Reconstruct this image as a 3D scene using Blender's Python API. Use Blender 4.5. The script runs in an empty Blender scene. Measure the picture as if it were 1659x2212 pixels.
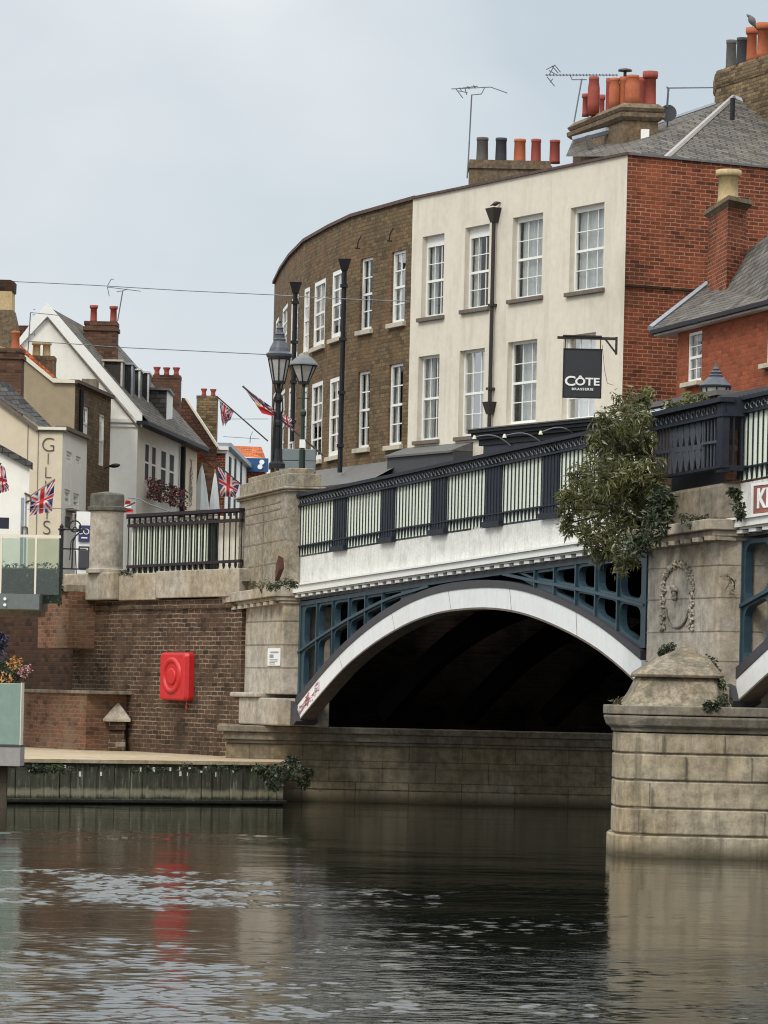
import bpy, bmesh, math, random
from mathutils import Vector, Matrix
random.seed(7)
R = math.radians
PI = math.pi
sc = bpy.context.scene
C = sc.collection

# ------------------------------------------------------------------ survey
# the place was surveyed from the photograph: a sight line (x, y) and a scale s (pixels per metre) give a point
F = 8400.0
H = 2.25
ROLL = R(1.3)
CR, SR = math.cos(ROLL), math.sin(ROLL)
AX, AY = 829.5, 1500.0

def P(x, y, s):
    a = (x - AX) / s; b = (AY - y) / s
    return Vector((a * CR - b * SR, F / s, a * SR + b * CR + H))

def ray(x, y):
    a = (x - AX) / F; b = (AY - y) / F
    return Vector((a * CR - b * SR, 1.0, a * SR + b * CR))

class Fr:
    """upright plane through two plan points; local x along it, y inwards (away from the river), z up"""
    def __init__(self, p0, p1):
        self.p0 = Vector((p0[0], p0[1], 0)); d = Vector((p1[0] - p0[0], p1[1] - p0[1], 0))
        self.L = d.length; self.d = d.normalized(); self.n = Vector((-self.d.y, self.d.x, 0))
        self.rot = math.atan2(self.d.y, self.d.x)
    def uz(self, x, y, off=0.0):
        r = ray(x, y); p = self.p0 + self.n * off
        t = (p.x * self.n.x + p.y * self.n.y) / (r.x * self.n.x + r.y * self.n.y)
        q = Vector((r.x * t, r.y * t, r.z * t + H))
        return ((q - self.p0).dot(self.d), q.z)
    def u(self, x, y, off=0.0): return self.uz(x, y, off)[0]
    def z(self, x, y, off=0.0): return self.uz(x, y, off)[1]
    def w(self, u, v, z): return self.p0 + self.d * u + self.n * v + Vector((0, 0, z))

def frame(a, b):
    return Fr(P(*a), P(*b))

# ------------------------------------------------------------------ materials
def newmat(name):
    m = bpy.data.materials.new(name); m.use_nodes = True
    nt = m.node_tree; nt.nodes.clear()
    out = nt.nodes.new('ShaderNodeOutputMaterial'); b = nt.nodes.new('ShaderNodeBsdfPrincipled')
    nt.links.new(b.outputs[0], out.inputs[0])
    return m, nt, b, out

def N(nt, t, **kw):
    n = nt.nodes.new(t)
    for k, v in kw.items():
        if k.startswith('i_'):
            key = k[2:].replace('_', ' ')
            n.inputs[key].default_value = v
        else: setattr(n, k, v)
    return n

def rgb(c): return (c[0], c[1], c[2], 1.0)

def mixc(nt, fac, a, b, mode='MIX'):
    m = nt.nodes.new('ShaderNodeMix'); m.data_type = 'RGBA'; m.blend_type = mode
    for sock, val in ((m.inputs[0], fac), (m.inputs[6], a), (m.inputs[7], b)):
        if isinstance(val, (int, float)): sock.default_value = val
        elif isinstance(val, (tuple, list)): sock.default_value = rgb(val)
        else: nt.links.new(val, sock)
    return m.outputs[2]

def ramp(nt, src, p0, p1, c0=(0, 0, 0), c1=(1, 1, 1)):
    r = nt.nodes.new('ShaderNodeValToRGB'); nt.links.new(src, r.inputs[0])
    r.color_ramp.elements[0].position = p0; r.color_ramp.elements[1].position = p1
    r.color_ramp.elements[0].color = rgb(c0); r.color_ramp.elements[1].color = rgb(c1)
    return r.outputs[0]

def noise(nt, vec, scale, detail=4, rough=0.6, sx=None):
    if sx:
        mp = nt.nodes.new('ShaderNodeMapping'); mp.inputs['Scale'].default_value = sx
        nt.links.new(vec, mp.inputs[0]); vec = mp.outputs[0]
    n = nt.nodes.new('ShaderNodeTexNoise'); n.inputs['Scale'].default_value = scale
    n.inputs['Detail'].default_value = detail; n.inputs['Roughness'].default_value = rough
    nt.links.new(vec, n.inputs['Vector'])
    return n.outputs['Fac']

def weather(nt, col, vec, dark=0.45, streak=0.35, scale=1.0, tint=(0.05, 0.045, 0.035), lo=0.5, hi=0.72):
    """blotches and vertical streaks over a base colour"""
    n1 = noise(nt, vec, 1.1 * scale, 7, 0.65)
    m1 = ramp(nt, n1, lo, hi)
    sm = nt.nodes.new('ShaderNodeMath'); sm.operation = 'MULTIPLY'; sm.inputs[1].default_value = dark
    nt.links.new(m1, sm.inputs[0])
    col = mixc(nt, sm.outputs[0], col, tint)
    n2 = noise(nt, vec, 1.0, 6, 0.7, (6 * scale, 6 * scale, 0.55 * scale))
    m2 = ramp(nt, n2, 0.5, 0.75)
    s2 = nt.nodes.new('ShaderNodeMath'); s2.operation = 'MULTIPLY'; s2.inputs[1].default_value = streak
    nt.links.new(m2, s2.inputs[0])
    return mixc(nt, s2.outputs[0], col, tint)

def bump(nt, b, h, strength=0.3, dist=0.02):
    bp = nt.nodes.new('ShaderNodeBump'); bp.inputs['Strength'].default_value = strength
    bp.inputs['Distance'].default_value = dist
    nt.links.new(h, bp.inputs['Height']); nt.links.new(bp.outputs[0], b.inputs['Normal'])

def texco(nt, kind='Object'):
    t = nt.nodes.new('ShaderNodeTexCoord'); return t.outputs[kind]

def geopos(nt):
    return nt.nodes.new('ShaderNodeNewGeometry').outputs['Position']

def mat_plain(name, col, rough=0.7, metal=0.0, var=0.25, scale=3.0, dark=0.3, streak=0.2, tint=None, bmp=0.15, spec=0.5):
    m, nt, b, out = newmat(name)
    p = geopos(nt)
    tint = tint or tuple(c * 0.45 for c in col)
    n = noise(nt, p, scale * 3, 5, 0.6)
    c = mixc(nt, ramp(nt, n, 0.3, 0.7), tuple(x * (1 - var) for x in col), tuple(min(1, x * (1 + var * 0.6)) for x in col))
    c = weather(nt, c, p, dark, streak, scale / 3, tint)
    nt.links.new(c, b.inputs['Base Color'])
    b.inputs['Roughness'].default_value = rough; b.inputs['Metallic'].default_value = metal
    b.inputs['Specular IOR Level'].default_value = spec
    if bmp: bump(nt, b, noise(nt, p, scale * 12, 4, 0.6), bmp, 0.01)
    return m

def mat_brick(name, c1, c2, mortar, bw=0.25, rh=0.085, ms=0.013, dark=0.5, streak=0.2, tint=(0.03, 0.02, 0.015), blotch=None, bmp=0.7, wob=0.012, spec=0.2, patchy=0.4, odd=0.55):
    m, nt, b, out = newmat(name)
    uv = texco(nt, 'UV'); p = geopos(nt)
    nz = nt.nodes.new('ShaderNodeTexNoise'); nz.inputs['Scale'].default_value = 5; nt.links.new(uv, nz.inputs['Vector'])
    va = nt.nodes.new('ShaderNodeVectorMath'); va.operation = 'MULTIPLY_ADD'
    nt.links.new(nz.outputs['Color'], va.inputs[0]); va.inputs[1].default_value = (wob * 2, wob * 2, 0); nt.links.new(uv, va.inputs[2])
    br = nt.nodes.new('ShaderNodeTexBrick'); nt.links.new(va.outputs[0], br.inputs['Vector'])
    br.inputs['Scale'].default_value = 1.0
    br.inputs['Brick Width'].default_value = bw; br.inputs['Row Height'].default_value = rh
    br.inputs['Mortar Size'].default_value = ms; br.inputs['Mortar Smooth'].default_value = 0.3
    br.inputs['Bias'].default_value = 0.0
    br.inputs['Color1'].default_value = rgb(c1); br.inputs['Color2'].default_value = rgb(c2)
    br.inputs['Mortar'].default_value = rgb(mortar)
    c = br.outputs['Color']
    # stretches where the joints have weathered back to the brick colour, and odd single bricks
    pt = nt.nodes.new('ShaderNodeMath'); pt.operation = 'MULTIPLY'; pt.inputs[1].default_value = patchy
    nt.links.new(ramp(nt, noise(nt, uv, 1.7, 5, 0.7), 0.42, 0.6), pt.inputs[0])
    c = mixc(nt, pt.outputs[0], c, tuple((x + y) / 2 for x, y in zip(c1, c2)))
    b2_ = nt.nodes.new('ShaderNodeTexBrick'); nt.links.new(va.outputs[0], b2_.inputs['Vector']); b2_.inputs['Scale'].default_value = 1.0; b2_.offset = 0.5
    b2_.inputs['Brick Width'].default_value = bw; b2_.inputs['Row Height'].default_value = rh; b2_.inputs['Mortar Size'].default_value = 0.0
    b2_.inputs['Color1'].default_value = (0, 0, 0, 1); b2_.inputs['Color2'].default_value = (1, 1, 1, 1); b2_.inputs['Bias'].default_value = 0.0
    c = mixc(nt, ramp(nt, b2_.outputs['Color'], .80, .86, (0, 0, 0), (odd, odd, odd)), c, tuple(x * .42 for x in c2))
    c = mixc(nt, ramp(nt, b2_.outputs['Color'], .10, .16, (odd * .6, odd * .6, odd * .6), (0, 0, 0)), c, tuple(min(1, x * 1.5) for x in c1))
    n0 = noise(nt, uv, 9, 4, 0.7)
    c = mixc(nt, 0.35, c, ramp(nt, n0, 0.3, 0.75, (0.15, 0.15, 0.15), (1, 1, 1)), 'MULTIPLY')
    if blotch:
        nb = noise(nt, p, 0.9, 5, 0.65)
        k = nt.nodes.new('ShaderNodeMath'); k.operation = 'MULTIPLY'; k.inputs[1].default_value = blotch[1]
        nt.links.new(ramp(nt, nb, 0.48, 0.66), k.inputs[0])
        c = mixc(nt, k.outputs[0], c, blotch[0])
    c = weather(nt, c, p, dark, streak, 0.6, tint)
    nt.links.new(c, b.inputs['Base Color']); b.inputs['Roughness'].default_value = 0.9
    b.inputs['Specular IOR Level'].default_value = spec
    inv = nt.nodes.new('ShaderNodeMath'); inv.operation = 'SUBTRACT'; inv.inputs[0].default_value = 1.0
    nt.links.new(br.outputs['Fac'], inv.inputs[1]); bump(nt, b, inv.outputs[0], bmp, 0.02)
    return m

def mat_stone(name, c1, c2, tint=(0.06, 0.055, 0.04), dark=0.55, streak=0.5, moss=0.0, scale=1.0, block=None, lo=0.5, hi=0.72):
    m, nt, b, out = newmat(name)
    p = geopos(nt)
    c = mixc(nt, ramp(nt, noise(nt, p, 5 * scale, 7, 0.75), 0.36, 0.64), tuple(min(1, x * 1.12) for x in c1), tuple(x * .8 for x in c2))
    c = mixc(nt, ramp(nt, noise(nt, p, 1.0, 5, 0.7, (9 * scale, 9 * scale, .9 * scale)), 0.56, 0.72, (0, 0, 0), (.45, .45, .45)), c, tuple(min(1, x * 1.45) for x in c1))
    c = mixc(nt, ramp(nt, noise(nt, p, .6 * scale, 3, 0.6), 0.35, 0.65), c, mixc(nt, 1.0, c, (.86, .78, .66), 'MULTIPLY'))
    c = mixc(nt, 0.3, c, ramp(nt, noise(nt, p, 60, 3, 0.6), 0.3, 0.7, (0.5, 0.5, 0.5), (1, 1, 1)), 'MULTIPLY')
    if block:
        uv = texco(nt, 'UV')
        br = nt.nodes.new('ShaderNodeTexBrick'); nt.links.new(uv, br.inputs['Vector'])
        br.inputs['Scale'].default_value = 1.0; br.inputs['Brick Width'].default_value = block[0]; br.inputs['Row Height'].default_value = block[1]
        br.inputs['Mortar Size'].default_value = 0.012
        br.inputs['Color1'].default_value = (1, 1, 1, 1); br.inputs['Color2'].default_value = (0.8, 0.78, 0.74, 1); br.inputs['Mortar'].default_value = (0.5, 0.48, 0.44, 1)
        c = mixc(nt, 1.0, c, br.outputs['Color'], 'MULTIPLY')
    c = weather(nt, c, p, dark, streak, scale, tint, lo, hi)
    if moss:
        k = nt.nodes.new('ShaderNodeMath'); k.operation = 'MULTIPLY'; k.inputs[1].default_value = moss
        nt.links.new(ramp(nt, noise(nt, p, 2.3, 6, 0.7), 0.48, 0.68), k.inputs[0])
        c = mixc(nt, k.outputs[0], c, (0.045, 0.06, 0.02))
    # waterline band: darker close to the river
    sep = nt.nodes.new('ShaderNodeSeparateXYZ'); nt.links.new(p, sep.inputs[0])
    wz = nt.nodes.new('ShaderNodeMath'); wz.operation = 'MULTIPLY_ADD'; wz.inputs[1].default_value = .25; nt.links.new(noise(nt, p, 5, 4), wz.inputs[0]); nt.links.new(sep.outputs[2], wz.inputs[2])
    wl = ramp(nt, wz.outputs[0], 0.15, 0.34, (1, 1, 1), (0, 0, 0))
    kk = nt.nodes.new('ShaderNodeMath'); kk.operation = 'MULTIPLY'; kk.inputs[1].default_value = 0.85
    nt.links.new(wl, kk.inputs[0]); c = mixc(nt, kk.outputs[0], c, (0.045, 0.038, 0.02))
    nt.links.new(c, b.inputs['Base Color']); b.inputs['Roughness'].default_value = 0.9
    b.inputs['Specular IOR Level'].default_value = 0.25
    bump(nt, b, noise(nt, p, 14 * scale, 6, 0.7), 0.5, 0.02)
    return m

M = {}
M['red_brick'] = mat_brick('red_brick', (0.26, 0.068, 0.032), (0.13, 0.042, 0.025), (0.50, 0.25, 0.15), 0.27, 0.094, 0.014, dark=0.55, streak=.35, blotch=((0.36, 0.11, 0.05), 0.4), odd=.4)
M['orange_brick'] = mat_brick('orange_brick', (0.38, 0.10, 0.045), (0.29, 0.075, 0.036), (0.30, 0.11, 0.06), 0.27, 0.094, 0.012, dark=0.3, streak=0.2, tint=(.12, .05, .03), odd=.22)
M['brown_brick'] = mat_brick('brown_brick', (0.215, 0.15, 0.08), (0.13, 0.092, 0.055), (0.11, 0.08, 0.045), 0.27, 0.1, 0.012, dark=0.4, blotch=((0.20, 0.10, 0.05), 0.6), bmp=1.0, wob=.03, patchy=.7, odd=.3)
M['yellow_brick'] = mat_brick('yellow_brick', (0.27, 0.19, 0.10), (0.16, 0.115, 0.065), (0.12, 0.09, 0.06), 0.25, 0.09, 0.014, dark=0.4)
M['dark_brick'] = mat_brick('dark_brick', (0.105, 0.06, 0.036), (0.062, 0.04, 0.027), (0.34, 0.26, 0.19), 0.30, 0.098, 0.014, dark=0.68, patchy=.9, blotch=((0.16, 0.105, 0.07), 0.45), wob=0.02)
M['moss_brick'] = mat_brick('moss_brick', (0.24, 0.10, 0.06), (0.16, 0.09, 0.055), (0.27, 0.19, 0.13), 0.25, 0.095, 0.014, dark=0.5, blotch=((0.22, 0.17, 0.11), 0.5), wob=0.04)
M['deep_brown_brick'] = mat_brick('deep_brown_brick', (0.085, 0.04, 0.022), (0.05, 0.028, 0.018), (0.07, 0.045, 0.03), 0.25, 0.095, 0.01, dark=0.6)  # very dark brown brick
M['chimney_brick'] = mat_brick('chimney_brick', (0.17, 0.08, 0.05), (0.11, 0.06, 0.04), (0.12, 0.09, 0.06), 0.24, 0.09, 0.012, dark=0.4)
M['render_cream'] = mat_plain('render_cream', (0.66, 0.60, 0.495), 0.9, var=0.06, dark=0.35, streak=0.4, tint=(0.36, 0.32, 0.26), scale=1.8, bmp=0.3)
M['render_white'] = mat_plain('render_white', (0.84, 0.81, 0.74), 0.9, var=0.05, dark=0.2, streak=0.2, tint=(0.52, 0.47, 0.38), scale=1.2, bmp=0.2)
M['render_tan'] = mat_plain('render_tan', (0.36, 0.29, 0.19), 0.9, var=0.12, dark=0.35, streak=0.2, scale=1.2)
M['render_yellow'] = mat_plain('render_yellow', (0.68, 0.58, 0.43), 0.9, var=0.06, dark=0.2, streak=0.2, tint=(0.4, 0.32, 0.2), scale=1.2)
M['render_pale'] = mat_plain('render_pale', (0.72, 0.67, 0.55), 0.9, var=0.06, dark=0.2, streak=0.2, tint=(0.48, 0.42, 0.32), scale=1.2)
M['white_paint'] = mat_plain('white_paint', (0.80, 0.79, 0.75), 0.5, var=0.04, dark=0.15, streak=0.12, tint=(0.5, 0.48, 0.42), bmp=0.05)
M['white_iron'] = mat_plain('white_iron', (0.70, 0.69, 0.65), 0.7, var=0.16, dark=0.55, streak=0.5, tint=(0.34, 0.32, 0.29), scale=7, bmp=0.5)
M['arch_white'] = mat_plain('arch_white', (0.78, 0.78, 0.77), 0.5, var=0.05, dark=0.25, streak=0.3, tint=(0.55, 0.52, 0.5), bmp=0.1)
M['sill_stone'] = mat_plain('sill_stone', (0.15, 0.12, 0.095), 0.9, var=0.3, dark=0.4)
M['sill_pale'] = mat_plain('sill_pale', (0.50, 0.45, 0.35), 0.9, var=0.15, dark=0.3)
M['black_iron'] = mat_plain('black_iron', (0.016, 0.017, 0.021), 0.6, var=0.3, dark=0.2, tint=(0.04, 0.035, 0.035), spec=.25)
M['purple_iron'] = mat_plain('purple_iron', (0.022, 0.014, 0.018), 0.6, var=0.3, dark=0.2, tint=(0.05, 0.02, 0.02), spec=.25)
M['navy_iron'] = mat_plain('navy_iron', (0.014, 0.018, 0.028), 0.6, var=0.3, dark=0.3, tint=(0.035, 0.038, 0.048), spec=.25)
M['grey_iron'] = mat_plain('grey_iron', (0.06, 0.068, 0.085), 0.5, var=0.3, dark=0.3, tint=(0.03, 0.03, 0.04))
M['arch_black'] = mat_plain('arch_black', (0.045, 0.042, 0.05), 0.55, var=0.2, dark=0.2, tint=(0.07, 0.06, 0.06))
M['blue_iron'] = mat_plain('blue_iron', (0.032, 0.066, 0.088), 0.5, var=0.2, dark=0.4, streak=0.3, tint=(0.02, 0.05, 0.07))
M['steel_grey'] = mat_plain('steel_grey', (0.13, 0.15, 0.15), 0.5, var=0.15)
M['pale_panel'] = mat_plain('pale_panel', (0.72, 0.77, 0.64), 0.6, var=0.06, dark=0.2, streak=0.25, tint=(0.38, 0.42, 0.33), scale=4)
M['pale_batten'] = mat_plain('pale_batten', (0.66, 0.72, 0.60), 0.6, var=0.06, dark=0.2)
M['bottle_green'] = mat_plain('bottle_green', (0.012, 0.028, 0.018), 0.4, var=0.3)
M['pipe_brown'] = mat_plain('pipe_brown', (0.026, 0.017, 0.015), 0.5, var=0.3)
M['slate'] = mat_brick('slate', (0.17, 0.15, 0.13), (0.115, 0.105, 0.098), (0.035, 0.033, 0.03), 0.34, 0.17, 0.02, dark=0.45, tint=(0.14, 0.11, 0.07), bmp=1.0)
M['slate_dark'] = mat_brick('slate_dark', (0.13, 0.125, 0.12), (0.085, 0.08, 0.08), (0.03, 0.03, 0.03), 0.3, 0.15, 0.015, dark=0.3, tint=(0.06, 0.05, 0.04), bmp=0.7)
M['tile_red'] = mat_brick('tile_red', (0.15, 0.065, 0.042), (0.105, 0.052, 0.036), (0.06, 0.03, 0.022), 0.2, 0.13, 0.014, dark=0.5, tint=(0.07, 0.045, 0.03), bmp=0.8)
M['tile_orange'] = mat_brick('tile_orange', (0.62, 0.17, 0.06), (0.48, 0.13, 0.05), (0.22, 0.07, 0.03), 0.2, 0.13, 0.014, dark=0.25, tint=(0.2, 0.07, 0.03), bmp=0.8)
M['lead'] = mat_plain('lead', (0.27, 0.30, 0.34), 0.45, var=0.15, dark=0.3, tint=(0.14, 0.15, 0.16))
M['lead_dark'] = mat_plain('lead_dark', (0.12, 0.125, 0.13), 0.5, var=0.15)
M['coping'] = mat_plain('coping', (0.10, 0.055, 0.045), 0.8, var=0.5, dark=0.5, tint=(0.04, 0.03, 0.03))
M['pot_orange'] = mat_plain('pot_orange', (0.42, 0.115, 0.045), 0.8, var=0.15, dark=0.4, streak=0.4, tint=(0.13, 0.05, 0.03), scale=5)
M['pot_red'] = mat_plain('pot_red', (0.30, 0.06, 0.04), 0.8, var=0.15, dark=0.4, streak=0.4, tint=(0.10, 0.04, 0.03), scale=5)
M['pot_grey'] = mat_plain('pot_grey', (0.10, 0.09, 0.08), 0.8, var=0.2, dark=0.3)
M['pot_black'] = mat_plain('pot_black', (0.04, 0.04, 0.045), 0.8, var=0.2)
M['stone_soot'] = mat_stone('stone_soot', (0.15, 0.145, 0.125), (0.10, 0.095, 0.08), tint=(0.05, 0.05, 0.04), dark=.5)
M['pot_buff'] = mat_plain('pot_buff', (0.50, 0.38, 0.20), 0.85, var=0.2, dark=0.4, streak=0.3, scale=5)
M['stone_pier'] = mat_stone('stone_pier', (0.50, 0.45, 0.385), (0.37, 0.335, 0.285), dark=0.45, streak=0.35, tint=(0.13, 0.11, 0.085))
M['stone_base'] = mat_stone('stone_base', (0.50, 0.43, 0.32), (0.34, 0.295, 0.225), tint=(0.10, 0.085, 0.055), dark=0.8, streak=0.85)
M['stone_ochre'] = mat_stone('stone_ochre', (0.40, 0.36, 0.295), (0.25, 0.225, 0.185), tint=(0.09, 0.08, 0.065), dark=0.65, streak=0.55, moss=0.12, scale=1.6)
M['stone_dark'] = mat_stone('stone_dark', (0.30, 0.265, 0.215), (0.20, 0.18, 0.145), tint=(0.07, 0.06, 0.045), dark=0.5, streak=0.5, moss=0.1)
M['stone_under'] = mat_stone('stone_under', (0.36, 0.31, 0.225), (0.25, 0.215, 0.155), tint=(0.08, 0.065, 0.045), dark=0.5, streak=0.6, block=(1.1, 0.43))
M['stone_cap'] = mat_stone('stone_cap', (0.42, 0.36, 0.28), (0.22, 0.19, 0.145), tint=(0.085, 0.08, 0.06), dark=0.75, streak=0.5, moss=0.35, scale=2.2, lo=.44, hi=.62)
M['stone_chimney'] = mat_stone('stone_chimney', (0.25, 0.185, 0.125), (0.13, 0.10, 0.075), tint=(0.055, 0.045, 0.03), dark=0.6, streak=0.5, moss=0.12, scale=2)
M['concrete'] = mat_stone('concrete', (0.50, 0.41, 0.29), (0.40, 0.33, 0.235), tint=(0.2, 0.16, 0.11), dark=0.35, streak=0.0, scale=1)
M['concrete_grey'] = mat_plain('concrete_grey', (0.34, 0.31, 0.29), 0.85, var=0.1)
M['arch_shade_brick'] = mat_brick('arch_shade_brick', (0.006, 0.005, 0.004), (0.003, 0.003, 0.003), (0.004, 0.003, 0.003), dark=.5, spec=.02)  # near-black brick: the shade under the arch is put into the colour
M['soffit_shade'] = mat_plain('soffit_shade', (0.003, 0.003, 0.0035), 0.95, var=0.3, tint=(.002, .002, .002), spec=0.02)  # near-black: shade below the deck painted onto ribs and underside
M['asphalt'] = mat_plain('asphalt', (0.05, 0.05, 0.05), 0.9)
M['ground'] = mat_plain('ground', (0.08, 0.075, 0.06), 0.95)
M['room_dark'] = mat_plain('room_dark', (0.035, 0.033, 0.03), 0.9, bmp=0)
M['navy_board'] = mat_plain('navy_board', (0.016, 0.02, 0.04), 0.5, var=0.1)
M['charcoal'] = mat_plain('charcoal', (0.05, 0.05, 0.055), 0.6, var=0.1)
M['charcoal_top'] = mat_plain('charcoal_top', (0.115, 0.11, 0.105), 0.7, var=0.15)
M['sign_board'] = mat_plain('sign_board', (0.022, 0.023, 0.026), 0.6, var=0.1, dark=0.1)
M['letter_white'] = mat_plain('letter_white', (0.8, 0.8, 0.78), 0.5, var=0.02, dark=0.0, streak=0.0, bmp=0)
M['letter_brown'] = mat_plain('letter_brown', (0.10, 0.075, 0.055), 0.6, var=0.1, bmp=0)
M['letter_faded'] = mat_plain('letter_faded', (0.22, 0.19, 0.14), 0.6, var=0.2, bmp=0)
M['sign_brown'] = mat_plain('sign_brown', (0.26, 0.10, 0.075), 0.6, var=0.1)
M['sign_blue'] = mat_plain('sign_blue', (0.015, 0.07, 0.19), 0.5, var=0.1)
M['sign_navy'] = mat_plain('sign_navy', (0.03, 0.035, 0.12), 0.5, var=0.1)
M['buoy_red'] = mat_plain('buoy_red', (0.56, 0.016, 0.018), 0.45, var=0.15, dark=0.45, streak=0.5, tint=(0.30, 0.03, 0.025), scale=6, bmp=0.05)
M['grey_box'] = mat_plain('grey_box', (0.17, 0.20, 0.20), 0.6, var=0.1)
M['flag_pole'] = mat_plain('flag_pole', (0.05, 0.035, 0.04), 0.5)
M['pale_pole'] = mat_plain('pale_pole', (0.30, 0.24, 0.17), 0.6)
M['aerial'] = mat_plain('aerial', (0.16, 0.17, 0.19), 0.4, metal=0.3, bmp=0)
M['bird_grey'] = mat_plain('bird_grey', (0.15, 0.13, 0.13), 0.8, var=0.3, scale=12)
M['bark'] = mat_plain('bark', (0.08, 0.06, 0.04), 0.9, var=0.3, scale=8)
M['rust'] = mat_plain('rust', (0.09, 0.035, 0.022), 0.9, var=0.3, scale=8)
M['parasol'] = mat_plain('parasol', (0.70, 0.72, 0.72), 0.8, var=0.05, streak=0.3, tint=(0.4, 0.42, 0.44))
M['planter'] = mat_plain('planter', (0.24, 0.33, 0.275), 0.35, var=0.08, dark=0.15, bmp=0)
M['petal_orange'] = mat_plain('petal_orange', (0.50, 0.23, 0.06), 0.7, bmp=0)
M['petal_pink'] = mat_plain('petal_pink', (0.48, 0.22, 0.22), 0.7, bmp=0)
M['petal_purple'] = mat_plain('petal_purple', (0.03, 0.028, 0.065), 0.7, bmp=0)
M['petal_red'] = mat_plain('petal_red', (0.4, 0.04, 0.07), 0.7, bmp=0)
M['tarp_navy'] = mat_plain('tarp_navy', (0.012, 0.014, 0.03), 0.4)
M['graffiti'] = mat_plain('graffiti', (0.66, 0.50, 0.54), 0.6, var=0.3, scale=14, dark=0.3, tint=(0.3, 0.12, 0.14))
M['burner_pale'] = mat_plain('burner_pale', (0.62, 0.62, 0.56), 0.4, bmp=0)  # plain pale burner colour, emits nothing
M['curtain'] = mat_plain('curtain', (0.80, 0.82, 0.80), 0.9, var=0.1, streak=0.5, scale=9, tint=(0.3, 0.31, 0.31), bmp=0)
M['blind'] = mat_plain('blind', (0.80, 0.77, 0.68), 0.9, var=0.08, streak=0.2, bmp=0)
M['timber_pile'] = None

def mat_glass(name, tint=(0.9, 0.95, 0.95), refl=0.35, base=(0.05, 0.06, 0.06), trans=0.8):
    m, nt, b, out = newmat(name)
    nt.nodes.remove(b)
    tr = nt.nodes.new('ShaderNodeBsdfTransparent'); tr.inputs[0].default_value = rgb(tint)
    gl = nt.nodes.new('ShaderNodeBsdfGlossy'); gl.inputs['Roughness'].default_value = 0.03
    lw = nt.nodes.new('ShaderNodeLayerWeight'); lw.inputs[0].default_value = 0.4
    p = geopos(nt); bp = nt.nodes.new('ShaderNodeBump'); bp.inputs['Strength'].default_value = 0.02
    nt.links.new(noise(nt, p, 3, 2), bp.inputs['Height']); nt.links.new(bp.outputs[0], gl.inputs['Normal'])
    k = nt.nodes.new('ShaderNodeMath'); k.operation = 'MULTIPLY_ADD'; k.inputs[1].default_value = refl; k.inputs[2].default_value = 0.06
    nt.links.new(lw.outputs['Fresnel'], k.inputs[0])
    mx = nt.nodes.new('ShaderNodeMixShader'); nt.links.new(k.outputs[0], mx.inputs[0])
    nt.links.new(tr.outputs[0], mx.inputs[1]); nt.links.new(gl.outputs[0], mx.inputs[2])
    nt.links.new(mx.outputs[0], out.inputs[0])
    return m
M['glass'] = mat_glass('window_glass', (0.86, 0.88, 0.88), 0.55)
M['glass_green'] = mat_glass('balustrade_glass', (0.78, 0.85, 0.79), 0.25)
M['glass_lamp'] = mat_plain('lamp_glass', (0.40, 0.385, 0.35), 0.35, var=.15, dark=.3, bmp=0)

def mat_leaf(name, c1, c2, c3=None, trans=0.25, rough=0.5):
    m, nt, b, out = newmat(name)
    g = nt.nodes.new('ShaderNodeNewGeometry')
    r = nt.nodes.new('ShaderNodeValToRGB'); nt.links.new(g.outputs['Random Per Island'], r.inputs[0])
    r.color_ramp.elements[0].color = rgb(c1); r.color_ramp.elements[1].color = rgb(c2)
    if c3:
        r.color_ramp.elements[1].position = 0.8
        e = r.color_ramp.elements.new(1.0); e.color = rgb(c3)
    c = mixc(nt, ramp(nt, noise(nt, g.outputs['Position'], 2.2, 3), 0.35, 0.65), r.outputs[0], tuple(x * 0.55 for x in c1))
    nt.links.new(c, b.inputs['Base Color']); b.inputs['Roughness'].default_value = rough
    t = nt.nodes.new('ShaderNodeBsdfTranslucent'); nt.links.new(c, t.inputs[0])
    mx = nt.nodes.new('ShaderNodeMixShader'); mx.inputs[0].default_value = trans
    nt.links.new(b.outputs[0], mx.inputs[1]); nt.links.new(t.outputs[0], mx.inputs[2]); nt.links.new(mx.outputs[0], out.inputs[0])
    return m
M['leaf_olive'] = mat_leaf('leaf_olive', (0.085, 0.092, 0.026), (0.25, 0.24, 0.075), (0.62, 0.60, 0.45), 0.4, 0.45)  # third colour paints pale glints onto some of the leaves
M['leaf_dark'] = mat_leaf('leaf_dark', (0.025, 0.04, 0.014), (0.065, 0.085, 0.03), (0.3, 0.32, 0.22))
M['leaf_green'] = mat_leaf('leaf_green', (0.035, 0.055, 0.018), (0.09, 0.11, 0.04))
M['leaf_dry'] = mat_leaf('leaf_dry', (0.16, 0.13, 0.06), (0.28, 0.22, 0.11))

def mat_flag():
    m, nt, b, out = newmat('flag_cloth')
    a = nt.nodes.new('ShaderNodeAttribute'); a.attribute_name = 'Col'
    c = mixc(nt, 0.25, a.outputs['Color'], ramp(nt, noise(nt, geopos(nt), 20, 3), 0.3, 0.7, (0.6, 0.6, 0.6), (1, 1, 1)), 'MULTIPLY')
    nt.links.new(c, b.inputs['Base Color']); b.inputs['Roughness'].default_value = 0.8
    t = nt.nodes.new('ShaderNodeBsdfTranslucent'); nt.links.new(c, t.inputs[0])
    mx = nt.nodes.new('ShaderNodeMixShader'); mx.inputs[0].default_value = 0.3
    nt.links.new(b.outputs[0], mx.inputs[1]); nt.links.new(t.outputs[0], mx.inputs[2]); nt.links.new(mx.outputs[0], out.inputs[0])
    return m
M['flag'] = mat_flag()

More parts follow.
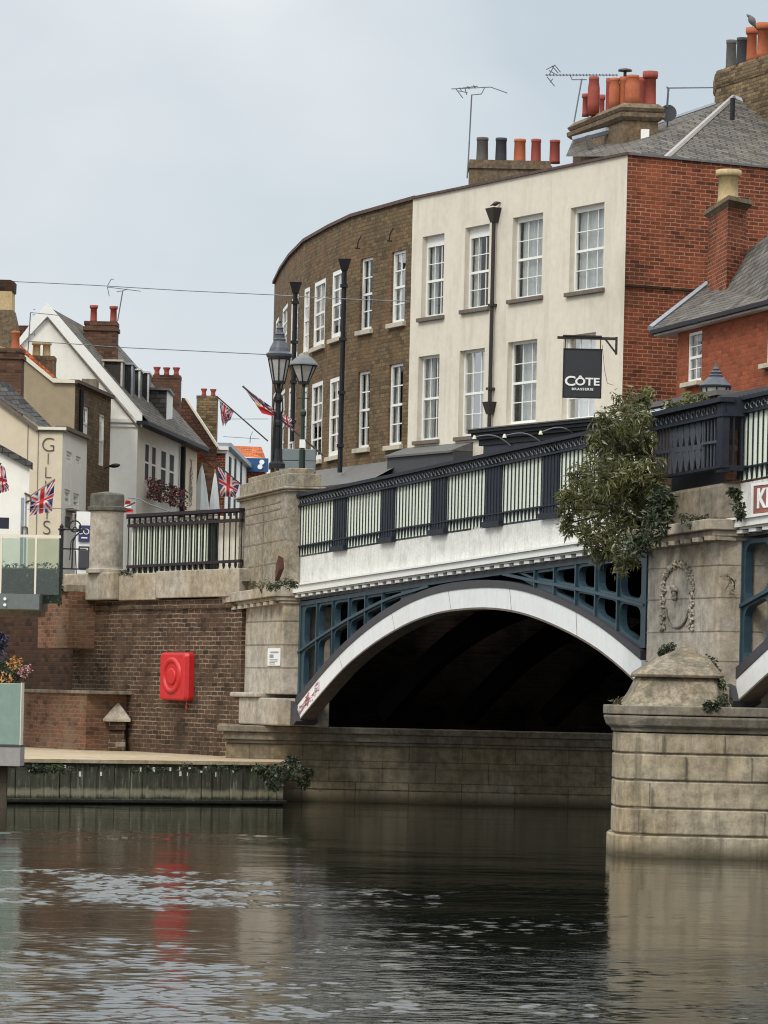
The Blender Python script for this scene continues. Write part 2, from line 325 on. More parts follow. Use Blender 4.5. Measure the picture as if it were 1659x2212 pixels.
def mat_pile():
    m, nt, b, out = newmat('mossy_piling')
    p = geopos(nt); sep = nt.nodes.new('ShaderNodeSeparateXYZ'); nt.links.new(p, sep.inputs[0])
    c = mixc(nt, ramp(nt, noise(nt, p, 1, 6, 0.7, (7, 7, 1.2)), 0.35, 0.65), (0.04, 0.033, 0.022), (0.085, 0.09, 0.058))
    c = mixc(nt, ramp(nt, noise(nt, p, 1, 5, 0.7, (14, 14, 2)), 0.55, 0.75), c, (0.30, 0.31, 0.24))
    n = noise(nt, p, 6, 4)
    ad = nt.nodes.new('ShaderNodeMath'); ad.operation = 'MULTIPLY_ADD'; ad.inputs[1].default_value = 0.16; nt.links.new(n, ad.inputs[0]); nt.links.new(sep.outputs[2], ad.inputs[2])
    r = nt.nodes.new('ShaderNodeValToRGB'); nt.links.new(ad.outputs[0], r.inputs[0])
    e = r.color_ramp.elements
    e[0].position = 0.20; e[0].color = (0, 0, 0, 1); e[1].position = 0.27; e[1].color = (1, 1, 1, 1)
    x = e.new(0.33); x.color = (1, 1, 1, 1); x = e.new(0.40); x.color = (0, 0, 0, 1)
    k = nt.nodes.new('ShaderNodeMath'); k.operation = 'MULTIPLY'; k.inputs[1].default_value = 0.75; nt.links.new(r.outputs[0], k.inputs[0])
    c = mixc(nt, k.outputs[0], c, (0.30, 0.27, 0.18))
    c = mixc(nt, ramp(nt, ad.outputs[0], 0.15, 0.24, (1, 1, 1), (0, 0, 0)), c, (0.014, 0.013, 0.008))
    nt.links.new(c, b.inputs['Base Color']); b.inputs['Roughness'].default_value = 0.85
    bump(nt, b, noise(nt, p, 10, 5), 0.6, 0.03)
    return m
M['timber_pile'] = mat_pile()

def mat_water():
    m, nt, b, out = newmat('river_water')
    p = geopos(nt)
    b.inputs['Base Color'].default_value = (0.006, 0.008, 0.005, 1)
    b.inputs['Roughness'].default_value = 0.02; b.inputs['IOR'].default_value = 1.33; b.inputs['Specular IOR Level'].default_value = 0.5
    bump(nt, b, noise(nt, p, 1, 3, 0.6, (16, 14, 1)), 0.15, 0.01)
    return m
M['water'] = mat_water()

# ------------------------------------------------------------------ mesh builder
class MB:
    def __init__(self): self.v = []; self.f = []; self.col = None
    def add(self, vs, fs):
        n = len(self.v); self.v += [Vector(a) for a in vs]; self.f += [tuple(i + n for i in f) for f in fs]; return self
    def box(self, x0, x1, y0, y1, z0, z1):
        if x0 > x1: x0, x1 = x1, x0
        if y0 > y1: y0, y1 = y1, y0
        if z0 > z1: z0, z1 = z1, z0
        return self.add([(x0, y0, z0), (x1, y0, z0), (x1, y1, z0), (x0, y1, z0), (x0, y0, z1), (x1, y0, z1), (x1, y1, z1), (x0, y1, z1)],
                 [(0, 3, 2, 1), (4, 5, 6, 7), (0, 1, 5, 4), (1, 2, 6, 5), (2, 3, 7, 6), (3, 0, 4, 7)])
    def prism(self, poly, y0, y1, sk=(0, 0)):
        """polygon in the x-z plane pushed from y0 to y1; sk = sideways drift per metre"""
        n = len(poly)
        vs = [(a + sk[0] * y0, y0, z + sk[1] * y0) for a, z in poly] + [(a + sk[0] * y1, y1, z + sk[1] * y1) for a, z in poly]
        fs = [tuple(range(n)), tuple(range(2 * n - 1, n - 1, -1))]
        fs += [(i, i + n, (i + 1) % n + n, (i + 1) % n) for i in range(n)]
        return self.add(vs, fs)
    def band(self, o, i, y0, y1, sk=(0, 0)):
        """strip between two polylines of equal length in the x-z plane"""
        n = len(o); vs = []
        for yy in (y0, y1):
            vs += [(a + sk[0] * yy, yy, z) for a, z in o] + [(a + sk[0] * yy, yy, z) for a, z in i]
        fs = []
        for k in range(n - 1):
            fs += [(n + k, n + k + 1, k + 1, k), (2 * n + k, 2 * n + k + 1, 3 * n + k + 1, 3 * n + k),
                   (k, k + 1, 2 * n + k + 1, 2 * n + k), (n + k + 1, n + k, 3 * n + k, 3 * n + k + 1)]
        fs += [(0, 2 * n, 3 * n, n), (n - 1, 2 * n - 1, 4 * n - 1, 3 * n - 1)]
        return self.add(vs, fs)
    def ring(self, o, i, y0, y1):
        """closed frame between outer and inner loops of equal length in the x-z plane"""
        return self.band(list(o) + [o[0]], list(i) + [i[0]], y0, y1)
    def column(self, poly, z0, z1):
        n = len(poly)
        return self.add([(a, b, z0) for a, b in poly] + [(a, b, z1) for a, b in poly],
                 [tuple(range(n - 1, -1, -1)), tuple(range(n, 2 * n))] + [(i, (i + 1) % n, (i + 1) % n + n, i + n) for i in range(n)])
    def loft(self, rings, cap=True):
        n = len(rings[0]); vs = [p for r in rings for p in r]; fs = []
        for k in range(len(rings) - 1):
            for i in range(n):
                j = (i + 1) % n; fs.append((k * n + i, k * n + j, (k + 1) * n + j, (k + 1) * n + i))
        if cap: fs += [tuple(range(n - 1, -1, -1)), tuple(range((len(rings) - 1) * n, len(rings) * n))]
        return self.add(vs, fs)
    def tube(self, a, b, r, r2=None, n=6):
        a = Vector(a); b = Vector(b); d = b - a
        if d.length < 1e-6: return self
        q = d.to_track_quat('Z', 'Y'); r2 = r if r2 is None else r2
        rr = []
        for p, rad in ((a, r), (b, r2)):
            rr.append([p + q @ Vector((rad * math.cos(2 * PI * i / n), rad * math.sin(2 * PI * i / n), 0)) for i in range(n)])
        return self.loft(rr)
    def path(self, pts, r, n=6, r2=None):
        r2 = r if r2 is None else r2; m = len(pts) - 1
        for i in range(m):
            ra = r + (r2 - r) * i / m; rb = r + (r2 - r) * (i + 1) / m
            self.tube(pts[i], pts[i + 1], ra, rb, n)
        return self
    def lathe(self, prof, c=(0, 0, 0), n=16, rot=0.0, sq=None):
        rr = []
        for r, z in prof:
            rr.append([(c[0] + r * math.cos(rot + 2 * PI * i / n), c[1] + r * math.sin(rot + 2 * PI * i / n), c[2] + z) for i in range(n)])
        return self.loft(rr)
    def quad(self, a, b, c, d): return self.add([a, b, c, d], [(0, 1, 2, 3)])
    def poly(self, pts): return self.add(pts, [tuple(range(len(pts)))])
    def build(self, name, mat, parent=None, smooth=False, bevel=0.0, fix=True):
        me = bpy.data.meshes.new(name); me.from_pydata([tuple(v) for v in self.v], [], self.f)
        if fix:
            bm = bmesh.new(); bm.from_mesh(me); bmesh.ops.recalc_face_normals(bm, faces=bm.faces)
            bm.to_mesh(me); bm.free()
        uvl = me.uv_layers.new(name='UVMap')
        for p in me.polygons:
            nrm = p.normal
            if abs(nrm.z) > 0.85:
                for li in p.loop_indices:
                    c = me.vertices[me.loops[li].vertex_index].co; uvl.data[li].uv = (c.x, c.y)
            else:
                t = Vector((-nrm.y, nrm.x, 0)).normalized()
                if t.x < -0.01 or (abs(t.x) <= 0.01 and t.y < 0): t = -t
                bt = nrm.cross(t); 
                if bt.z < 0: bt = -bt
                for li in p.loop_indices:
                    c = me.vertices[me.loops[li].vertex_index].co; uvl.data[li].uv = (c.dot(t), c.dot(bt))
            if smooth: p.use_smooth = True
        me.materials.append(mat if not isinstance(mat, str) else M[mat])
        o = bpy.data.objects.new(name, me); C.objects.link(o)
        if parent: o.parent = parent
        if bevel:
            b = o.modifiers.new('bevel', 'BEVEL'); b.width = bevel; b.segments = 2; b.limit_method = 'ANGLE'
        return o

def thing(name, label, cat, fr=None, loc=None, rot=0.0, group=None):
    o = bpy.data.objects.new(name, None); C.objects.link(o); o.empty_display_size = 0.3
    if fr is not None: o.location = fr.p0; o.rotation_euler = (0, 0, fr.rot)
    else: o.location = loc or (0, 0, 0); o.rotation_euler = (0, 0, rot)
    o['label'] = label; o['category'] = cat
    if group: o['group'] = group
    return o
def tag(o, label=None, cat=None, group=None, kind=None):
    if label: o['label'] = label
    if cat: o['category'] = cat
    if group: o['group'] = group
    if kind: o['kind'] = kind
    return o

def text(body, size, mat, parent, loc, rotz=0.0, name='lettering', spacing=1.0, sx=1.0, depth=0.006, extra=0.0, align='CENTER', lean=0.0):
    cu = bpy.data.curves.new(name, 'FONT'); cu.body = body; cu.size = size; cu.extrude = depth
    cu.align_x = align; cu.align_y = 'CENTER'; cu.space_character = spacing; cu.offset = extra
    o = bpy.data.objects.new(name, cu); C.objects.link(o)
    bpy.context.view_layer.update()
    dg = bpy.context.evaluated_depsgraph_get()
    me = bpy.data.meshes.new_from_object(o.evaluated_get(dg))
    bpy.data.objects.remove(o); me.name = name
    rotm = Matrix.Rotation(rotz, 4, 'Z') @ Matrix.Rotation(PI / 2, 4, 'X')
    me.transform(Matrix.Translation(loc) @ rotm @ Matrix.Diagonal((sx, 1, 1, 1)))
    me.materials.clear(); me.materials.append(M[mat])
    o = bpy.data.objects.new(name, me); C.objects.link(o); o.parent = parent
    return o

# ------------------------------------------------------------------ repeated building pieces
def wall(mb, u0, u1, z0, z1, holes, y=0.0, rev=0.18):
    us = sorted(set([u0, u1] + [h[0] for h in holes] + [h[1] for h in holes]))
    zs = sorted(set([z0, z1] + [h[2] for h in holes] + [h[3] for h in holes]))
    us = [a for a in us if u0 <= a <= u1]; zs = [a for a in zs if z0 <= a <= z1]
    for i in range(len(us) - 1):
        for j in range(len(zs) - 1):
            cu = (us[i] + us[i + 1]) / 2; cz = (zs[j] + zs[j + 1]) / 2
            if any(h[0] < cu < h[1] and h[2] < cz < h[3] for h in holes): continue
            mb.quad((us[i], y, zs[j]), (us[i + 1], y, zs[j]), (us[i + 1], y, zs[j + 1]), (us[i], y, zs[j + 1]))
    for a, b, c, d in holes:
        e = y + rev
        mb.quad((a, y, c), (a, e, c), (a, e, d), (a, y, d)); mb.quad((b, e, c), (b, y, c), (b, y, d), (b, e, d))
        mb.quad((a, e, c), (a, y, c), (b, y, c), (b, e, c)); mb.quad((a, y, d), (a, e, d), (b, e, d), (b, y, d))
    return mb

SASHN = 0
def sash(parent, a, b, c, d, y=0.15, cols=3, rows=4, fmat='white_paint', curtain='curtain', cover=0.75, sill=None, sillz=0.1, sillp=0.09, bar=0.022, fw=0.06, box=0.0, name='window', mir=False):
    """sash window: frame with glazing bars > pane, curtain or blind, sill"""
    mb = MB(); w = b - a; h = d - c
    top = d - box * h
    if box > 0: mb.box(a, b, y - 0.02, y + 0.03, top, d)
    mb.ring([(a, c), (b, c), (b, top), (a, top)], [(a + fw, c + fw * 1.2), (b - fw, c + fw * 1.2), (b - fw, top - fw), (a + fw, top - fw)], y - 0.02, y + 0.05)
    mid = (c + top) / 2
    mb.box(a + fw * .5, b - fw * .5, y - 0.01, y + 0.04, mid - 0.03, mid + 0.03)
    for i in range(1, cols):
        x = a + fw + (w - 2 * fw) * i / cols; mb.box(x - bar / 2, x + bar / 2, y + 0.003, y + 0.03, c + fw, top - fw * .5)
    for j in range(1, rows):
        if j * 2 == rows: continue
        z = c + fw + (top - c - 2 * fw) * j / rows; mb.box(a + fw * .5, b - fw * .5, y + 0.002, y + 0.028, z - bar / 2, z + bar / 2)
    o = mb.build(name, fmat, parent)
    MB().quad((a + .02, y + 0.02, c + .02), (b - .02, y + 0.02, c + .02), (b - .02, y + 0.02, top - .02), (a + .02, y + 0.02, top - .02)).build('pane', 'glass', o)
    if curtain:
        global SASHN
        SASHN += 1; cb = MB()
        runs = [(a + w * (1 - cover), b)] if mir else [(a, a + w * cover)]
        if curtain == 'curtain' and SASHN % 4 == 1: runs = [(a, a + w * .32), (b - w * .3, b)]
        zlo = c if (curtain == 'curtain' or SASHN % 3) else c + (top - c) * .45
        for ua, ub in runs:
            n = max(6, int((ub - ua) / 0.03)); pts = []
            for i in range(n + 1):
                x = ua + (ub - ua) * i / n; pts.append((x, y + 0.12 + 0.03 * math.sin(i * 1.9 + SASHN) + 0.012 * math.sin(i * 0.7)))
            for i in range(n):
                cb.quad((pts[i][0], pts[i][1], zlo), (pts[i + 1][0], pts[i + 1][1], zlo), (pts[i + 1][0], pts[i + 1][1], top), (pts[i][0], pts[i][1], top))
        cb.build('curtain' if curtain == 'curtain' else 'blind', curtain, o)
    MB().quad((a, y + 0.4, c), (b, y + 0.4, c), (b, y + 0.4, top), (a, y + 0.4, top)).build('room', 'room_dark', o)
    if sill:
        MB().box(a - 0.1, b + 0.1, -sillp, y, c - sillz, c).build('sill', sill, o, bevel=0.01)
    return o

def hole(fr, x0, x1, yt, yb, off=0.0):
    """opening given by its left/right sight lines and top/bottom seen at its middle"""
    ym = (yt + yb) / 2; xm = (x0 + x1) / 2
    return (fr.u(x0, ym), fr.u(x1, ym), fr.z(xm, yb), fr.z(xm, yt))

def pot(parent, c, r, h, mat, kind='plain', n=14):
    c = Vector(c)
    if kind == 'plain': prof = [(r * 1.08, 0), (r * 1.0, h * .1), (r * .92, h * .86), (r * 1.0, h * .88), (r * 1.0, h), (r * .8, h), (r * .76, h * .9)]
    elif kind == 'belly': prof = [(r * .95, 0), (r * 1.02, h * .3), (r * 1.0, h * .7), (r * .82, h * .9), (r * .86, h * .91), (r * .86, h), (r * .7, h), (r * .66, h * .9)]
    elif kind == 'roll': prof = [(r * .98, 0), (r * .86, h * .15), (r * .8, h * .8), (r * 1.02, h * .82), (r * 1.08, h * .88), (r * 1.08, h), (r * .8, h), (r * .76, h * .9)]
    elif kind == 'flare': prof = [(r * .9, 0), (r * .66, h * .35), (r * .66, h * .6), (r * 1.0, h * .9), (r * 1.0, h), (r * .8, h), (r * .6, h * .7)]
    o = MB().lathe(prof, c, n).build('pot', mat, parent, smooth=False)
    for p in o.data.polygons: p.use_smooth = abs(p.normal.z) < 0.5
    return o

def leaves(mb, pts, size, elong=3.2, droop=0.3, rnd=random):
    for p in pts:
        L = size * rnd.uniform(.6, 1.3); W = L / elong
        th = rnd.uniform(0, 2 * PI); el = rnd.uniform(-1.0, 0.7) - droop
        d = Vector((math.cos(th) * math.cos(el), math.sin(th) * math.cos(el), math.sin(el)))
        s = d.cross(Vector((rnd.uniform(-1, 1), rnd.uniform(-1, 1), rnd.uniform(-1, 1)))).normalized() * W / 2
        up = s.cross(d).normalized() * W * .25
        p = Vector(p)
        mb.add([p, p + d * L * .45 + s + up, p + d * L, p + d * L * .45 - s + up, p + d * L * .45], [(0, 1, 4), (1, 2, 4), (2, 3, 4), (3, 0, 4)])

def blob(c, r, n, rnd=random, shell=0.35):
    out = []
    for _ in range(n):
        while True:
            q = Vector((rnd.uniform(-1, 1), rnd.uniform(-1, 1), rnd.uniform(-1, 1)))
            if q.length <= 1 and q.length > shell * rnd.random(): break
        out.append(Vector((c[0] + q.x * r[0], c[1] + q.y * r[1], c[2] + q.z * r[2])))
    return out

def weed(name, label, cat, base, blobs, mat, size, n, elong=3.0, stems=True, group=None):
    """base: world point; blobs: world centres with radius"""
    t = thing(name, label, cat, loc=base, group=group); base = Vector(base)
    mb = MB()
    for c, r in blobs:
        c = Vector(c) - base; leaves(mb, blob(c, (r, r, r), n), size, elong)
    mb.build('foliage', mat, t, fix=False)
    if stems:
        sb = MB()
        for c, r in blobs:
            c = Vector(c) - base; mid = c * .5 + Vector((random.uniform(-.05, .05), 0, .04))
            sb.path([(0, 0, 0), mid, c], .012, 5, .006)
        sb.build('stem', 'bark', t)
    return t

# ================================================================== SETTING
# river: real wave geometry where it can be seen, flat beyond
import numpy as np
def river():
    rg = np.random.default_rng(4)
    xs = np.concatenate([[-400, -60, -25, -14, -10, -9, -8, -7, -6.5], np.arange(-6.2, 6.21, .035), [6.5, 7, 8, 9, 10, 14, 25, 60, 400]])
    ys = [-30, 5, 15, 22]; y = 25.0
    while y < 84: ys.append(y); y += (.026 if y < 52 else .05) * (y / 25) ** 1.2
    ys = np.array(ys + [90, 120, 200, 700])
    X, Y = np.meshgrid(xs, ys)
    def sst(v, a, b):
        t = np.clip((v - a) / (b - a), 0, 1); return t * t * (3 - 2 * t)
    def field(n, lmin, lmax, spread, seed, ramp_=0.0):
        r = np.random.default_rng(seed); h = np.zeros_like(X)
        for k in range(n):
            lam = lmin * (lmax / lmin) ** r.random(); th = r.normal(PI / 2, spread); kk = 2 * PI / lam
            am = lam / (2 * PI) / math.sqrt(n / 2); h += am * np.sin(kk * (math.cos(th) * X + math.sin(th) * Y) + r.random() * 2 * PI)
        return h                                   # slope rms about 1
    patch = field(26, 2.2, 9.0, 1.2, 8); patch = patch / patch.std()
    fine = field(110, .13, .36, .85, 1); fn2 = np.tanh((fine / fine.std()) ** 2 / 2.5) * 2.0; tiny = field(60, .10, .2, 1.2, 14); mid = field(40, .5, 1.8, .8, 2); long_ = field(20, 2.0, 6.0, .7, 3)
    gust = field(30, .7, 2.6, 1.0, 6); gust = gust / gust.std(); spot = field(40, .22, .7, 1.2, 9); spot = spot / spot.std(); spot2 = field(30, .25, .6, 1.2, 12); spot2 = spot2 / spot2.std()
    wash = sst(Y, 39.0, 41.5) * (1 - sst(Y, 46.0, 50.0)) * (1 - sst(X + (Y - 44) * .10 + patch * .25, -1.6, -.3))
    wash2 = sst(Y, 39.0, 41.0) * (1 - sst(Y, 43.0, 46.5)) * .35
    fore = 1 - sst(Y + patch * 1.3, 28.5, 37.0)
    side = 1 - (.84 - .4 * (1 - sst(Y, 28.5, 30.5))) * sst(X, -.9, .6) + .2 * sst(X, 2.6, 3.4) * (1 - sst(Y, 30, 33))
    line = sst(Y, 56.5, 58.5) * (1 - sst(Y, 60.5, 63)) * (1 - sst(X, -1.6, -.4))
    amp = .0045 + (.15 * wash + .04 * wash2 + .10 * fore * side + .06 * line) * (.25 + .85 * sst(gust, -.8, .9)) * (.5 + .7 * sst(spot, -.6, .9))
    burst = .16 * sst(patch, .2, 1.4) * (1 - sst(Y, 44, 50))
    h = fine * (amp * (.55 + .5 * fn2) + burst * .25 * sst(fn2, 1.5, 1.95)) + tiny * (.003 + amp * .22) + mid * (.004 + amp * .10) + long_ * .004
    near = (np.abs(X) < 6.3) & (Y > 24.5) & (Y < 86); h = np.where(near, h, 0.0)
    ny, nx = X.shape; co = np.stack([X, Y, h], -1).reshape(-1, 3).astype(np.float32)
    i = np.arange((ny - 1) * (nx - 1)); r_, c_ = i // (nx - 1), i % (nx - 1); v0 = r_ * nx + c_
    idx = np.stack([v0, v0 + 1, v0 + nx + 1, v0 + nx], -1).reshape(-1).astype(np.int32)
    me = bpy.data.meshes.new('river_water'); me.vertices.add(len(co)); me.vertices.foreach_set('co', co.reshape(-1))
    me.loops.add(len(idx)); me.loops.foreach_set('vertex_index', idx); me.polygons.add(len(i))
    me.polygons.foreach_set('loop_start', (i * 4).astype(np.int32)); me.polygons.foreach_set('use_smooth', np.ones(len(i), dtype=bool))
    me.update(calc_edges=True); me.validate(); me.materials.append(M['water'])
    o = bpy.data.objects.new('river_water', me); C.objects.link(o); tag(o, kind='structure')
river()

# ------------------------------------------------------------------ BRIDGE frame
BF = frame((640, 1400, 105.6), (1600, 1400, 144))
wv = Vector((1, 0.02, 0)).normalized()                   # direction of piers and abutment (the bridge is skewed)
SK = wv.dot(BF.d) / wv.dot(BF.n)                         # sideways drift per metre of depth
print('bridge L', BF.L, 'skew', SK, 'rot', math.degrees(BF.rot))
b_ = BF.uz
def line(pts):
    """level line on the bridge face through surveyed points, extended straight"""
    q = [b_(*p) for p in pts]
    def f(u):
        if u <= q[0][0] or len(q) == 1: i = 0
        else:
            i = 0
            while i < len(q) - 2 and u > q[i + 1][0]: i += 1
        (a, za), (b, zb) = q[i], q[i + 1]
        return za + (zb - za) * (u - a) / (b - a)
    return f
z_railtop = line([(650, 1072), (863, 1027), (1208, 952), (1605, 864)])
z_beamtop = line([(652, 1204), (863, 1168), (1208, 1118), (1605, 1044)])
z_corn = line([(640, 1269), (962, 1222), (1605, 1126)])
z_cbot = line([(640, 1287), (962, 1239), (1605, 1146)])
z_dent = line([(640, 1296), (962, 1249), (1605, 1157)])
z_chord = line([(645, 1309), (962, 1258), (1605, 1168)])
bridge = thing('road_bridge', 'iron arched road bridge with white arch rib and pale green railing over the river', 'bridge', BF)
U0 = b_(643, 1400)[0]; UP0 = b_(1398, 1250)[0]; UP1 = b_(1593, 1250)[0]; UEND = UP1 + 19.5
PO = -0.33                                               # pilasters stand this far proud
print('U', U0, UP0, UP1)

# arch curve, surveyed points to smooth curves
wt = [(641, 1532), (649, 1524), (687, 1472.6), (751, 1402), (815, 1348), (879, 1308), (911, 1293), (962, 1277), (1050, 1268), (1120, 1271), (1175, 1287), (1228, 1309), (1285, 1339), (1342, 1381), (1393, 1426)]
wb = [(650, 1557), (652, 1554), (687, 1511), (751, 1437), (815, 1386), (879, 1348), (911, 1334), (962, 1318), (1050, 1310), (1120, 1317), (1175, 1335), (1228, 1359), (1285, 1389), (1342, 1432), (1393, 1482)]
dt = [(633, 1518), (641, 1509), (687, 1450), (738, 1393), (815, 1325), (879, 1287), (911, 1274), (962, 1255), (1050, 1245), (1120, 1251), (1175, 1268), (1228, 1292), (1285, 1322), (1342, 1359), (1393, 1398)]
def interp(q, u):
    if u <= q[0][0]:
        (a, za), (b, zb) = q[0], q[1]
    elif u >= q[-1][0]:
        (a, za), (b, zb) = q[-2], q[-1]
    else:
        for i in range(len(q) - 1):
            if q[i][0] <= u <= q[i + 1][0]: (a, za), (b, zb) = q[i], q[i + 1]; break
    return za + (zb - za) * (u - a) / (b - a)
def smooth(q, n=64, k=3):
    us = [q[0][0] + (q[-1][0] - q[0][0]) * i / n for i in range(n + 1)]
    zs = [interp(q, u) for u in us]
    for _ in range(k * 3):
        zs = [zs[0]] + [(zs[i - 1] + zs[i] * 2 + zs[i + 1]) / 4 for i in range(1, n)] + [zs[-1]]
    return list(zip(us, zs))
cu_wt = smooth([b_(*p) for p in wt]); cu_wb = smooth([b_(*p) for p in wb]); cu_dt = smooth([b_(*p) for p in dt]); cu_dt = [(u, interp(cu_wt, u) + (z - interp(cu_wt, u)) * .74) for u, z in cu_dt]
# span two: same rib moved along, raised
DU = b_(1595.6, 1472)[0] - b_(649, 1524)[0]; DZ = b_(1595.6, 1472)[1] - b_(649, 1524)[1]
print('span shift', DU, DZ, 'crown z', max(z for u, z in cu_wt), 'spring', cu_wb[0], cu_wb[-1])
def shift(q): return [(u + DU, z + DZ) for u, z in q]
for k, f in ((0, lambda q: q), (1, shift)):
    a, b, c = f(cu_dt), f(cu_wt), f(cu_wb)
    rib = MB().band(b, c, -0.06, 0.22).build('arch_rib', 'arch_white', bridge)
    MB().band(a, b, -0.075, 0.25).build('rib_flange', 'arch_black', rib)
    MB().band([(u, z - .001) for u, z in c], [(u, z - 0.035) for u, z in c], -0.065, 0.25).build('lower_flange', 'sill_stone', rib)
    for j_ in range(1, 6):
        ip = int(len(b) * j_ / 6); (u_a, z_a), (u_b, z_b_) = b[ip], c[ip]
        MB().quad((u_a, -.063, z_a), (u_a + .015, -.063, z_a), (u_b + .015, -.063, z_b_), (u_b, -.063, z_b_)).build('plate_joint', 'sill_stone', rib, fix=False)
    if k == 0:
        rg_ = random.Random(6)
        for k_, mt_ in enumerate(('graffiti', 'graffiti', 'petal_pink', 'graffiti', 'graffiti')):
            g = MB(); u_0 = b[0][0] + .25 + k_ * .28; pts = []
            for t_ in range(9):
                uu = u_0 + rg_.uniform(-.16, .30); f_ = rg_.uniform(.15, .85); pts.append((uu, -.064, interp(b, uu) * f_ + interp(c, uu) * (1 - f_)))
            g.path(pts, .022 if k_ != 3 else .012, 4); g.build('graffiti', mt_, rib)
    for j, v in enumerate((1.6, 3.2, 4.8, 6.4)):
        MB().band([(u + SK * v, z) for u, z in a], [(u + SK * v, z) for u, z in c], v, v + 0.2).build('inner_rib', 'soffit_shade', bridge)
# springing shoe
for fn in (lambda x, y: b_(x, y),):
    for px in ([(628, 1513), (641, 1508), (649, 1524), (656, 1558), (650, 1566), (632, 1566)], [(1574, 1472), (1587, 1457), (1596, 1472), (1605, 1515), (1602, 1530), (1582, 1529)]):
        MB().prism([b_(*p) for p in px], -0.16, 0.3).build('springing_shoe', 'arch_black', bridge)
# deck
def zl(f, d=0.0): return [(u, f(u) + d) for u in (U0 - 0.3, UP0, UP1, UEND)]
MB().band(zl(z_dent), zl(z_chord, -0.02), 0.3, 8.0, (SK, 0)).build('deck_soffit', 'soffit_shade', bridge)
MB().band(zl(z_beamtop, -0.05), zl(z_dent, 0.002), 0.30, 8.0, (SK, 0)).build('deck', 'asphalt', bridge)
# white beam, cornice, dentils for each span
spans = [(U0 - 0.05, UP0 + 0.05), (UP1 + 0.02, UEND)]
for a, b in spans:
    us = [a + (b - a) * i / 12 for i in range(13)]
    MB().band([(u, z_beamtop(u)) for u in us], [(u, z_corn(u) - .01) for u in us], -0.02, 0.3).build('parapet_beam', 'white_iron', bridge)
    cb = MB(); cb.band([(u, z_corn(u)) for u in us], [(u, z_cbot(u) + .03) for u in us], -0.20, 0.28)
    cb.band([(u, z_corn(u) + .035) for u in us], [(u, z_corn(u) + .001) for u in us], -0.24, 0.28)
    cb.band([(u, z_cbot(u) + .028) for u in us], [(u, z_cbot(u)) for u in us], -0.13, 0.28)
    cn = cb.build('cornice', 'white_paint', bridge)
    MB().band([(u, z_cbot(u) - .002) for u in us], [(u, z_dent(u) - .03) for u in us], -0.04, 0.27).build('dentil_bed', 'arch_black', cn)
    u = a + 0.2
    while u < b - 0.2:
        MB().box(u, u + 0.26, -0.15, -0.045, z_cbot(u) - 0.055, z_cbot(u) - 0.006).build('dentil', 'white_paint', cn); u += 0.49
# spandrel ironwork
def rounded(q, r=0.16, inset=0.07, n=5):
    """inset, round-cornered copy of a cell; returns matching outer and inner loops"""
    c = Vector((sum(p[0] for p in q) / len(q), sum(p[1] for p in q) / len(q)))
    out = []; inn = []; m = len(q)
    ins = []
    for i in range(m):
        p0, p1, p2 = Vector(q[i - 1]), Vector(q[i]), Vector(q[(i + 1) % m])
        e1 = (p1 - p0).normalized(); e2 = (p2 - p1).normalized()
        n1 = Vector((-e1.y, e1.x)); n2 = Vector((-e2.y, e2.x))
        if n1.dot(c - p1) < 0: n1 = -n1
        if n2.dot(c - p1) < 0: n2 = -n2
        k = inset / max(0.25, 1 + n1.dot(n2)); ins.append(p1 + (n1 + n2) * k)
    for i in range(m):
        p0, p1, p2 = ins[i - 1], ins[i], ins[(i + 1) % m]
        a = min(r, (p0 - p1).length * .45); b = min(r, (p2 - p1).length * .45)
        s = p1 + (p0 - p1).normalized() * a; e = p1 + (p2 - p1).normalized() * b
        for j in range(n):
            t = j / (n - 1); inn.append(tuple(s * (1 - t) ** 2 + p1 * 2 * t * (1 - t) + e * t ** 2))
            if i == 0: out.append(tuple(q[i]))
            else: out.append(tuple(q[i]))
    return out, inn
def cells(cols, topf, midf, botf, parent):
    mb = MB()
    for a, b in zip(cols[:-1], cols[1:]):
        for hi, lo in ((topf, midf), (midf, botf)):
            q = [(a, lo(a)), (b, lo(b)), (b, hi(b)), (a, hi(a))]
            if hi(a) - lo(a) < 0.0 and hi(b) - lo(b) < 0.0: continue
            if hi(a) - lo(a) < 0.1: q = [(b, lo(b)), (b, hi(b)), (a, max(hi(a), lo(a)) + .01), (a, hi(a) - .02)]
            if hi(b) - lo(b) < 0.1: q = [(a, lo(a)), (b, hi(b) - .02), (b, hi(b) + .0), (a, hi(a))]
            h = max(hi(a) - lo(a), hi(b) - lo(b))
            if h < 0.18: mb.prism(q, 0.0, 0.1); continue
            o, i = rounded(q, min(0.2, h * .35), min(0.06, h * .2)); mb.ring(o, i, 0.0, 0.12)
    return mb.build('spandrel_frame', 'blue_iron', parent)
ax_u = lambda x, y: b_(x, y)[0]
midL = smooth([b_(*p) for p in [(643, 1412), (687, 1380), (751, 1340), (815, 1306), (857, 1287), (898, 1276), (930, 1266)]], 24, 1)
midR = smooth([b_(*p) for p in [(1090, 1240), (1120, 1246), (1161, 1256), (1200, 1262), (1290, 1280), (1341, 1293), (1395, 1307)]], 24, 1)
colsL = [ax_u(x, 1350) for x in (656, 687, 721, 756, 791, 828, 866, 900)]
colsR = [ax_u(x, 1270) for x in (1120, 1158, 1200, 1247, 1290, 1338, 1389)]
ib = lambda u: interp(cu_dt, u) - 0.0
cells(colsL, lambda u: z_chord(u), lambda u: max(interp(midL, u), ib(u)), lambda u: min(ib(u), interp(midL, u)), bridge)
cells(colsR, lambda u: z_chord(u), lambda u: max(interp(midR, u), ib(u)), lambda u: min(ib(u), interp(midR, u)), bridge)
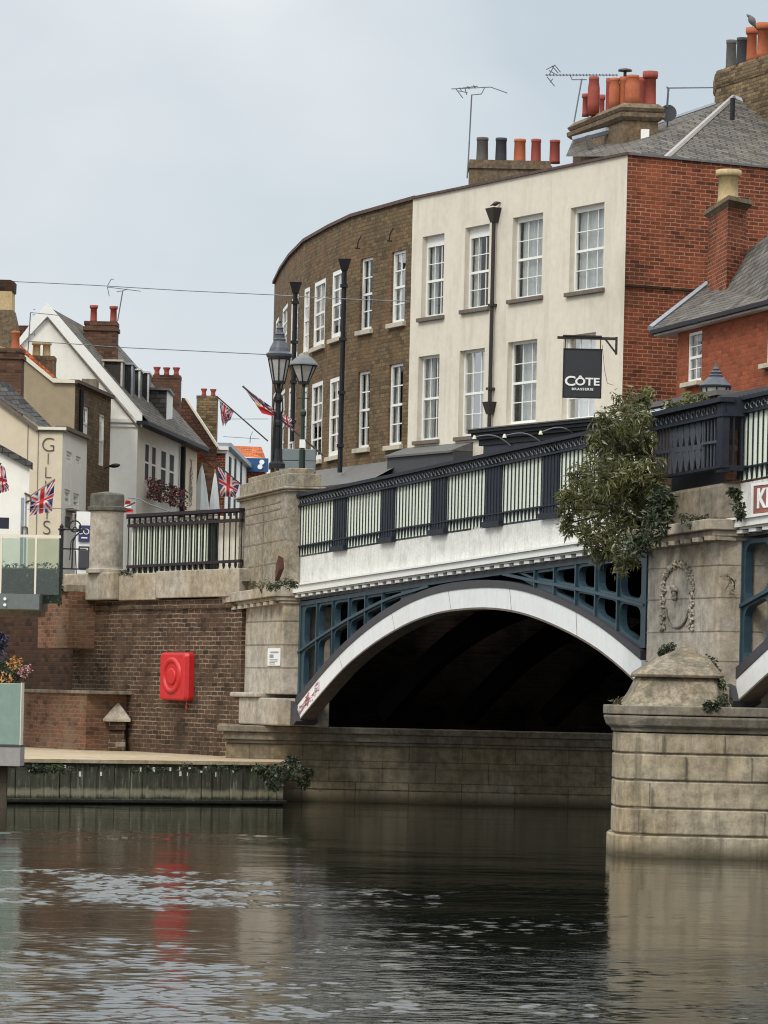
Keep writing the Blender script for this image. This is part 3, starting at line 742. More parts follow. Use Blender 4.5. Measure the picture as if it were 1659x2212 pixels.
# raised face ribs on the frames
rb = MB()
def strip(q, w, y0, y1, mb):
    mb.band([(u, z + w / 2) for u, z in q], [(u, z - w / 2) for u, z in q], y0, y1)
strip([p for p in midL if ib(p[0]) < p[1]], 0.05, -0.05, -0.004, rb); strip([p for p in midR if ib(p[0]) < p[1]], 0.05, -0.05, -0.004, rb)
for u in colsL[1:-1] + colsR[1:-1]:
    if z_chord(u) - ib(u) > 0.25: rb.box(u - .022, u + .022, -0.045, -0.003, ib(u), z_chord(u))
rb.box(colsL[0] - .34, colsL[0] - .12, -0.03, 0.12, ib(colsL[0] - .3), z_chord(colsL[0]))
rb.box(colsL[0] - .12, colsL[0], 0.0, 0.11, ib(colsL[0]), z_chord(colsL[0]))
rb.box(colsR[-1], colsR[-1] + .2, -0.03, 0.12, ib(colsR[-1]), z_chord(colsR[-1]))
ua = [U0 - .1 + i * (UP0 - U0 + .2) / 20 for i in range(21)]
rb.band([(u, z_chord(u) + .07) for u in ua], [(u, z_chord(u) - .01) for u in ua], -0.035, 0.13)
rb.build('spandrel_rib', 'blue_iron', bridge)
# second span spandrel
c2 = [u + DU for u in colsL]; ib2 = lambda u: interp(shift(cu_dt), u)
cells(c2, lambda u: z_chord(u), lambda u: max(interp(midL, u - DU) + DZ, ib2(u)), lambda u: min(ib2(u), interp(midL, u - DU) + DZ), bridge)
rb = MB(); rb.box(c2[0] - .5, c2[0], -0.03, 0.12, ib2(c2[0] - .4), z_chord(c2[0])); q2 = [(u + DU, z + DZ) for u, z in midL if ib2(u + DU) < z + DZ]
strip(q2, 0.05, -0.05, -0.004, rb); rb.build('spandrel_rib', 'blue_iron', bridge)

# railing -----------------------------------------------------------
posts = []
for x0, x1 in ((727, 753), (830, 857), (939, 969), (1055, 1088), (1177, 1212), (1300, 1338)):
    posts.append((ax_u(x0, 1090), ax_u(x1, 1090)))
def railing(a, b, posts, z_t, z_b, name='railing', v=-0.05):
    us = [a + (b - a) * i / 16 for i in range(17)]
    r = MB()
    r.band([(u, z_t(u) + .03) for u in us], [(u, z_t(u) - .03) for u in us], v - 0.08, v + 0.10)
    r.band([(u, z_t(u) - .045) for u in us], [(u, z_t(u) - .19) for u in us], v - 0.005, v + 0.03)
    r.band([(u, z_t(u) - .195) for u in us], [(u, z_t(u) - .225) for u in us], v - 0.05, v + 0.05)
    r.band([(u, z_b(u) + .235) for u in us], [(u, z_b(u) + .21) for u in us], v - 0.025, v + 0.02)
    ro = r.build(name, 'navy_iron', bridge)
    # scrolls in the frieze
    u = a + .12
    while u < b - .1:
        z = z_t(u) - .12; pts = [(u + .07 * math.cos(t * PI / 4), v - .02, z + .05 * math.sin(t * PI / 4)) for t in range(7)]
        MB().path(pts, .012, 4).build('frieze_scroll', 'lead_dark', ro); u += .2
    for p0, p1 in posts:
        pb = MB(); pb.box(p0, p1, v - .005, v + .06, z_b((p0 + p1) / 2) + .02, z_t(p0) - .05)
        for i in range(5):
            x = p0 + (p1 - p0) * (i + .5) / 5; pb.box(x - .02, x + .02, v - .015, v - .006, z_b(x) + .0, z_t(x) - .2)
        pb.box(p0 - .05, p1 + .05, v - .06, v + .05, z_b(p0) + .005, z_b(p0) + .10)
        pb.build('railing_post', 'navy_iron', ro)
    edges = [a + 0.03] + [e for p in posts for e in p] + [b]
    for i in range(0, len(edges) - 1, 2):
        g0, g1 = edges[i], edges[i + 1]
        if g1 - g0 < .2: continue
        n = 6; gu = [g0 + (g1 - g0) * k / n for k in range(n + 1)]
        MB().band([(x, z_t(x) - .22) for x in gu], [(x, z_b(x) + .04) for x in gu], v + .024, v + .05).build('infill_panel', 'pale_panel', ro)
        nb = max(2, int(round((g1 - g0) / .178)))
        for k in range(nb):
            x = g0 + (g1 - g0) * (k + .5) / nb; zt = z_t(x) - .2; zb = z_b(x)
            q = MB(); q.box(x - .015, x + .015, v + .006, v + .016, zb + .05, zt)
            q.loft([[(x - .03, v - .01, zb + .2), (x + .03, v - .01, zb + .2), (x + .03, v + .02, zb + .2), (x - .03, v + .02, zb + .2)],
                    [(x - .006, v - .0, zb + .01), (x + .006, v - .0, zb + .01), (x + .006, v + .01, zb + .01), (x - .006, v + .01, zb + .01)]])
            q.build('baluster', 'navy_iron', ro)
    return ro
railing(U0, UP0 + 0.1, posts, z_railtop, z_beamtop)
railing(UP1 + 0.05, UEND, [(UP1 + 1.9 + 2.4 * k_, UP1 + 2.45 + 2.4 * k_) for k_ in range(7)], z_railtop, z_beamtop)

# pilasters ---------------------------------------------------------
# the abutment pylon at the near end of the wing wall
PA1 = b_(645, 1150)[0] + PO * SK if False else None
P1 = Fr(BF.p0 + BF.n * PO, BF.p0 + BF.d + BF.n * PO)
def p_(x, y):
    u, z = BF.uz(x, y, PO); return u, z
uA0 = p_(504, 1400)[0]; uA1 = p_(611, 1400)[0]
uB0 = p_(1398, 1300)[0]; uB1 = p_(1554, 1300)[0]
print('pilasters', uA0, uA1, uB0, uB1)
def sbox(u0, u1, v0, v1, z0, z1, mb=None, top=None):
    """block whose ends run in the skew direction; z0/z1 may be functions of u"""
    mb = mb or MB()
    f0 = z0 if callable(z0) else (lambda u: z0); f1 = z1 if callable(z1) else (lambda u: z1)
    vs = []
    for f in (f0, f1):
        for (u, v) in ((u0, v0), (u1, v0), (u1, v1), (u0, v1)): vs.append((u + SK * (v - PO), v, f(u)))
    return mb.add(vs, [(0, 3, 2, 1), (4, 5, 6, 7), (0, 1, 5, 4), (1, 2, 6, 5), (2, 3, 7, 6), (3, 0, 4, 7)])
zA = lambda y, x=560: p_(x, y)[1]
# heights on the abutment (front face, read at x = 611)
za = lambda y: p_(611, y)[1]
zcA = p_(611, 1270)[1]; zcAb = p_(611, 1287)[1]
ab = MB()
z_l1 = za(1500)
sbox(uA0, uA1, PO, 0.6, z_l1, zcAb - .14, ab)
ab.build('abutment_pilaster', 'stone_pier', bridge, bevel=0.02)
gr = MB()
for y in (1372, 1434, 1478):
    pass
jt = MB()
for y in (1341, 1392, 1442):
    z = za(y); sbox(uA0 - .01, uA1 + .006, PO - .006, 0.0, z - .012, z + .012, jt)
jt.build('stone_joint', 'stone_dark', bridge)
pad = MB(); sbox(uA0 - .25, uA1 + .02, PO - .1, 0.6, za(1568), za(1508), pad); sbox(uA0 - .32, uA1 - 1.2, PO - .18, 0.6, za(1508), za(1497), pad)
pad.build('pilaster_base', 'stone_pier', bridge, bevel=0.03)
cA = MB(); slopeA = lambda z: (lambda u: z + (z_corn(u) - z_corn(uA1)))
sbox(uA0 - .35, uA1 + .12, PO - .26, 0.6, slopeA(zcAb - .02), slopeA(zcA + .02), cA); sbox(uA0 - .25, uA1 + .08, PO - .16, 0.6, slopeA(zcAb - .10), slopeA(zcAb - .02), cA)
sbox(uA0 - .15, uA1 + .05, PO - .08, 0.6, slopeA(zcAb - .16), slopeA(zcAb - .10), cA)
co = cA.build('pilaster_cornice', 'stone_pier', bridge, bevel=0.015)
u = uA0
while u < uA1 - .2:
    MB().box(u, u + .24, PO - .2, PO - .12, zcAb - .17 + z_corn(u) - z_corn(uA1), zcAb - .105 + z_corn(u) - z_corn(uA1)).build('dentil', 'stone_pier', co); u += .46
# pylon block above
zt_p = za(1021); zc_p = za(1052)
py = MB(); sbox(uA0 + .12, uA1 - .02, PO + .02, .33, slopeA(zcA + .02), slopeA(zc_p - .03), py); py.build('pylon', 'stone_ochre', bridge, bevel=0.02)
pc = MB(); sbox(uA0 + .02, uA1 + .08, PO - .08, .42, slopeA(zc_p - .05), slopeA(zc_p), pc); sbox(uA0 + .07, uA1 + .04, PO - .03, .38, slopeA(zc_p - .1), slopeA(zc_p - .051), pc); sbox(uA0 + .14, uA1 + .02, PO + .02, .34, slopeA(zc_p), slopeA(zt_p - .02), pc)
sbox(uA0 + .45, uA1 - .15, PO + .1, .25, slopeA(zt_p - .02), slopeA(zt_p + .1), pc)
pc.build('pylon_cap', 'stone_ochre', bridge, bevel=0.02)
pj = MB()
for z in (zc_p - .28, zc_p - .42): sbox(uA0 + .6, uA1 - .45, PO + .010, PO + .03, slopeA(z - .016), slopeA(z + .016), pj)
for z in (zcA + .55, zcA + 1.0, zcA + 1.45): sbox(uA0 + .13, uA1 - .018, PO + .014, PO + .03, slopeA(z - .012), slopeA(z + .012), pj)
um = (uA0 + uA1) / 2 + .15; pj.box(um, um + .03, PO + .012, PO + .03, zcA + .2, zc_p - .45)
pj.build('stone_joint', 'stone_dark', bridge)
# abutment footing: long ledge and courses under the arch
AF = Fr(P(480, 1700, 104.5), P(1400, 1700, 104.5 * 1.0))
foot = thing('bridge_abutment', 'stone abutment with projecting ledge running under the left end of the bridge', 'abutment', AF)
af = lambda x, y: AF.uz(x, y)
zL = af(640, 1569)[1]; zL2 = af(640, 1583)[1]; zL3 = af(640, 1600)[1]
uR = af(1420, 1700)[0] + 2.0
uc = af(642, 1700)[0]
print('abut', zL, uc, uR)
MB().box(-0.12, uR, -0.22, 0.8, zL2, zL).box(0.0, uR, -0.14, 0.8, zL3, zL2).box(0.05, uR, -0.08, 0.8, zL3 - .07, zL3).build('ledge', 'stone_dark', foot, bevel=0.02)
body = MB(); zz = [zL3 - .07]; 
for y in (1655, 1702): zz.append(af(640, y)[1])
zz.append(-1.0)
for i in range(len(zz) - 1):
    body.box(0.06, uR, -0.02 - .02 * i, 0.9, zz[i + 1], zz[i] - .025)
    body.box(0.07, uR, 0.0, 0.9, zz[i] - .03, zz[i])
body.build('courses', 'stone_under', foot)
MB().box(uc + .25, uR, 0.75, 1.2, zL, 4.6).build('inner_wall', 'arch_shade_brick', foot)
# impost blocks, painted near-black like the shade around them
for e in (2.6, 4.4): MB().box(uc + e, uc + e + .3, .5, .8, zL, zL + .5).build('bearing_block', 'soffit_shade', foot)

# pilaster of the river pier
zb_ = lambda y: p_(1554, y)[1]
zcB = zb_(1127); zcBb = zb_(1146)
sl = lambda z: (lambda u: z + (z_corn(u) - z_corn(uB1)))
pl = MB(); sbox(uB0, uB1, PO, 1.5, 1.9, sl(zcBb - .12), pl); pl.build('pier_pilaster', 'stone_pier', bridge, bevel=0.02)
pj = MB()
for y in (1220, 1290, 1363, 1428):
    z = zb_(y); sbox(uB0 - .005, uB1 + .005, PO - .006, 0.3, z - .008, z + .008, pj)
pj.build('stone_joint', 'stone_dark', bridge)
cB = MB(); sbox(uB0 - .2, uB1 + .16, PO - .26, 0.8, sl(zcBb + .0), sl(zcB + .03), cB); sbox(uB0 - .12, uB1 + .1, PO - .16, 0.8, sl(zcBb - .09), sl(zcBb), cB)
sbox(uB0 - .06, uB1 + .04, PO - .07, .8, sl(zcBb - .15), sl(zcBb - .09), cB)
co = cB.build('pilaster_cornice', 'stone_pier', bridge, bevel=0.015)
u = uB0 - .05
while u < uB1 - .1:
    MB().box(u, u + .24, PO - .22, PO - .14, zcBb - .15 + z_corn(u) - z_corn(uB1), zcBb - .085 + z_corn(u) - z_corn(uB1)).build('dentil', 'stone_pier', co); u += .46
MB().box(uB1 - .1, uB1 + .12, PO - .1, PO + .2, zcBb - .15, zcBb - .095).build('dentil', 'stone_pier', co)
# parapet block and cage above the pier
zpb = p_(1510, 1052)[1]
pb = MB(); sbox(uB0 + .35, uB1 - .1, PO + .0, .7, sl(zcB + .03), sl(p_(1554, 1043)[1]), pb)
pb.build('parapet_block', 'stone_dark', bridge, bevel=0.05)
zrt = lambda u: p_(1563, 864)[1] + (z_railtop(u) - z_railtop(uB1)); zrb = lambda u: p_(1554, 1035)[1] + (z_railtop(u) - z_railtop(uB1))
cg = MB()
uc0, uc1 = uB0 + .2, uB1 + .1
def cagebar(v0, v1, d0, d1, e0, e1): sbox(e0, e1, v0, v1, lambda u: zrt(u) + d0, lambda u: zrt(u) + d1, cg)
cagebar(PO - .12, PO + .1, -.04, .03, uc0, uc1 + .06)
cagebar(PO - .01, PO + .03, -.21, -.04, uc0, uc1)
cagebar(PO - .07, PO + .05, -.25, -.21, uc0, uc1 + .03)
sbox(uc0, uc1 + .03, PO - .08, PO + .05, lambda u: zrb(u) + .16, lambda u: zrb(u) + .2, cg)
sbox(uc1 - .22, uc1 + .0, PO - .05, PO + .05, lambda u: zrb(u) + .1, lambda u: zrt(u) - .05, cg)
# return side of the cage
sbox(uc1 - .05, uc1 + .01, PO, 0.02, lambda u: zrt(u) - .25, lambda u: zrt(u) + .025, cg)
sbox(uc1 - .05, uc1 + .01, PO, 0.02, lambda u: zrb(u) + .12, lambda u: zrb(u) + .2, cg)
for v in (-.22, -.1, .02): sbox(uc1 - .05, uc1 - .02, v, v + .025, lambda u: zrb(u) + .1, lambda u: zrt(u) - .2, cg)
cage = cg.build('parapet_cage', 'navy_iron', bridge)
u = uc0 + .1
while u < uc1 - .1:
    z = zrt(u) - .125; MB().path([(u + .06 * math.cos(t * PI / 4), PO - .018, z + .055 * math.sin(t * PI / 4)) for t in range(7)], .013, 4).build('frieze_scroll', 'lead_dark', cage); u += .2
lt = MB(); zt = lambda u: zrt(u) - .25; zb = lambda u: zrb(u) + .2
W = uc1 - .22 - uc0
def fbar(u, w, a=0.0, b=1.0, v=PO):
    z0 = zb(u) + (zt(u) - zb(u)) * a; z1 = zb(u) + (zt(u) - zb(u)) * b; lt.box(u - w / 2, u + w / 2, v, v + .02, z0, z1)
for i in range(5): fbar(uc0 + .06 + i * .13, .035)
for i in range(5): fbar(uc1 - .82 + i * .13, .035)
for e in (uc0 + .62, uc1 - .88): fbar(e, .05)
for (e0, e1) in ((uc0, uc0 + .6), (uc1 - .86, uc1 - .22)):
    zc = (zt(e0) + zb(e0)) / 2 + .02; lt.box(e0, e1, PO - .03, PO - .002, zc - .02, zc + .02)
n = 5; g0 = uc0 + .66; g1 = uc1 - .92
for i in range(n):
    u = g0 + (g1 - g0) * (i + .5) / n; w = (g1 - g0) / n * .46
    z0, z1 = zb(u), zt(u); zm = (z0 + z1) / 2
    for (a, b) in ((zm - .02, z1), (z0, zm)):
        h = b - a
        lt.prism([(u - w * .35, a), (u + w * .35, a), (u + w, a + h * .55), (u + w * .5, b), (u - w * .5, b), (u - w, a + h * .55)], PO, PO + .02)
        lt.prism([(u - w * .95, b - h * .45), (u - w * .2, b), (u - w * 1.15, b), (u - w * 1.4, b - h * .1)], PO + .004, PO + .022)
lt.box(g0, g1, PO - .002, PO + .018, (zb(g0) + zt(g0)) / 2 - .03, (zb(g0) + zt(g0)) / 2 + .05)
lt.build('lattice_panel', 'grey_iron', cage)
bk = MB(); sbox(uc0, uc1 - .1, PO + .25, PO + .3, lambda u: zrb(u) + .0, lambda u: zrt(u) - .05, bk); bk.build('dark_backing', 'black_iron', cage)
bk = MB(); sbox(uc1 - .3, uc1 - .2, PO + .1, 0.3, lambda u: zrb(u) + .0, lambda u: zrb(u) + .75, bk); bk.build('brick_core', 'chimney_brick', cage)

# wreath and garland carved on the pilaster
wr = MB(); cx, cz = p_(1466, 1270)
rqw = random.Random(21)
def rope(pts, r, mb, knots=1.0):
    for i, p in enumerate(pts):
        for k in range(4):
            rr = r * rqw.uniform(.38, .62); q = Vector(p) + Vector((rqw.uniform(-r, r) * .8, rqw.uniform(-.01, .02), rqw.uniform(-r, r) * .6))
            d = Vector((rqw.uniform(-1, 1), -.2, rqw.uniform(-1, 1))).normalized() * rr * 1.6
            mb.tube(q - d, q, rr * .35, rr, 6); mb.tube(q, q + d, rr, rr * .2, 6)
hw = p_(1498, 1270)[0] - cx; top = p_(1466, 1215)[1]; bot = p_(1466, 1362)[1]
pts = []
for i in range(26):
    t = PI * i / 25; pts.append((cx + hw * math.cos(t) * (1 + .0), PO - .03, top - .42 + .40 * math.sin(t)))
rope(pts, .055, wr)
for sgn, low in ((-1, bot - .02), (1, bot)):
    z = top - .45; i = 0
    while z > low:
        rope([(cx + sgn * hw * (1.05 if i % 2 else .9), PO - .03, z)], .055, wr); z -= .065; i += 1
# hanging loop
pts = [(cx + hw * .75 * math.cos(t * PI / 12), PO - .02, (top + bot) / 2 - .18 + -.30 * math.sin(t * PI / 12)) for t in range(13)]
MB().path(pts, .018, 5).build('carved_cord', 'stone_dark', bridge)
rope([(cx - .12, PO - .04, (top + bot) / 2 + .02), (cx - .10, PO - .05, (top + bot) / 2 + .10)], .09, wr)
wr.build('carved_wreath', 'stone_pier', bridge, smooth=True)

# brown name board at the right edge
nb_u0, nb_z0 = b_(1632, 1113); nb_z1 = b_(1632, 1048)[1]
board = thing('name_board', 'brown name board with white border and white capitals on the white bridge beam', 'sign', BF)
MB().box(nb_u0, nb_u0 + 1.7, -0.05, -0.021, nb_z0, nb_z1).build('board', 'sign_brown', board)
MB().ring([(nb_u0 - .05, nb_z0 - .025), (nb_u0 + 1.75, nb_z0 - .025), (nb_u0 + 1.75, nb_z1 + .025), (nb_u0 - .05, nb_z1 + .025)],
          [(nb_u0 + .03, nb_z0 + .015), (nb_u0 + 1.67, nb_z0 + .015), (nb_u0 + 1.67, nb_z1 - .015), (nb_u0 + .03, nb_z1 - .015)], -0.06, -0.0515).build('border', 'white_paint', board)
text('KE', .40, 'letter_white', board, (nb_u0 + .16, -0.058, (nb_z0 + nb_z1) / 2 - .0), 0, sx=1.25, align='LEFT', extra=.012)

# ------------------------------------------------------------------ river pier
s0 = 149.5
def pz(y): return H - (y - 1512) / s0
Yf = F / 150.6
pierloc = P(1323, 1844, 148); px = pierloc.x
pier = thing('river_pier', 'banded stone river pier with rounded nose and sloping weathered cap', 'pier', loc=(px, Yf, 0))
def plan(e=0.0, sx=0.0):
    # nose at the left, near side drifting slightly towards the viewer, then straight under the bridge
    return [(-e + sx, 1.6), (-e + sx, .75), (-e + .03 + sx, .50), (-e + .09, .30), (-e + .22, .16), (.55 - e, .04 - e), (1.8, -e - .04), (9.5, -e + .10), (9.5, 4.4 + e), (1.8, 4.6 + e), (.6, 3.6 + e), (-e + .1 + sx, 2.6)]
zb = [pz(1800), pz(1743), pz(1684), pz(1626), pz(1580)]
pm = MB(); pm.column(plan(.06), -1.2, zb[0] - .02)
for a, b in zip(zb[:-1], zb[1:]): pm.column(plan(.0), a + .012, b - .014)
pm.build('courses', 'stone_base', pier, bevel=0.018)
pm = MB()
for a in zb[:-1]: pm.column(plan(-.03), a - .021, a + .013)
pm.build('course_joint', 'stone_dark', pier)
vj = MB()
for (x, k) in ((.62, 3), (.95, 2), (.45, 1), (.30, 0), (1.9, 2), (2.3, 1), (1.5, 3), (2.1, 0)):
    z0, z1 = (zb[k] + .03, zb[k + 1] - .03); vj.box(x, x + .014, -.048, .02, z0, z1)
vj.build('stone_joint', 'stone_dark', pier)
cp = MB(); cp.column(plan(.15), pz(1543), pz(1523)); 
n = len(plan())
rg = [[(a, b, z) for a, b in plan(e)] for e, z in ((.02, pz(1580)), (.03, pz(1573)), (.10, pz(1566)), (.14, pz(1550)), (.14, pz(1545)))]
cp.loft(rg); cp.build('cap', 'stone_dark', pier, bevel=0.015)
# sloping weathered stone on the nose, leaning on the pilaster
def rr(x0, x1, y0, y1, z, c=.12):
    return [(x0 + c, y0, z), (x1 - c, y0, z), (x1, y0 + c, z), (x1, y1 - c, z), (x1 - c, y1, z), (x0 + c, y1, z), (x0, y1 - c, z), (x0, y0 + c, z)]
sp = P(1330, 1523, 149).x - px; ep = P(1562, 1523, 149).x - px
w0 = MB()
zc0 = pz(1524)
def xs(x, y=1480): return P(x, y, 146).x - px
w0.loft([rr(xs(1334), xs(1566), .25, 2.6, zc0), rr(xs(1346), xs(1562), .33, 2.5, zc0 + .05), rr(xs(1360), xs(1552), .45, 2.4, pz(1495)), rr(xs(1371), xs(1544), .55, 2.3, pz(1470)), rr(xs(1374), xs(1540), .6, 2.2, pz(1461))])
w0.loft([rr(xs(1366), xs(1548), .50, 2.3, pz(1461)), rr(xs(1365), xs(1550), .48, 2.3, pz(1455)), rr(xs(1369), xs(1546), .52, 2.3, pz(1449))])
w0.loft([rr(xs(1370), xs(1544), .54, 2.3, pz(1449)), rr(xs(1412), xs(1524), .95, 2.3, pz(1420), .08), rr(xs(1460), xs(1492), 1.4, 2.3, pz(1398), .02), rr(xs(1468), xs(1484), 1.5, 2.2, pz(1393), .01)])
w0.build('weathering', 'stone_cap', pier, bevel=0.012)

# ================================================================== TOWN GROUND AND RIVER WALLS
GZ = 4.55
Yb = F / 104.5
g = MB(); g.poly([(-300, 96, GZ), (-9.0, 96, GZ), (-6.8, 88.6, GZ), (-3.2, 83.2, GZ), (-3.0, Yb + .9, GZ), (12, Yb + .9, GZ), (60, Yb + .9, GZ), (300, Yb + .9, GZ), (300, 900, GZ), (-300, 900, GZ)])
tag(g.build('town_ground', 'asphalt', fix=False), kind='structure')
rw = MB(); rw.box(0, 60, 0, .6, -1, GZ); o = rw.build('river_wall', 'deep_brown_brick'); xw = (AF.p0 + AF.d * uR).x
o.location = (xw, Yb + .05, 0); tag(o, 'dark brick river wall running on beyond the bridge abutment', 'wall')

# wing wall with stone parapet, pillar and railing ------------------
WF = frame((48, 1500, 91.5), (503, 1500, 102.3))
wf = lambda x, y: WF.uz(x, y)
wing = thing('wing_wall', 'dark brown brick retaining wall with stone parapet left of the bridge', 'wall', WF)
u0 = wf(157, 1450)[0]; u1 = wf(520, 1450)[0]
zs0 = wf(330, 1296)[1]; zs1 = wf(330, 1238)[1]
MB().box(u0, u1, 0, .6, -.5, zs0).build('brickwork', 'dark_brick', wing)
MB().box(u0 - .0, u1, -0.05, .55, zs0 - .20, zs0 - .12).build('string_course', 'dark_brick', wing)
sb = MB(); sb.box(wf(265, 1270)[0], wf(345, 1270)[0] - .01, -.10, .6, zs0, zs1).box(wf(345, 1270)[0], u1 - .0, -.10, .6, zs0 + .03, zs1 + .03)
sb.build('stone_parapet', 'stone_pier', wing, bevel=0.02)
pu0, pu1 = wf(157, 1270)[0], wf(264, 1270)[0]
MB().box(pu0, pu1, -.24, .6, zs0 + .02, zs1 + .04).build('plinth', 'stone_pier', wing, bevel=0.03)
# round pillar
pc_u = wf(226, 1150)[0]; zt0 = wf(226, 1240)[1]
def zq(y): return wf(226, y)[1]
rp = 39 / 98.0 * .96
pil = thing('stone_pillar', 'round grey stone pillar with drum cap at the end of the wing railing', 'pillar', loc=WF.w(pc_u, .05, zs1 + .04))
zo = zs1 + .04
MB().lathe([(rp * 1.18, 0), (rp * 1.18, .08), (rp * 1.02, .10), (rp * 1.0, .14), (rp * .98, zq(1108) - zo), (rp * 1.0, zq(1106) - zo)], (0, 0, 0), 28).build('shaft', 'stone_pier', pil, smooth=False)
MB().lathe([(rp * 1.0, zq(1106) - zo), (rp * 1.14, zq(1103) - zo), (rp * 1.16, zq(1096) - zo), (rp * 1.02, zq(1094) - zo), (rp * 1.0, zq(1070) - zo), (rp * .95, zq(1067) - zo), (rp * .1, zq(1062) - zo)], (0, 0, 0), 28).build('drum_cap', 'stone_soot', pil)
# railing on the wing wall
rail = thing('iron_railing', 'dark iron railing with pierced top band on the stone wing parapet', 'railing', WF)
ru0, ru1 = wf(268, 1170)[0], wf(512, 1170)[0]
zt_ = lambda u: interp([(ru0, wf(268, 1113)[1]), (ru1, wf(512, 1099)[1])], u)
zbm = lambda u: interp([(ru0, wf(268, 1224)[1]), (ru1, wf(512, 1211)[1])], u)
v0 = .1
r = MB(); us = [ru0, (ru0 + ru1) / 2, ru1]
r.band([(u, zt_(u) + .02) for u in us], [(u, zt_(u) - .05) for u in us], v0 - .06, v0 + .08)
r.band([(u, zt_(u) - .20) for u in us], [(u, zt_(u) - .27) for u in us], v0 - .03, v0 + .05)
nb_ = 20; dw = (ru1 - ru0) / nb_
for i in range(nb_ + 1):
    u = ru0 + dw * i; r.box(u - .03, u + .03, v0, v0 + .03, zt_(u) - .21, zt_(u) - .04)
    r.box(u - dw * .5, u + dw * .5, v0 + .004, v0 + .026, zt_(u) - .075, zt_(u) - .045) if i < nb_ else None
r.build('pierced_band', 'purple_iron', rail)
MB().band([(u, zbm(u) + .03) for u in us], [(u, zbm(u) - .03) for u in us], v0 - .03, v0 + .05).build('bottom_rail', 'purple_iron', rail)
for i in range(nb_ * 1 + 1):
    u = ru0 + dw * i
    q = MB(); q.box(u - .02, u + .02, v0, v0 + .012, zbm(u), zt_(u) - .25)
    zq_ = zbm(u); q.lathe([(.03, -.03), (.035, -.08), (.008, -.18)], (u, v0 + .015, zq_), 5); q.build('baluster', 'purple_iron', rail)
# green hoarding with pale battens standing in the street behind
pb2 = MB(); pb2.box(wf(437, 1170)[0] + .05, wf(530, 1170)[0], .35, .5, zs1 - .3, wf(480, 1112)[1])
hd = thing('green_hoarding', 'bottle green boarded street kiosk with pale battens behind the wing railing', 'kiosk', WF)
ha, hb = ru0 - .1, wf(437, 1170)[0]
MB().box(ha, hb, .30, 2.6, zs1 - .3, wf(300, 1134)[1]).build('boarding', 'bottle_green', hd)
bt = MB()
for i in range(int((hb - ha) / dw)):
    u = ha + .1 + dw * (i + .5); bt.box(u - dw * .27, u + dw * .27, .16, .18, zs1 - .2, wf(300, 1128)[1])
bt.build('batten', 'pale_batten', hd)
pb2.build('cream_panel', 'render_pale', hd)
MB().box(ha - .05, hb + .05, .19, 2.7, wf(300, 1128)[1], wf(300, 1122)[1]).build('top_board', 'render_pale', hd)

# lower brick wall with coping at the left
LF = frame((20, 1550, 93.5), (190, 1550, 97.5))
low = thing('low_brick_wall', 'low reddish brick wall with thin stone coping beside the quay path', 'wall', LF)
MB().box(LF.u(-160, 1550), LF.u(186, 1550), 0, 1.2, .5, LF.z(120, 1497)).build('brickwork', 'moss_brick', low)
MB().box(LF.u(-160, 1550), LF.u(197, 1550), -.06, 1.2, LF.z(120, 1497), LF.z(120, 1490)).build('coping', 'stone_dark', low, bevel=0.01)
# brick pier and dark recess at the left
DF = frame((0, 1400, 91), (160, 1400, 95.5))
dk = thing('dark_brick_wall', 'shadowed dark brick wall below the glass terrace', 'wall', DF)
MB().box(DF.u(-200, 1400), DF.u(156, 1400), .9, 1.4, .5, DF.z(60, 1316)).build('brickwork', 'deep_brown_brick', dk)  # shadow of the recess is put into the dark brick colour
DP = thing('brick_gate_pier', 'red brick pier with flat stone cap below the black gate post', 'pier', DF)
MB().box(DF.u(91, 1350), DF.u(157, 1350), -.1, .9, DF.z(120, 1400), DF.z(120, 1280)).build('shaft', 'moss_brick', DP)
MB().box(DF.u(88, 1275), DF.u(158, 1275), -.18, 1.0, DF.z(120, 1280), DF.z(120, 1264)).build('cap', 'stone_ochre', DP, bevel=0.015)

# glass terrace
GF = frame((0, 1280, 98), (131, 1280, 98))
gt = thing('glass_balustrade', 'glass terrace balustrade with cream handrail over a grey steel edge beam', 'balustrade', GF)
gu = lambda x, y=1220: GF.u(x, y)
MB().box(gu(-150), gu(88), -.15, 2.0, GF.z(40, 1316), GF.z(40, 1283)).build('edge_beam', 'steel_grey', gt)
bo = MB(); 
for y in (1296, 1306): bo.lathe([(.0, 0), (.045, 0), (.045, .03), (.0, .04)], (0, 0, 0), 8)
bo = MB()
for y in (1294, 1307):
    bo.tube((gu(14), -.19, GF.z(14, y)), (gu(14), -.14, GF.z(14, y)), .035, n=8)
bo.build('bolt', 'letter_white', gt)
MB().box(gu(-150), gu(130), -.02, .04, GF.z(60, 1161), GF.z(60, 1155)).build('handrail', 'pot_buff' if False else 'render_pale', gt)
gp = MB()
for a, b in ((-150, -75), (-73, 1), (3, 75), (79, 128)):
    gp.box(gu(a), gu(b), 0, .015, GF.z(40, 1283), GF.z(40, 1163))
gp.build('glass_panel', 'glass_green', gt)
pp = MB()
for x in (77, 2): pp.box(gu(x) - .02, gu(x) + .02, -.03, .03, GF.z(40, 1283), GF.z(40, 1160))
pp.build('post', 'render_pale', gt)
MB().box(gu(-150), gu(86), 1.3, 1.7, GF.z(40, 1330), GF.z(40, 1222)).build('terrace_planter', 'stone_dark', gt)
hb_ = MB(); pts = []
for i in range(1500): pts.append((random.uniform(gu(-100), gu(128)), random.uniform(.5, 1.2), random.uniform(GF.z(40, 1300), GF.z(40, 1212)) - GF.z(40, 1300)))
hedge = thing('box_hedge', 'dark green clipped hedge seen through the glass terrace balustrade', 'hedge', loc=GF.w(0, 0, GF.z(40, 1300)), rot=GF.rot)
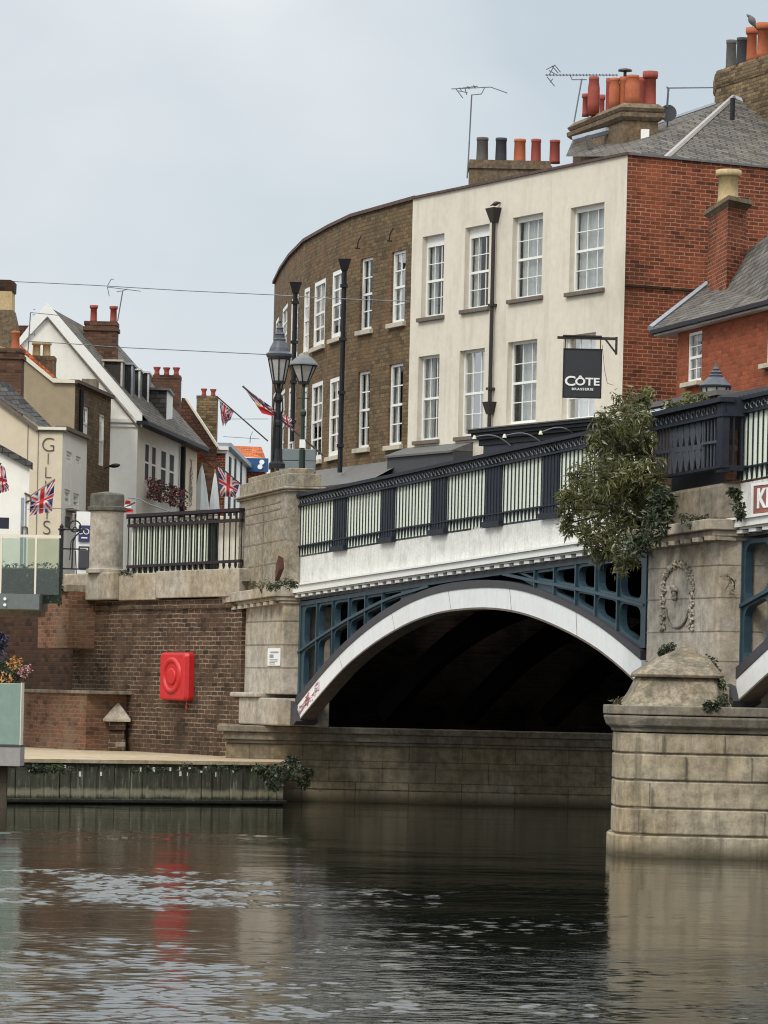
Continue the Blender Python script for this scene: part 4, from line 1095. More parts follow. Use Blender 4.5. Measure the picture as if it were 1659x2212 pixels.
leaves(hb_, pts, .09, 1.8); hb_.build('foliage', 'leaf_dark', hedge, fix=False)
MB().box(gu(-100), gu(127), .7, 1.0, 0, .75).build('twigs', 'bottle_green', hedge)

# black iron gate with a ring
IF = frame((90, 1200, 97), (190, 1200, 97))
ig = thing('iron_gate', 'black iron gate with round ring ornament beside the stone pillar', 'gate', IF)
iu = lambda x, y=1190: IF.u(x, y)
b = MB(); px_ = iu(132)
b.box(px_ - .045, px_ + .045, -.05, .05, IF.z(132, 1262), IF.z(132, 1146)); b.lathe([(.07, 0), (.08, .04), (.04, .06), (.05, .09), (.005, .16)], (px_, 0, IF.z(132, 1146)), 8)
b.path([(px_ - .16, 0, IF.z(132, 1262)), (px_ - .1, 0, IF.z(132, 1240)), (px_, 0, IF.z(132, 1215))], .03, 6)
b.build('gate_post', 'black_iron', ig)
b = MB()
for y in (1144, 1186, 1229): b.box(px_, iu(187), -.015, .015, IF.z(160, y) - .015, IF.z(160, y) + .015)
cx_, cz_ = IF.uz(162, 1137)
ringp = [(cx_ + .125 * math.cos(t * PI / 10), 0, cz_ + .125 * math.sin(t * PI / 10)) for t in range(21)]; b.path(ringp, .018, 6)
ringp = [(cx_ + .05 * math.cos(t * PI / 6), 0, cz_ - .07 + .05 * math.sin(t * PI / 6)) for t in range(13)]; b.path(ringp, .012, 5)
b.build('gate_rails', 'black_iron', ig)
b = MB()
b.path([(iu(156), 0, IF.z(156, 1229)), (iu(157), 0, IF.z(157, 1170)), (iu(162), 0, IF.z(162, 1158)), (iu(176), 0, IF.z(176, 1146))], .018, 5)
b.path([(iu(151), 0, IF.z(151, 1210)), (iu(153), 0, IF.z(153, 1170)), (iu(160), 0, IF.z(160, 1160))], .012, 5)
b.path([(iu(163), 0, IF.z(163, 1190)), (iu(166), 0, IF.z(166, 1240))], .012, 5)
b.build('scroll', 'black_iron', ig)

# quay: path and piling -----------------------------------------------------------
QF = frame((0, 1700, 113), (621, 1700, 108.6))
qz = .86
qe = QF.u(621, 1652)
qa = QF.w(QF.u(-600, 1652), 0, qz); qb = QF.w(qe, 0, qz)
mbq = MB(); T = .07
wl = WF.w(WF.u(-600, 1600), .1, qz); wr_ = WF.w(WF.u(480, 1630), .1, qz)
cor = Vector((AF.p0.x + .2, AF.p0.y - .0, qz)); end2 = Vector((qb.x - .05, AF.p0.y + .0, qz))
top = [qa, qb, end2, cor, wr_, wl]
n = len(top); mbq.add([tuple(p) for p in top] + [(p.x, p.y, qz - T) for p in top], [tuple(range(n)), tuple(range(2 * n - 1, n - 1, -1))] + [(i, i + n, (i + 1) % n + n, (i + 1) % n) for i in range(n)])
tag(mbq.build('quay_path', 'concrete'), kind='structure')
quay = thing('quay_wall', 'mossy timber piled quay wall along the water below the path', 'quay wall', QF)
ql = QF.u(-600, 1700)
MB().box(ql, qe - .06, .1, 3.0, -1, qz - T - .003).build('wall_face', 'timber_pile', quay)
pb_ = MB(); u = QF.u(-40, 1700)
rq = random.Random(3)
while u < qe - .1:
    w = rq.uniform(.14, .34); pb_.box(u, u + w, rq.uniform(.05, .09), .12, -1, qz - T - rq.uniform(.03, .12)); u += w + rq.uniform(.004, .05)
pb_.build('timber_piles', 'timber_pile', quay, bevel=0.015)
MB().box(QF.u(-40, 1700), qe, -.03, .08, .02, .10).build('waling', 'timber_pile', quay, bevel=0.02)
fl = MB(); rq = random.Random(5)
for i in range(16):
    x = QF.u(rq.uniform(300, 440) if i < 8 else rq.uniform(60, 600), 1670); z = qz - rq.uniform(.10, .24)
    fl.box(x, x + rq.uniform(.02, .05), -.012, -.002, z - rq.uniform(.03, .1), z)
fl.build('peeling_paint', 'render_pale', quay)

# ------------------------------------------------------------------ small things on the walls
# lifebuoy cabinet
cu0, cz1 = WF.uz(346, 1411, -.2); cu1, cz0 = WF.uz(399, 1512, -.2)
cab = thing('lifebuoy_cabinet', 'bright red moulded plastic lifebuoy cabinet on the brick wing wall', 'lifebuoy housing', loc=WF.w((cu0 + cu1) / 2, 0, cz0), rot=WF.rot)
cw = (cu1 - cu0) / 2 * 1.0; ch = cz1 - cz0
def rrect(w, h0, h1, c, y, n=6):
    out = []
    for (cx, cz, a0) in ((w - c, h0 + c, -PI / 2), (w - c, h1 - c, 0), (-w + c, h1 - c, PI / 2), (-w + c, h0 + c, PI)):
        for i in range(n):
            a = a0 + PI / 2 * i / (n - 1); out.append((cx + c * math.cos(a), y, cz + c * math.sin(a)))
    return out
MB().loft([rrect(cw * 1.03, -.02, ch + .02, .09, .0), rrect(cw * 1.03, -.02, ch + .02, .09, -.12), rrect(cw * .96, .0, ch, .10, -.20), rrect(cw * .9, .03, ch - .03, .10, -.215)]).build('cover', 'buoy_red', cab, smooth=False)
tor = MB()
def oval(rw, rh, y, n=28, zc=.0): return [(rw * math.cos(2 * PI * i / n), y, ch * .52 + zc + rh * math.sin(2 * PI * i / n)) for i in range(n)]
tor.loft([oval(cw * .74, .40, -.205), oval(cw * .70, .385, -.25), oval(cw * .62, .345, -.262), oval(cw * .54, .30, -.25), oval(cw * .50, .28, -.20)], cap=False)
tor.loft([oval(cw * .36, .19, -.205, zc=-.02), oval(cw * .33, .18, -.245, zc=-.02), oval(cw * .25, .14, -.25, zc=-.02), oval(cw * .06, .06, -.25, zc=-.02)])
tor.build('moulded_ring', 'buoy_red', cab, smooth=True)
MB().path([(cw - .12, -.1, .02), (cw - .10, -.1, -.08), (cw - .14, -.08, -.2), (cw - .2, -.08, -.12)], .01, 5).build('cord', 'buoy_red', cab)
MB().box(-cw, cw, -.02, .35, 0, ch * .9).build('bracket', 'black_iron', cab)

# stone topped post against the wing wall
pu, pzb = WF.uz(273, 1592)
post = thing('capped_stone_post', 'short brick post with pyramid stone cap against the wing wall', 'post', loc=WF.w(pu, -.22, qz))
s_ = .30; zc = WF.z(275, 1556) - qz; zp = WF.z(275, 1519) - qz
MB().loft([[(-s_, -s_, zc - .03), (s_, -s_, zc - .03), (s_, s_, zc - .03), (-s_, s_, zc - .03)], [(-s_ * 1.02, -s_, zc + .02), (s_ * 1.02, -s_, zc + .02), (s_ * 1.02, s_, zc + .02), (-s_, s_, zc + .02)],
           [(-.02, -.02, zp), (.02, -.02, zp), (.02, .02, zp), (-.02, .02, zp)]]).build('pyramid_cap', 'stone_pier', post)
MB().box(-.2, .2, -.2, .2, zc - .22, zc - .03).box(-.17, .17, -.14, .2, zc - .42, zc - .22).box(-.2, .2, -.2, .2, 0, zc - .42).build('shaft', 'dark_brick', post, bevel=0.03)
b = MB(); b.box(-.02, .2, -.23, -.15, .08, .20); b.build('broken_stone', 'stone_ochre', post, bevel=0.03)

# paper notice on the abutment pilaster
nu, nz = p_(593, 1419)
n0 = p_(580, 1419)[0]; n1 = p_(607, 1419)[0]
nz0, nz1 = p_(593, 1438)[1], p_(593, 1400)[1]
no = thing('paper_notice', 'small white paper notice with grey markings on the abutment pilaster', 'notice', BF)
MB().box(n0, n1, PO - .02, PO - .008, nz0, nz1).build('sheet', 'white_paint', no)
q = MB(); rq = random.Random(2)
q.box(n0 + .2, n1 - .12, PO - .025, PO - .021, nz1 - .10, nz1 - .07)
q.box(n0 + .15, n0 + .42, PO - .025, PO - .021, nz1 - .2, nz1 - .13)
for i in range(4): q.box(n0 + .15, n1 - .15 - rq.uniform(0, .2), PO - .025, PO - .021, nz0 + .03 + i * .03, nz0 + .042 + i * .03)
q.build('printed_marks', 'lead', no)

# pale planter and flowers at the left edge (moored pontoon)
NF = frame((0, 1600, 118), (47, 1600, 118))
pn = thing('pale_green_planter', 'tall pale green planter box on a grey pontoon kerb at the left edge', 'planter', NF)
nu_ = lambda x, y=1560: NF.u(x, y)
MB().box(nu_(-120), nu_(43), 0, .5, NF.z(20, 1609), NF.z(20, 1476)).build('box', 'planter', pn, bevel=0.01)
MB().box(nu_(43) + .002, nu_(43) + .02, -.02, .5, NF.z(20, 1609), NF.z(20, 1474)).build('edge_trim', 'render_pale', pn)
kb = thing('pontoon', 'grey landing pontoon end under the planter at the left edge', 'pontoon', NF)
MB().box(nu_(-120), nu_(47), -.12, .7, NF.z(20, 1655), NF.z(20, 1613)).build('fascia', 'concrete_grey', kb, bevel=0.01)
MB().box(nu_(-120), nu_(47), -.13, .7, NF.z(20, 1613), NF.z(20, 1609)).build('deck_edge', 'charcoal', kb)
MB().box(nu_(-6), nu_(14), .2, .45, -1, NF.z(20, 1655)).box(nu_(-80), nu_(-60), .2, .45, -1, NF.z(20, 1655)).build('pile', 'bark', kb)
fw = thing('flower_basket', 'basket of orange and pink flowers above the pale planter', 'flowers', loc=P(10, 1476, 118))
def rel(x, y, s, o): return P(x, y, s) - Vector(o.location)
lf = MB(); leaves(lf, blob(rel(8, 1450, 116.5, fw), (.36, .25, .24), 420), .09, 2.2); leaves(lf, blob(rel(35, 1452, 116.5, fw), (.2, .2, .2), 160), .08, 2.4); lf.build('foliage', 'leaf_dark', fw, fix=False)
for mt, cx, cy, r, k in (('petal_orange', 34, 1432, .15, 90), ('petal_orange', 12, 1464, .16, 50), ('petal_pink', 53, 1447, .14, 80), ('petal_purple', 4, 1415, .13, 60)):
    q = MB(); leaves(q, blob(rel(cx, cy, 117.6, fw), (r, .12, r * .9), k), .05, 1.3); q.build('blossom', mt, fw, fix=False)
tp = thing('petunia_basket', 'dark purple hanging petunias above the orange flowers at the left edge', 'flowers', loc=P(4, 1420, 114))
q = MB(); leaves(q, blob((-.05, 0, .32), (.16, .15, .2), 260), .07, 1.3); q.build('blossom', 'petal_purple', tp, fix=False)
q = MB(); leaves(q, blob((-.05, -.05, .28), (.18, .2, .2), 40), .05, 1.5); q.build('foliage', 'leaf_dark', tp, fix=False)

# ================================================================== BUILDINGS
def box_building(t, L, D, z0, z1, mat, front=True, sides=True, roofm='lead_dark', rz=None, name='wall'):
    """back and side walls and a low roof, so the building is closed"""
    m = MB(); m.quad((0, 0, z0), (0, D, z0), (0, D, z1), (0, 0, z1)); m.quad((L, D, z0), (L, 0, z0), (L, 0, z1), (L, D, z1))
    m.quad((0, D, z0), (L, D, z0), (L, D, z1), (0, D, z1)); o = m.build('side_wall', mat, t, fix=False)
    MB().quad((0, .0, rz or z1 - .3), (L, .0, rz or z1 - .3), (L, D, rz or z1 - .3), (0, D, rz or z1 - .3)).build('flat_roof', roofm, t, fix=False)
    return o

# ---- cream rendered building
CF = frame((886, 700, 84.6), (1350, 590, 93.0))
cream = thing('cream_rendered_building', 'cream rendered three storey building with sash windows and dark shopfront', 'building', CF)
L = CF.L; ztop = CF.z(1363, 333)
zt2 = CF.z(893, 428); print('cream L', L, 'top', ztop, zt2)
ups = [hole(CF, 911, 958, 508, 684), hole(CF, 1003.5, 1055.7, 488, 666), hole(CF, 1106, 1171, 465, 643), hole(CF, 1231, 1303.7, 443, 627)]
los = [hole(CF, 902, 947.5, 768, 951), hole(CF, 991, 1045, 755, 942), hole(CF, 1095, 1158.7, 736, 914), hole(CF, 1215, 1285, 722, 906)]
zu0 = sum(h[2] for h in ups) / 4; zu1 = sum(h[3] for h in ups) / 4; zl0 = sum(h[2] for h in los) / 4; zl1 = sum(h[3] for h in los) / 4
print([tuple(round(a, 2) for a in h) for h in ups], [tuple(round(a, 2) for a in h) for h in los])
fw_ = MB(); wall(fw_, 0, L, 4.5, ztop, ups + los, 0, .2); fw_.build('front_wall', 'render_cream', cream)
for i, h in enumerate(ups):
    sash(cream, *h, y=.16, box=.1 if i < 2 else 0.03, cover=(.35, .3, .95, .97)[i], mir=i >= 2, sill='sill_stone', sillz=.10, cols=3, curtain='curtain')
for i, h in enumerate(los):
    sash(cream, *h, y=.16, cover=(.3, .4, .85, .8)[i], mir=i != 0, sill='sill_stone' if i < 2 else None, cols=3)
# parapet coping
MB().box(-.0, L + .05, -.06, .3, ztop, ztop + .06).build('coping', 'coping', cream)
# side wall in red brick
SF = frame((1350, 590, 93.0), (1659, 590, 91.2))
zr = ztop
rbw = thing('red_brick_side_wall', 'tall red brick flank wall between the cream building and the hipped slate roof', 'wall', SF)
MB().box(0.0, 9, 0.01, .4, 4.5, zr).build('brickwork', 'red_brick', rbw)
MB().box(0.002, 9, -.04, .008, SF.z(1400, 622), SF.z(1400, 617)).build('string_course', 'deep_brown_brick', rbw)
MB().box(-.03, 9, -.05, .35, zr + .001, zr + .05).build('coping', 'lead_dark', rbw)
# closing walls behind the cream front
m = MB(); q0 = (0, 0, 4.5); D_ = 8
m.quad((0, .3, 4.5), (0, D_, 4.5), (0, D_, ztop), (0, .3, ztop)); m.quad((0, D_, 4.5), (L, D_, 4.5), (L, D_, ztop), (0, D_, ztop)); m.build('back_wall', 'chimney_brick', cream, fix=False)
MB().quad((0, .25, ztop - .2), (L - .02, .25, ztop - .2), (L - .02, D_, ztop - .2), (0, D_, ztop - .2)).build('flat_roof', 'lead_dark', cream, fix=False)
# downpipe with hopper
du, dz = CF.uz(1070, 668); zh = CF.z(1077, 450); zf = CF.z(1060, 900)
dp = MB(); dp.path([(du, -.1, zf - .3), (du, -.1, zh - .2)], .05, 8)
dp.loft([[(du - .07, -.16, zh - .35), (du + .07, -.16, zh - .35), (du + .07, -.03, zh - .35), (du - .07, -.03, zh - .35)],
         [(du - .20, -.24, zh), (du + .20, -.24, zh), (du + .20, -.0, zh), (du - .20, -.0, zh)]])
for y in (660, 840): z = CF.z(1068, y); dp.box(du - .08, du + .08, -.17, 0, z - .03, z + .03)
dp.loft([[(du - .07, -.16, zf + .05), (du + .07, -.16, zf + .05), (du + .07, -.03, zf + .05), (du - .07, -.03, zf + .05)],
         [(du - .17, -.22, zf + .35), (du + .17, -.22, zf + .35), (du + .17, -.0, zf + .35), (du - .17, -.0, zf + .35)]])
dp.build('downpipe', 'pipe_brown', cream)
# shopfront: charcoal lean-to part and projecting navy part
su = CF.u(1022, 950); z_f0 = CF.z(940, 972)
sh = MB(); sh.box(-.05, su, -.55, -.001, 4.5, z_f0 - .12); so = sh.build('shopfront', 'charcoal', cream)
MB().prism([(0, 0)], 0, 0) if False else None
tp_ = MB(); tp_.add([(-.1, -.62, z_f0 - .12), (su, -.62, z_f0 - .12), (su, 0, z_f0 + .12), (-.1, 0, z_f0 + .12), (-.1, -.62, z_f0 - .17), (su, -.62, z_f0 - .17), (su, 0, z_f0 - .11), (-.1, 0, z_f0 - .11)],
                    [(0, 1, 2, 3), (7, 6, 5, 4), (0, 4, 5, 1), (1, 5, 6, 2), (3, 7, 4, 0)]); tp_.build('lead_top', 'charcoal_top', so)
s1 = CF.u(1008, 932, ) - .3; PV = -1.0
zc1 = CF.uz(1150, 918, PV)[1]
ua_, ub_ = CF.uz(1010, 935, PV)[0], L + .3
nv = MB(); nv.box(ua_ + .35, ub_, PV + .25, -.002, 4.5, zc1 - .35); no_ = nv.build('shop_fascia', 'navy_board', cream)
cc_ = MB()
for k, (o, dz0, dz1) in enumerate(((0, -.06, 0.02), (.06, -.14, -.06), (.12, -.22, -.14), (.2, -.36, -.22))): cc_.box(ua_ + o, ub_, PV + o, -.003, zc1 + dz0, zc1 + dz1)
cc_.build('shop_cornice', 'black_iron', no_, bevel=0.01)
MB().box(ua_ - .03, ub_, PV - .03, -.003, zc1 + .021, zc1 + .05).build('cornice_lead', 'charcoal_top', no_)
for (xa, ya, xb, yb) in ((1025, 944, 1085, 962), (1090, 941, 1152, 956), (1168, 934, 1225, 938)):
    u1_, z1_ = CF.uz(xb, yb, PV); u2_, z2_ = CF.uz(xa, ya, PV - .4)
    pts = []
    for i in range(9):
        t = i / 8; pts.append((u1_ + (u2_ - u1_) * t, PV + .24 - (.64) * t, z1_ + (z2_ - z1_) * t + .18 * math.sin(PI * t) * (1 - t * .4)))
    o = MB().path(pts, .016, 5).build('sign_lamp', 'steel_grey', cream)
    MB().lathe([(.02, .04), (.04, .0), (.055, -.05), (.02, -.03)], pts[-1], 8).build('lamp_head', 'render_pale', o)
# chimney stack over the cream roof (long one with five pots)
def stackfr(x, y, s): return P(x, y, s)
CKF = frame((1011, 360, 85), (1250, 360, 85))
ck = MB(); zt_s = CKF.z(1050, 345); zb_s = zr - .6
ck.box(CKF.u(1014, 360), CKF.u(1190, 360), 0, .8, zb_s - 1, zt_s - .1).box(CKF.u(1011, 350), CKF.u(1193, 350), -.05, .85, zt_s - .22, zt_s - .12).box(CKF.u(1014, 350), CKF.u(1190, 350), -.01, .82, zt_s - .12, zt_s)
chA = ck.build('chimney', 'stone_chimney', None); chA.location = CKF.p0; chA.rotation_euler = (0, 0, CKF.rot)
def reparent(o, p):
    bpy.context.view_layer.update(); mw = o.matrix_world.copy(); o.parent = p; o.matrix_parent_inverse = Matrix.Identity(4)
    bpy.context.view_layer.update(); o.matrix_local = p.matrix_world.inverted() @ mw
bpy.context.view_layer.update()
reparent(chA, cream)
for (x0, x1, yt, mt) in ((1029, 1055, 297.5, 'pot_grey'), (1070, 1095, 298.5, 'pot_black'), (1110, 1136, 301, 'pot_orange'), (1147, 1169, 301, 'pot_red'), (1187, 1210, 303, 'pot_red')):
    u = CKF.u((x0 + x1) / 2, 320, .4); r = (x1 - x0) / 2 / 85; zt = CKF.z((x0 + x1) / 2, yt, .4)
    pot(chA, (u, .4, zt_s), r, zt - zt_s, mt)
# big stack behind with orange pots
def corner_stack(parent, x_corner, y_top, s, x_left, x_right, ybot, mat, capmat, dirl=(-.45, .89), body_in=.1):
    pass
SA = P(1348, 240, 89)
z_at = P(1348, 222, 89).z
dl = Vector((-.29, .957, 0)); dr = Vector((.99, .12, 0)).normalized()
# long side runs back-left, short side faces the river
lenl = 2.6; lenr = .85
def par(c, a, b, e): 
    c0 = c - dl * e - dr * e; return [c0, c0 + dr * (b + 2 * e), c0 + dr * (b + 2 * e) + dl * (a + 2 * e), c0 + dl * (a + 2 * e)]
def parstack(base, a, b, levels, mat, parent, name='chimney'):
    m = MB()
    for (e0, z0, e1, z1) in levels:
        m.loft([[(p.x, p.y, z0) for p in par(base, a, b, e0)], [(p.x, p.y, z1) for p in par(base, a, b, e1)]])
    o = m.build(name, mat, None); reparent(o, parent); return o
base = Vector((SA.x, SA.y, 0))
# solve left extent
def xpix(p): 
    a = (p.x * CR + (p.z - H) * SR) / p.y * F; return AX + a
def ypix(p):
    return AY - ((p.z - H) * CR - p.x * SR) / p.y * F
for _ in range(90):
    e = base + dl * lenl + Vector((0, 0, z_at)); 
    if xpix(e) > 1240: lenl += .05
for _ in range(60):
    e = base + dr * lenr + Vector((0, 0, z_at))
    if xpix(e) < 1418: lenr += .02
print('stack A', lenl, lenr, z_at)
roofh = thing('hipped_roof_house', 'tall house with grey slate hipped roof rising behind the red brick flank', 'building', loc=(base.x, base.y, 4.5))
bpy.context.view_layer.update()
stA = parstack(base, lenl, lenr, [(0, zr - 1.2, 0, z_at - .42), (.04, z_at - .42, .12, z_at - .34), (.12, z_at - .339, .13, z_at - .24), (.05, z_at - .239, .06, z_at - .2), (.08, z_at - .199, .12, z_at - .12), (.12, z_at - .119, .0, z_at)], 'stone_chimney', roofh)
def potat(parent, x0, x1, yb, yt, s, mt, kind, zb=None):
    c = P((x0 + x1) / 2, yb, s); zt = P((x0 + x1) / 2, yt, s).z; zb = c.z if zb is None else zb
    loc = Vector((c.x, c.y, zb)); bpy.context.view_layer.update()
    return pot(parent, parent.matrix_world.inverted() @ loc, (x1 - x0) / 2 / s, zt - zb, mt, kind)
for (x0, x1, yt, s, mt, kd) in ((1257, 1273, 203, 87.0, 'pot_red', 'roll'), (1269, 1295, 166, 87.2, 'pot_red', 'belly'), (1294, 1307, 205, 86.2, 'pot_red', 'roll'), (1308, 1322, 169, 87.2, 'pot_red', 'plain'), (1315, 1339, 169, 88, 'pot_orange', 'belly'), (1337, 1353, 166, 88.0, 'pot_orange', 'plain'), (1350, 1382, 163, 88.6, 'pot_orange', 'belly'), (1376, 1392, 167, 87.8, 'pot_red', 'plain'), (1388, 1419, 155, 88.4, 'pot_red', 'roll')):
    potat(stA, x0, x1, 226, yt, s, mt, kd, zb=z_at - .03)
cwl = MB(); c = P(1350, 166, 88); zt = P(1350, 151, 88).z
cwl.tube((c.x, c.y, z_at), (c.x, c.y, zt), .04, n=8); cwl.lathe([(.0, zt + .05), (.16, zt + .01), (.18, zt - .03), (.05, zt - .04)], (c.x, c.y, 0), 12)
o = cwl.build('cowl', 'pipe_brown', None); reparent(o, stA)

# roofs above: built as sheets through surveyed corners
def world_poly(pts, name, mat, parent, th=.0):
    m = MB(); m.poly([P(*p) for p in pts]); o = m.build(name, mat, None, fix=False)
    reparent(o, parent); return o
def roof_poly(quads, name, mat, parent):
    m = MB()
    for q in quads: m.poly([P(*p) for p in q])
    o = m.build(name, mat, None, fix=False); reparent(o, parent); return o
zs = 91.5
E0 = (1225, 336, 90.5); E1 = (1363, 326, 92.6); E2 = (1448, 320, 92.6)
RG0 = (1397, 275, 86); PK = (1585, 210, 85); RG1 = (1544, 226, 85.2)
eA, eB, eC = SF.w(0, .3, zr), SF.w(SF.u(1448, 327), .3, zr), SF.w(9, .3, zr)
pk = P(*PK); r1 = P(*RG1); r0 = P(*RG0); w0_ = P(1237, 303, 84.5); wl_ = P(1222, 338, 88); 
def wpoly(quads, name, mat):
    m = MB()
    for q in quads: m.poly([tuple(p) for p in q])
    o = m.build(name, mat, None, fix=False); reparent(o, roofh)
wpoly([(eA, eB, pk), (eA, pk, r1), (eA, r1, r0), (eA, r0, w0_), (eA, w0_, wl_)], 'roof_slope', 'slate')
wpoly([(eB, eC, pk)], 'roof_front', 'slate')
wpoly([(pk, eC, P(1700, 330, 82))], 'roof_back', 'slate')
hp = MB(); 
def ridge(a, b, r, mt, w=None, nm='hip_ridge'):
    m = MB(); pa, pb = P(*a), P(*b); m.tube(pa, pb, r, n=6); o = m.build(nm, mt, None); reparent(o, roofh)
m = MB(); m.tube(eB, pk, .075, n=6); o = m.build('hip_ridge', 'concrete_grey', None); reparent(o, roofh); m = MB(); m.tube(eC, pk, .075, n=6); o = m.build('hip_ridge', 'lead', None); reparent(o, roofh); ridge((1397, 275, 86.2), (1544, 225, 85.4), .06, 'lead')
ridge((1237, 303, 88), (1310, 283, 88), .10, 'lead', nm='flashing'); ridge((1310, 283, 88), (1388, 272, 88), .10, 'lead', nm='flashing')
m = MB(); a = P(1393, 291, 89); m.box(a.x - .1, a.x + .1, a.y - .1, a.y + .1, a.z - .12, a.z + .12); o = m.build('roof_vent', 'white_paint', None); reparent(o, roofh)
m = MB(); a = P(1582, 250, 87.5); m.tube((a.x, a.y, a.z - .1), (a.x, a.y, P(1582, 212, 87.5).z), .06, n=8); o = m.build('flue', 'black_iron', None); reparent(o, roofh)
m = MB(); m.tube(P(1276, 322, 91), P(1269, 293, 91), .07, n=8); o = m.build('flue', 'pot_grey', None); reparent(o, roofh)
# body of that house, behind the flank
m = MB(); a = P(1400, 340, 90); m.box(a.x - 1, a.x + 9, a.y + .6, a.y + 7, 4.5, zr - .1); o = m.build('wall', 'red_brick', None); reparent(o, roofh)
# far right stack
SCs = 84.0
b2 = P(1547, 200, SCs); z_ct = P(1547, 158, SCs).z
tallh = thing('yellow_brick_chimney_house', 'tall yellow brick chimney block with stone band at the top right corner', 'building', loc=(b2.x, b2.y, 4.5))
bpy.context.view_layer.update()
dl = Vector((.05, .998, 0)).normalized(); dr = Vector((.36, -.93, 0)).normalized()
stC = parstack(Vector((b2.x, b2.y, 0)), 1.2, 5.0, [(0, 8, 0, z_ct - .4), (.03, z_ct - .4, .10, z_ct - .3), (.10, z_ct - .299, .10, z_ct - .02), (.06, z_ct - .019, .0, z_ct + .06)], 'yellow_brick', tallh)
bpy.context.view_layer.update()
bC = Vector((b2.x, b2.y, 0))
for (x0, x1, yb, yt, s, mt, kd) in ((1567, 1590, 146, 87, 84.6, 'pot_grey', 'plain'), (1589, 1614, 141, 82, 85.6, 'pot_black', 'plain'), (1610, 1636, 130, 60, 86.6, 'pot_orange', 'roll'), (1632, 1662, 122, 50, 87.6, 'pot_orange', 'roll'), (1661, 1690, 110, 42, 88.8, 'pot_grey', 'roll')):
    t_ = 0.2
    while xpix(bC + dl * .35 + dr * t_ + Vector((0, 0, z_ct))) < (x0 + x1) / 2 and t_ < 6: t_ += .03
    c = bC + dl * .35 + dr * t_; sc_ = F / c.y; r_ = (x1 - x0) / 2 / sc_; zt = P((x0 + x1) / 2, yt, sc_).z
    pot(stC, stC.matrix_world.inverted() @ Vector((c.x, c.y, z_ct + .03)), r_, zt - z_ct - .03, mt, kd)

# chimney breast on the red flank with buff pot
CB = frame((1528, 540, 95.5), (1570, 540, 97.5)); CB2 = frame((1570, 540, 97.5), (1610, 540, 96.5))
cbt = thing('flank_chimney', 'red brick chimney shaft with stone cap and buff pot in front of the red flank', 'chimney', loc=(P(1570, 540, 97.5).x, P(1570, 540, 97.5).y, 6))
bpy.context.view_layer.update()
pA, pB, pC = P(1530, 540, 94.8), P(1571, 540, 97.3), P(1611, 540, 96.6)
pD = pA + (pC - pB)
zt = P(1575, 440, 97).z
def four(e, z):
    c = (pA + pC) / 2; out = []
    for p in (pA, pB, pC, pD):
        d = (p - c); d.z = 0; q = c + d * (1 + e); out.append((q.x, q.y, z))
    return out
m = MB(); m.loft([four(0, 6.5), four(0, zt - .1)]); o = m.build('shaft', 'red_brick', None); reparent(o, cbt)
m = MB(); m.loft([four(.02, zt - .1), four(.30, zt)]); m.loft([four(.32, zt), four(.30, zt + .1)]); m.loft([four(.25, zt + .1), four(-.3, zt + .17)]); o = m.build('stone_cap', 'stone_chimney', None); reparent(o, cbt)
c = (pA + pC) / 2
pt = pot(cbt, cbt.matrix_world.inverted() @ Vector((c.x, c.y, zt + .14)), .27, P(1572, 358, 96.5).z - zt - .14, 'pot_buff', 'roll', 8)

# ---- low orange brick house at the right
OF = frame((1412, 710, 97.0), (1659, 660, 105.5))
oh = thing('orange_brick_house', 'orange brick house with slate hipped roof and white sash windows at the right', 'house', OF)
ow0 = OF.u(1440, 760); oz = OF.z(1500, 712 + 0) if False else OF.z(1412, 712)
L2 = OF.L + 6
h1 = hole(OF, 1463, 1492, 716, 824); h2 = (OF.u(1632, 740), OF.u(1632, 740) + 1.35, OF.z(1650, 782), OF.z(1650, 684))
wv0 = .25
m = MB(); wall(m, ow0, L2, 4.5, oz - .12, [h1, h2], wv0, .12); m.build('front_wall', 'orange_brick', oh, fix=False)
m = MB(); m.quad((ow0, wv0, 4.5), (ow0 - .0, 3.5, 4.5), (ow0, 3.5, oz), (ow0, wv0, oz)); m.build('side_wall', 'red_brick', oh, fix=False)
sash(oh, *h1, y=wv0 + .04, cols=2, rows=4, cover=.4, sill='sill_pale', sillp=-.1, sillz=.1)
sash(oh, *h2, y=wv0 + .04, cols=3, rows=4, cover=.5, sill='sill_pale', sillp=-.1, sillz=.1)
# roof
rp0 = OF.w(-.1, 0, oz); rp1 = OF.w(L2, 0, oz)
gb = MB(); gb.box(-.1, L2, -.06, .05, oz - .10, oz - .01); gb.build('gutter', 'black_iron', oh)
gb = MB(); gb.box(-.1, L2, .05, .6, oz - .14, oz - .04); gb.build('eaves_board', 'white_iron', oh)
roof_poly([[(1408, 712, 97), (1659, 650, 105.5), (1900, 590, 115), (1900, 440, 104), (1659, 508, 98), (1613, 543, 95.5), (1527, 616, 93.6)]], 'roof', 'slate', oh)
ridge2 = MB(); ridge2.tube(P(1405, 710, 96.6), P(1528, 614, 93.8), .08, n=5); o = ridge2.build('flashing', 'lead', None); reparent(o, oh)
ridge2 = MB(); ridge2.tube(P(1540, 668, 97.2), P(1613, 622, 98), .10, n=5); ridge2.tube(P(1527, 680, 98), P(1600, 660, 100), .05, n=5); o = ridge2.build('flashing', 'lead', None); reparent(o, oh)
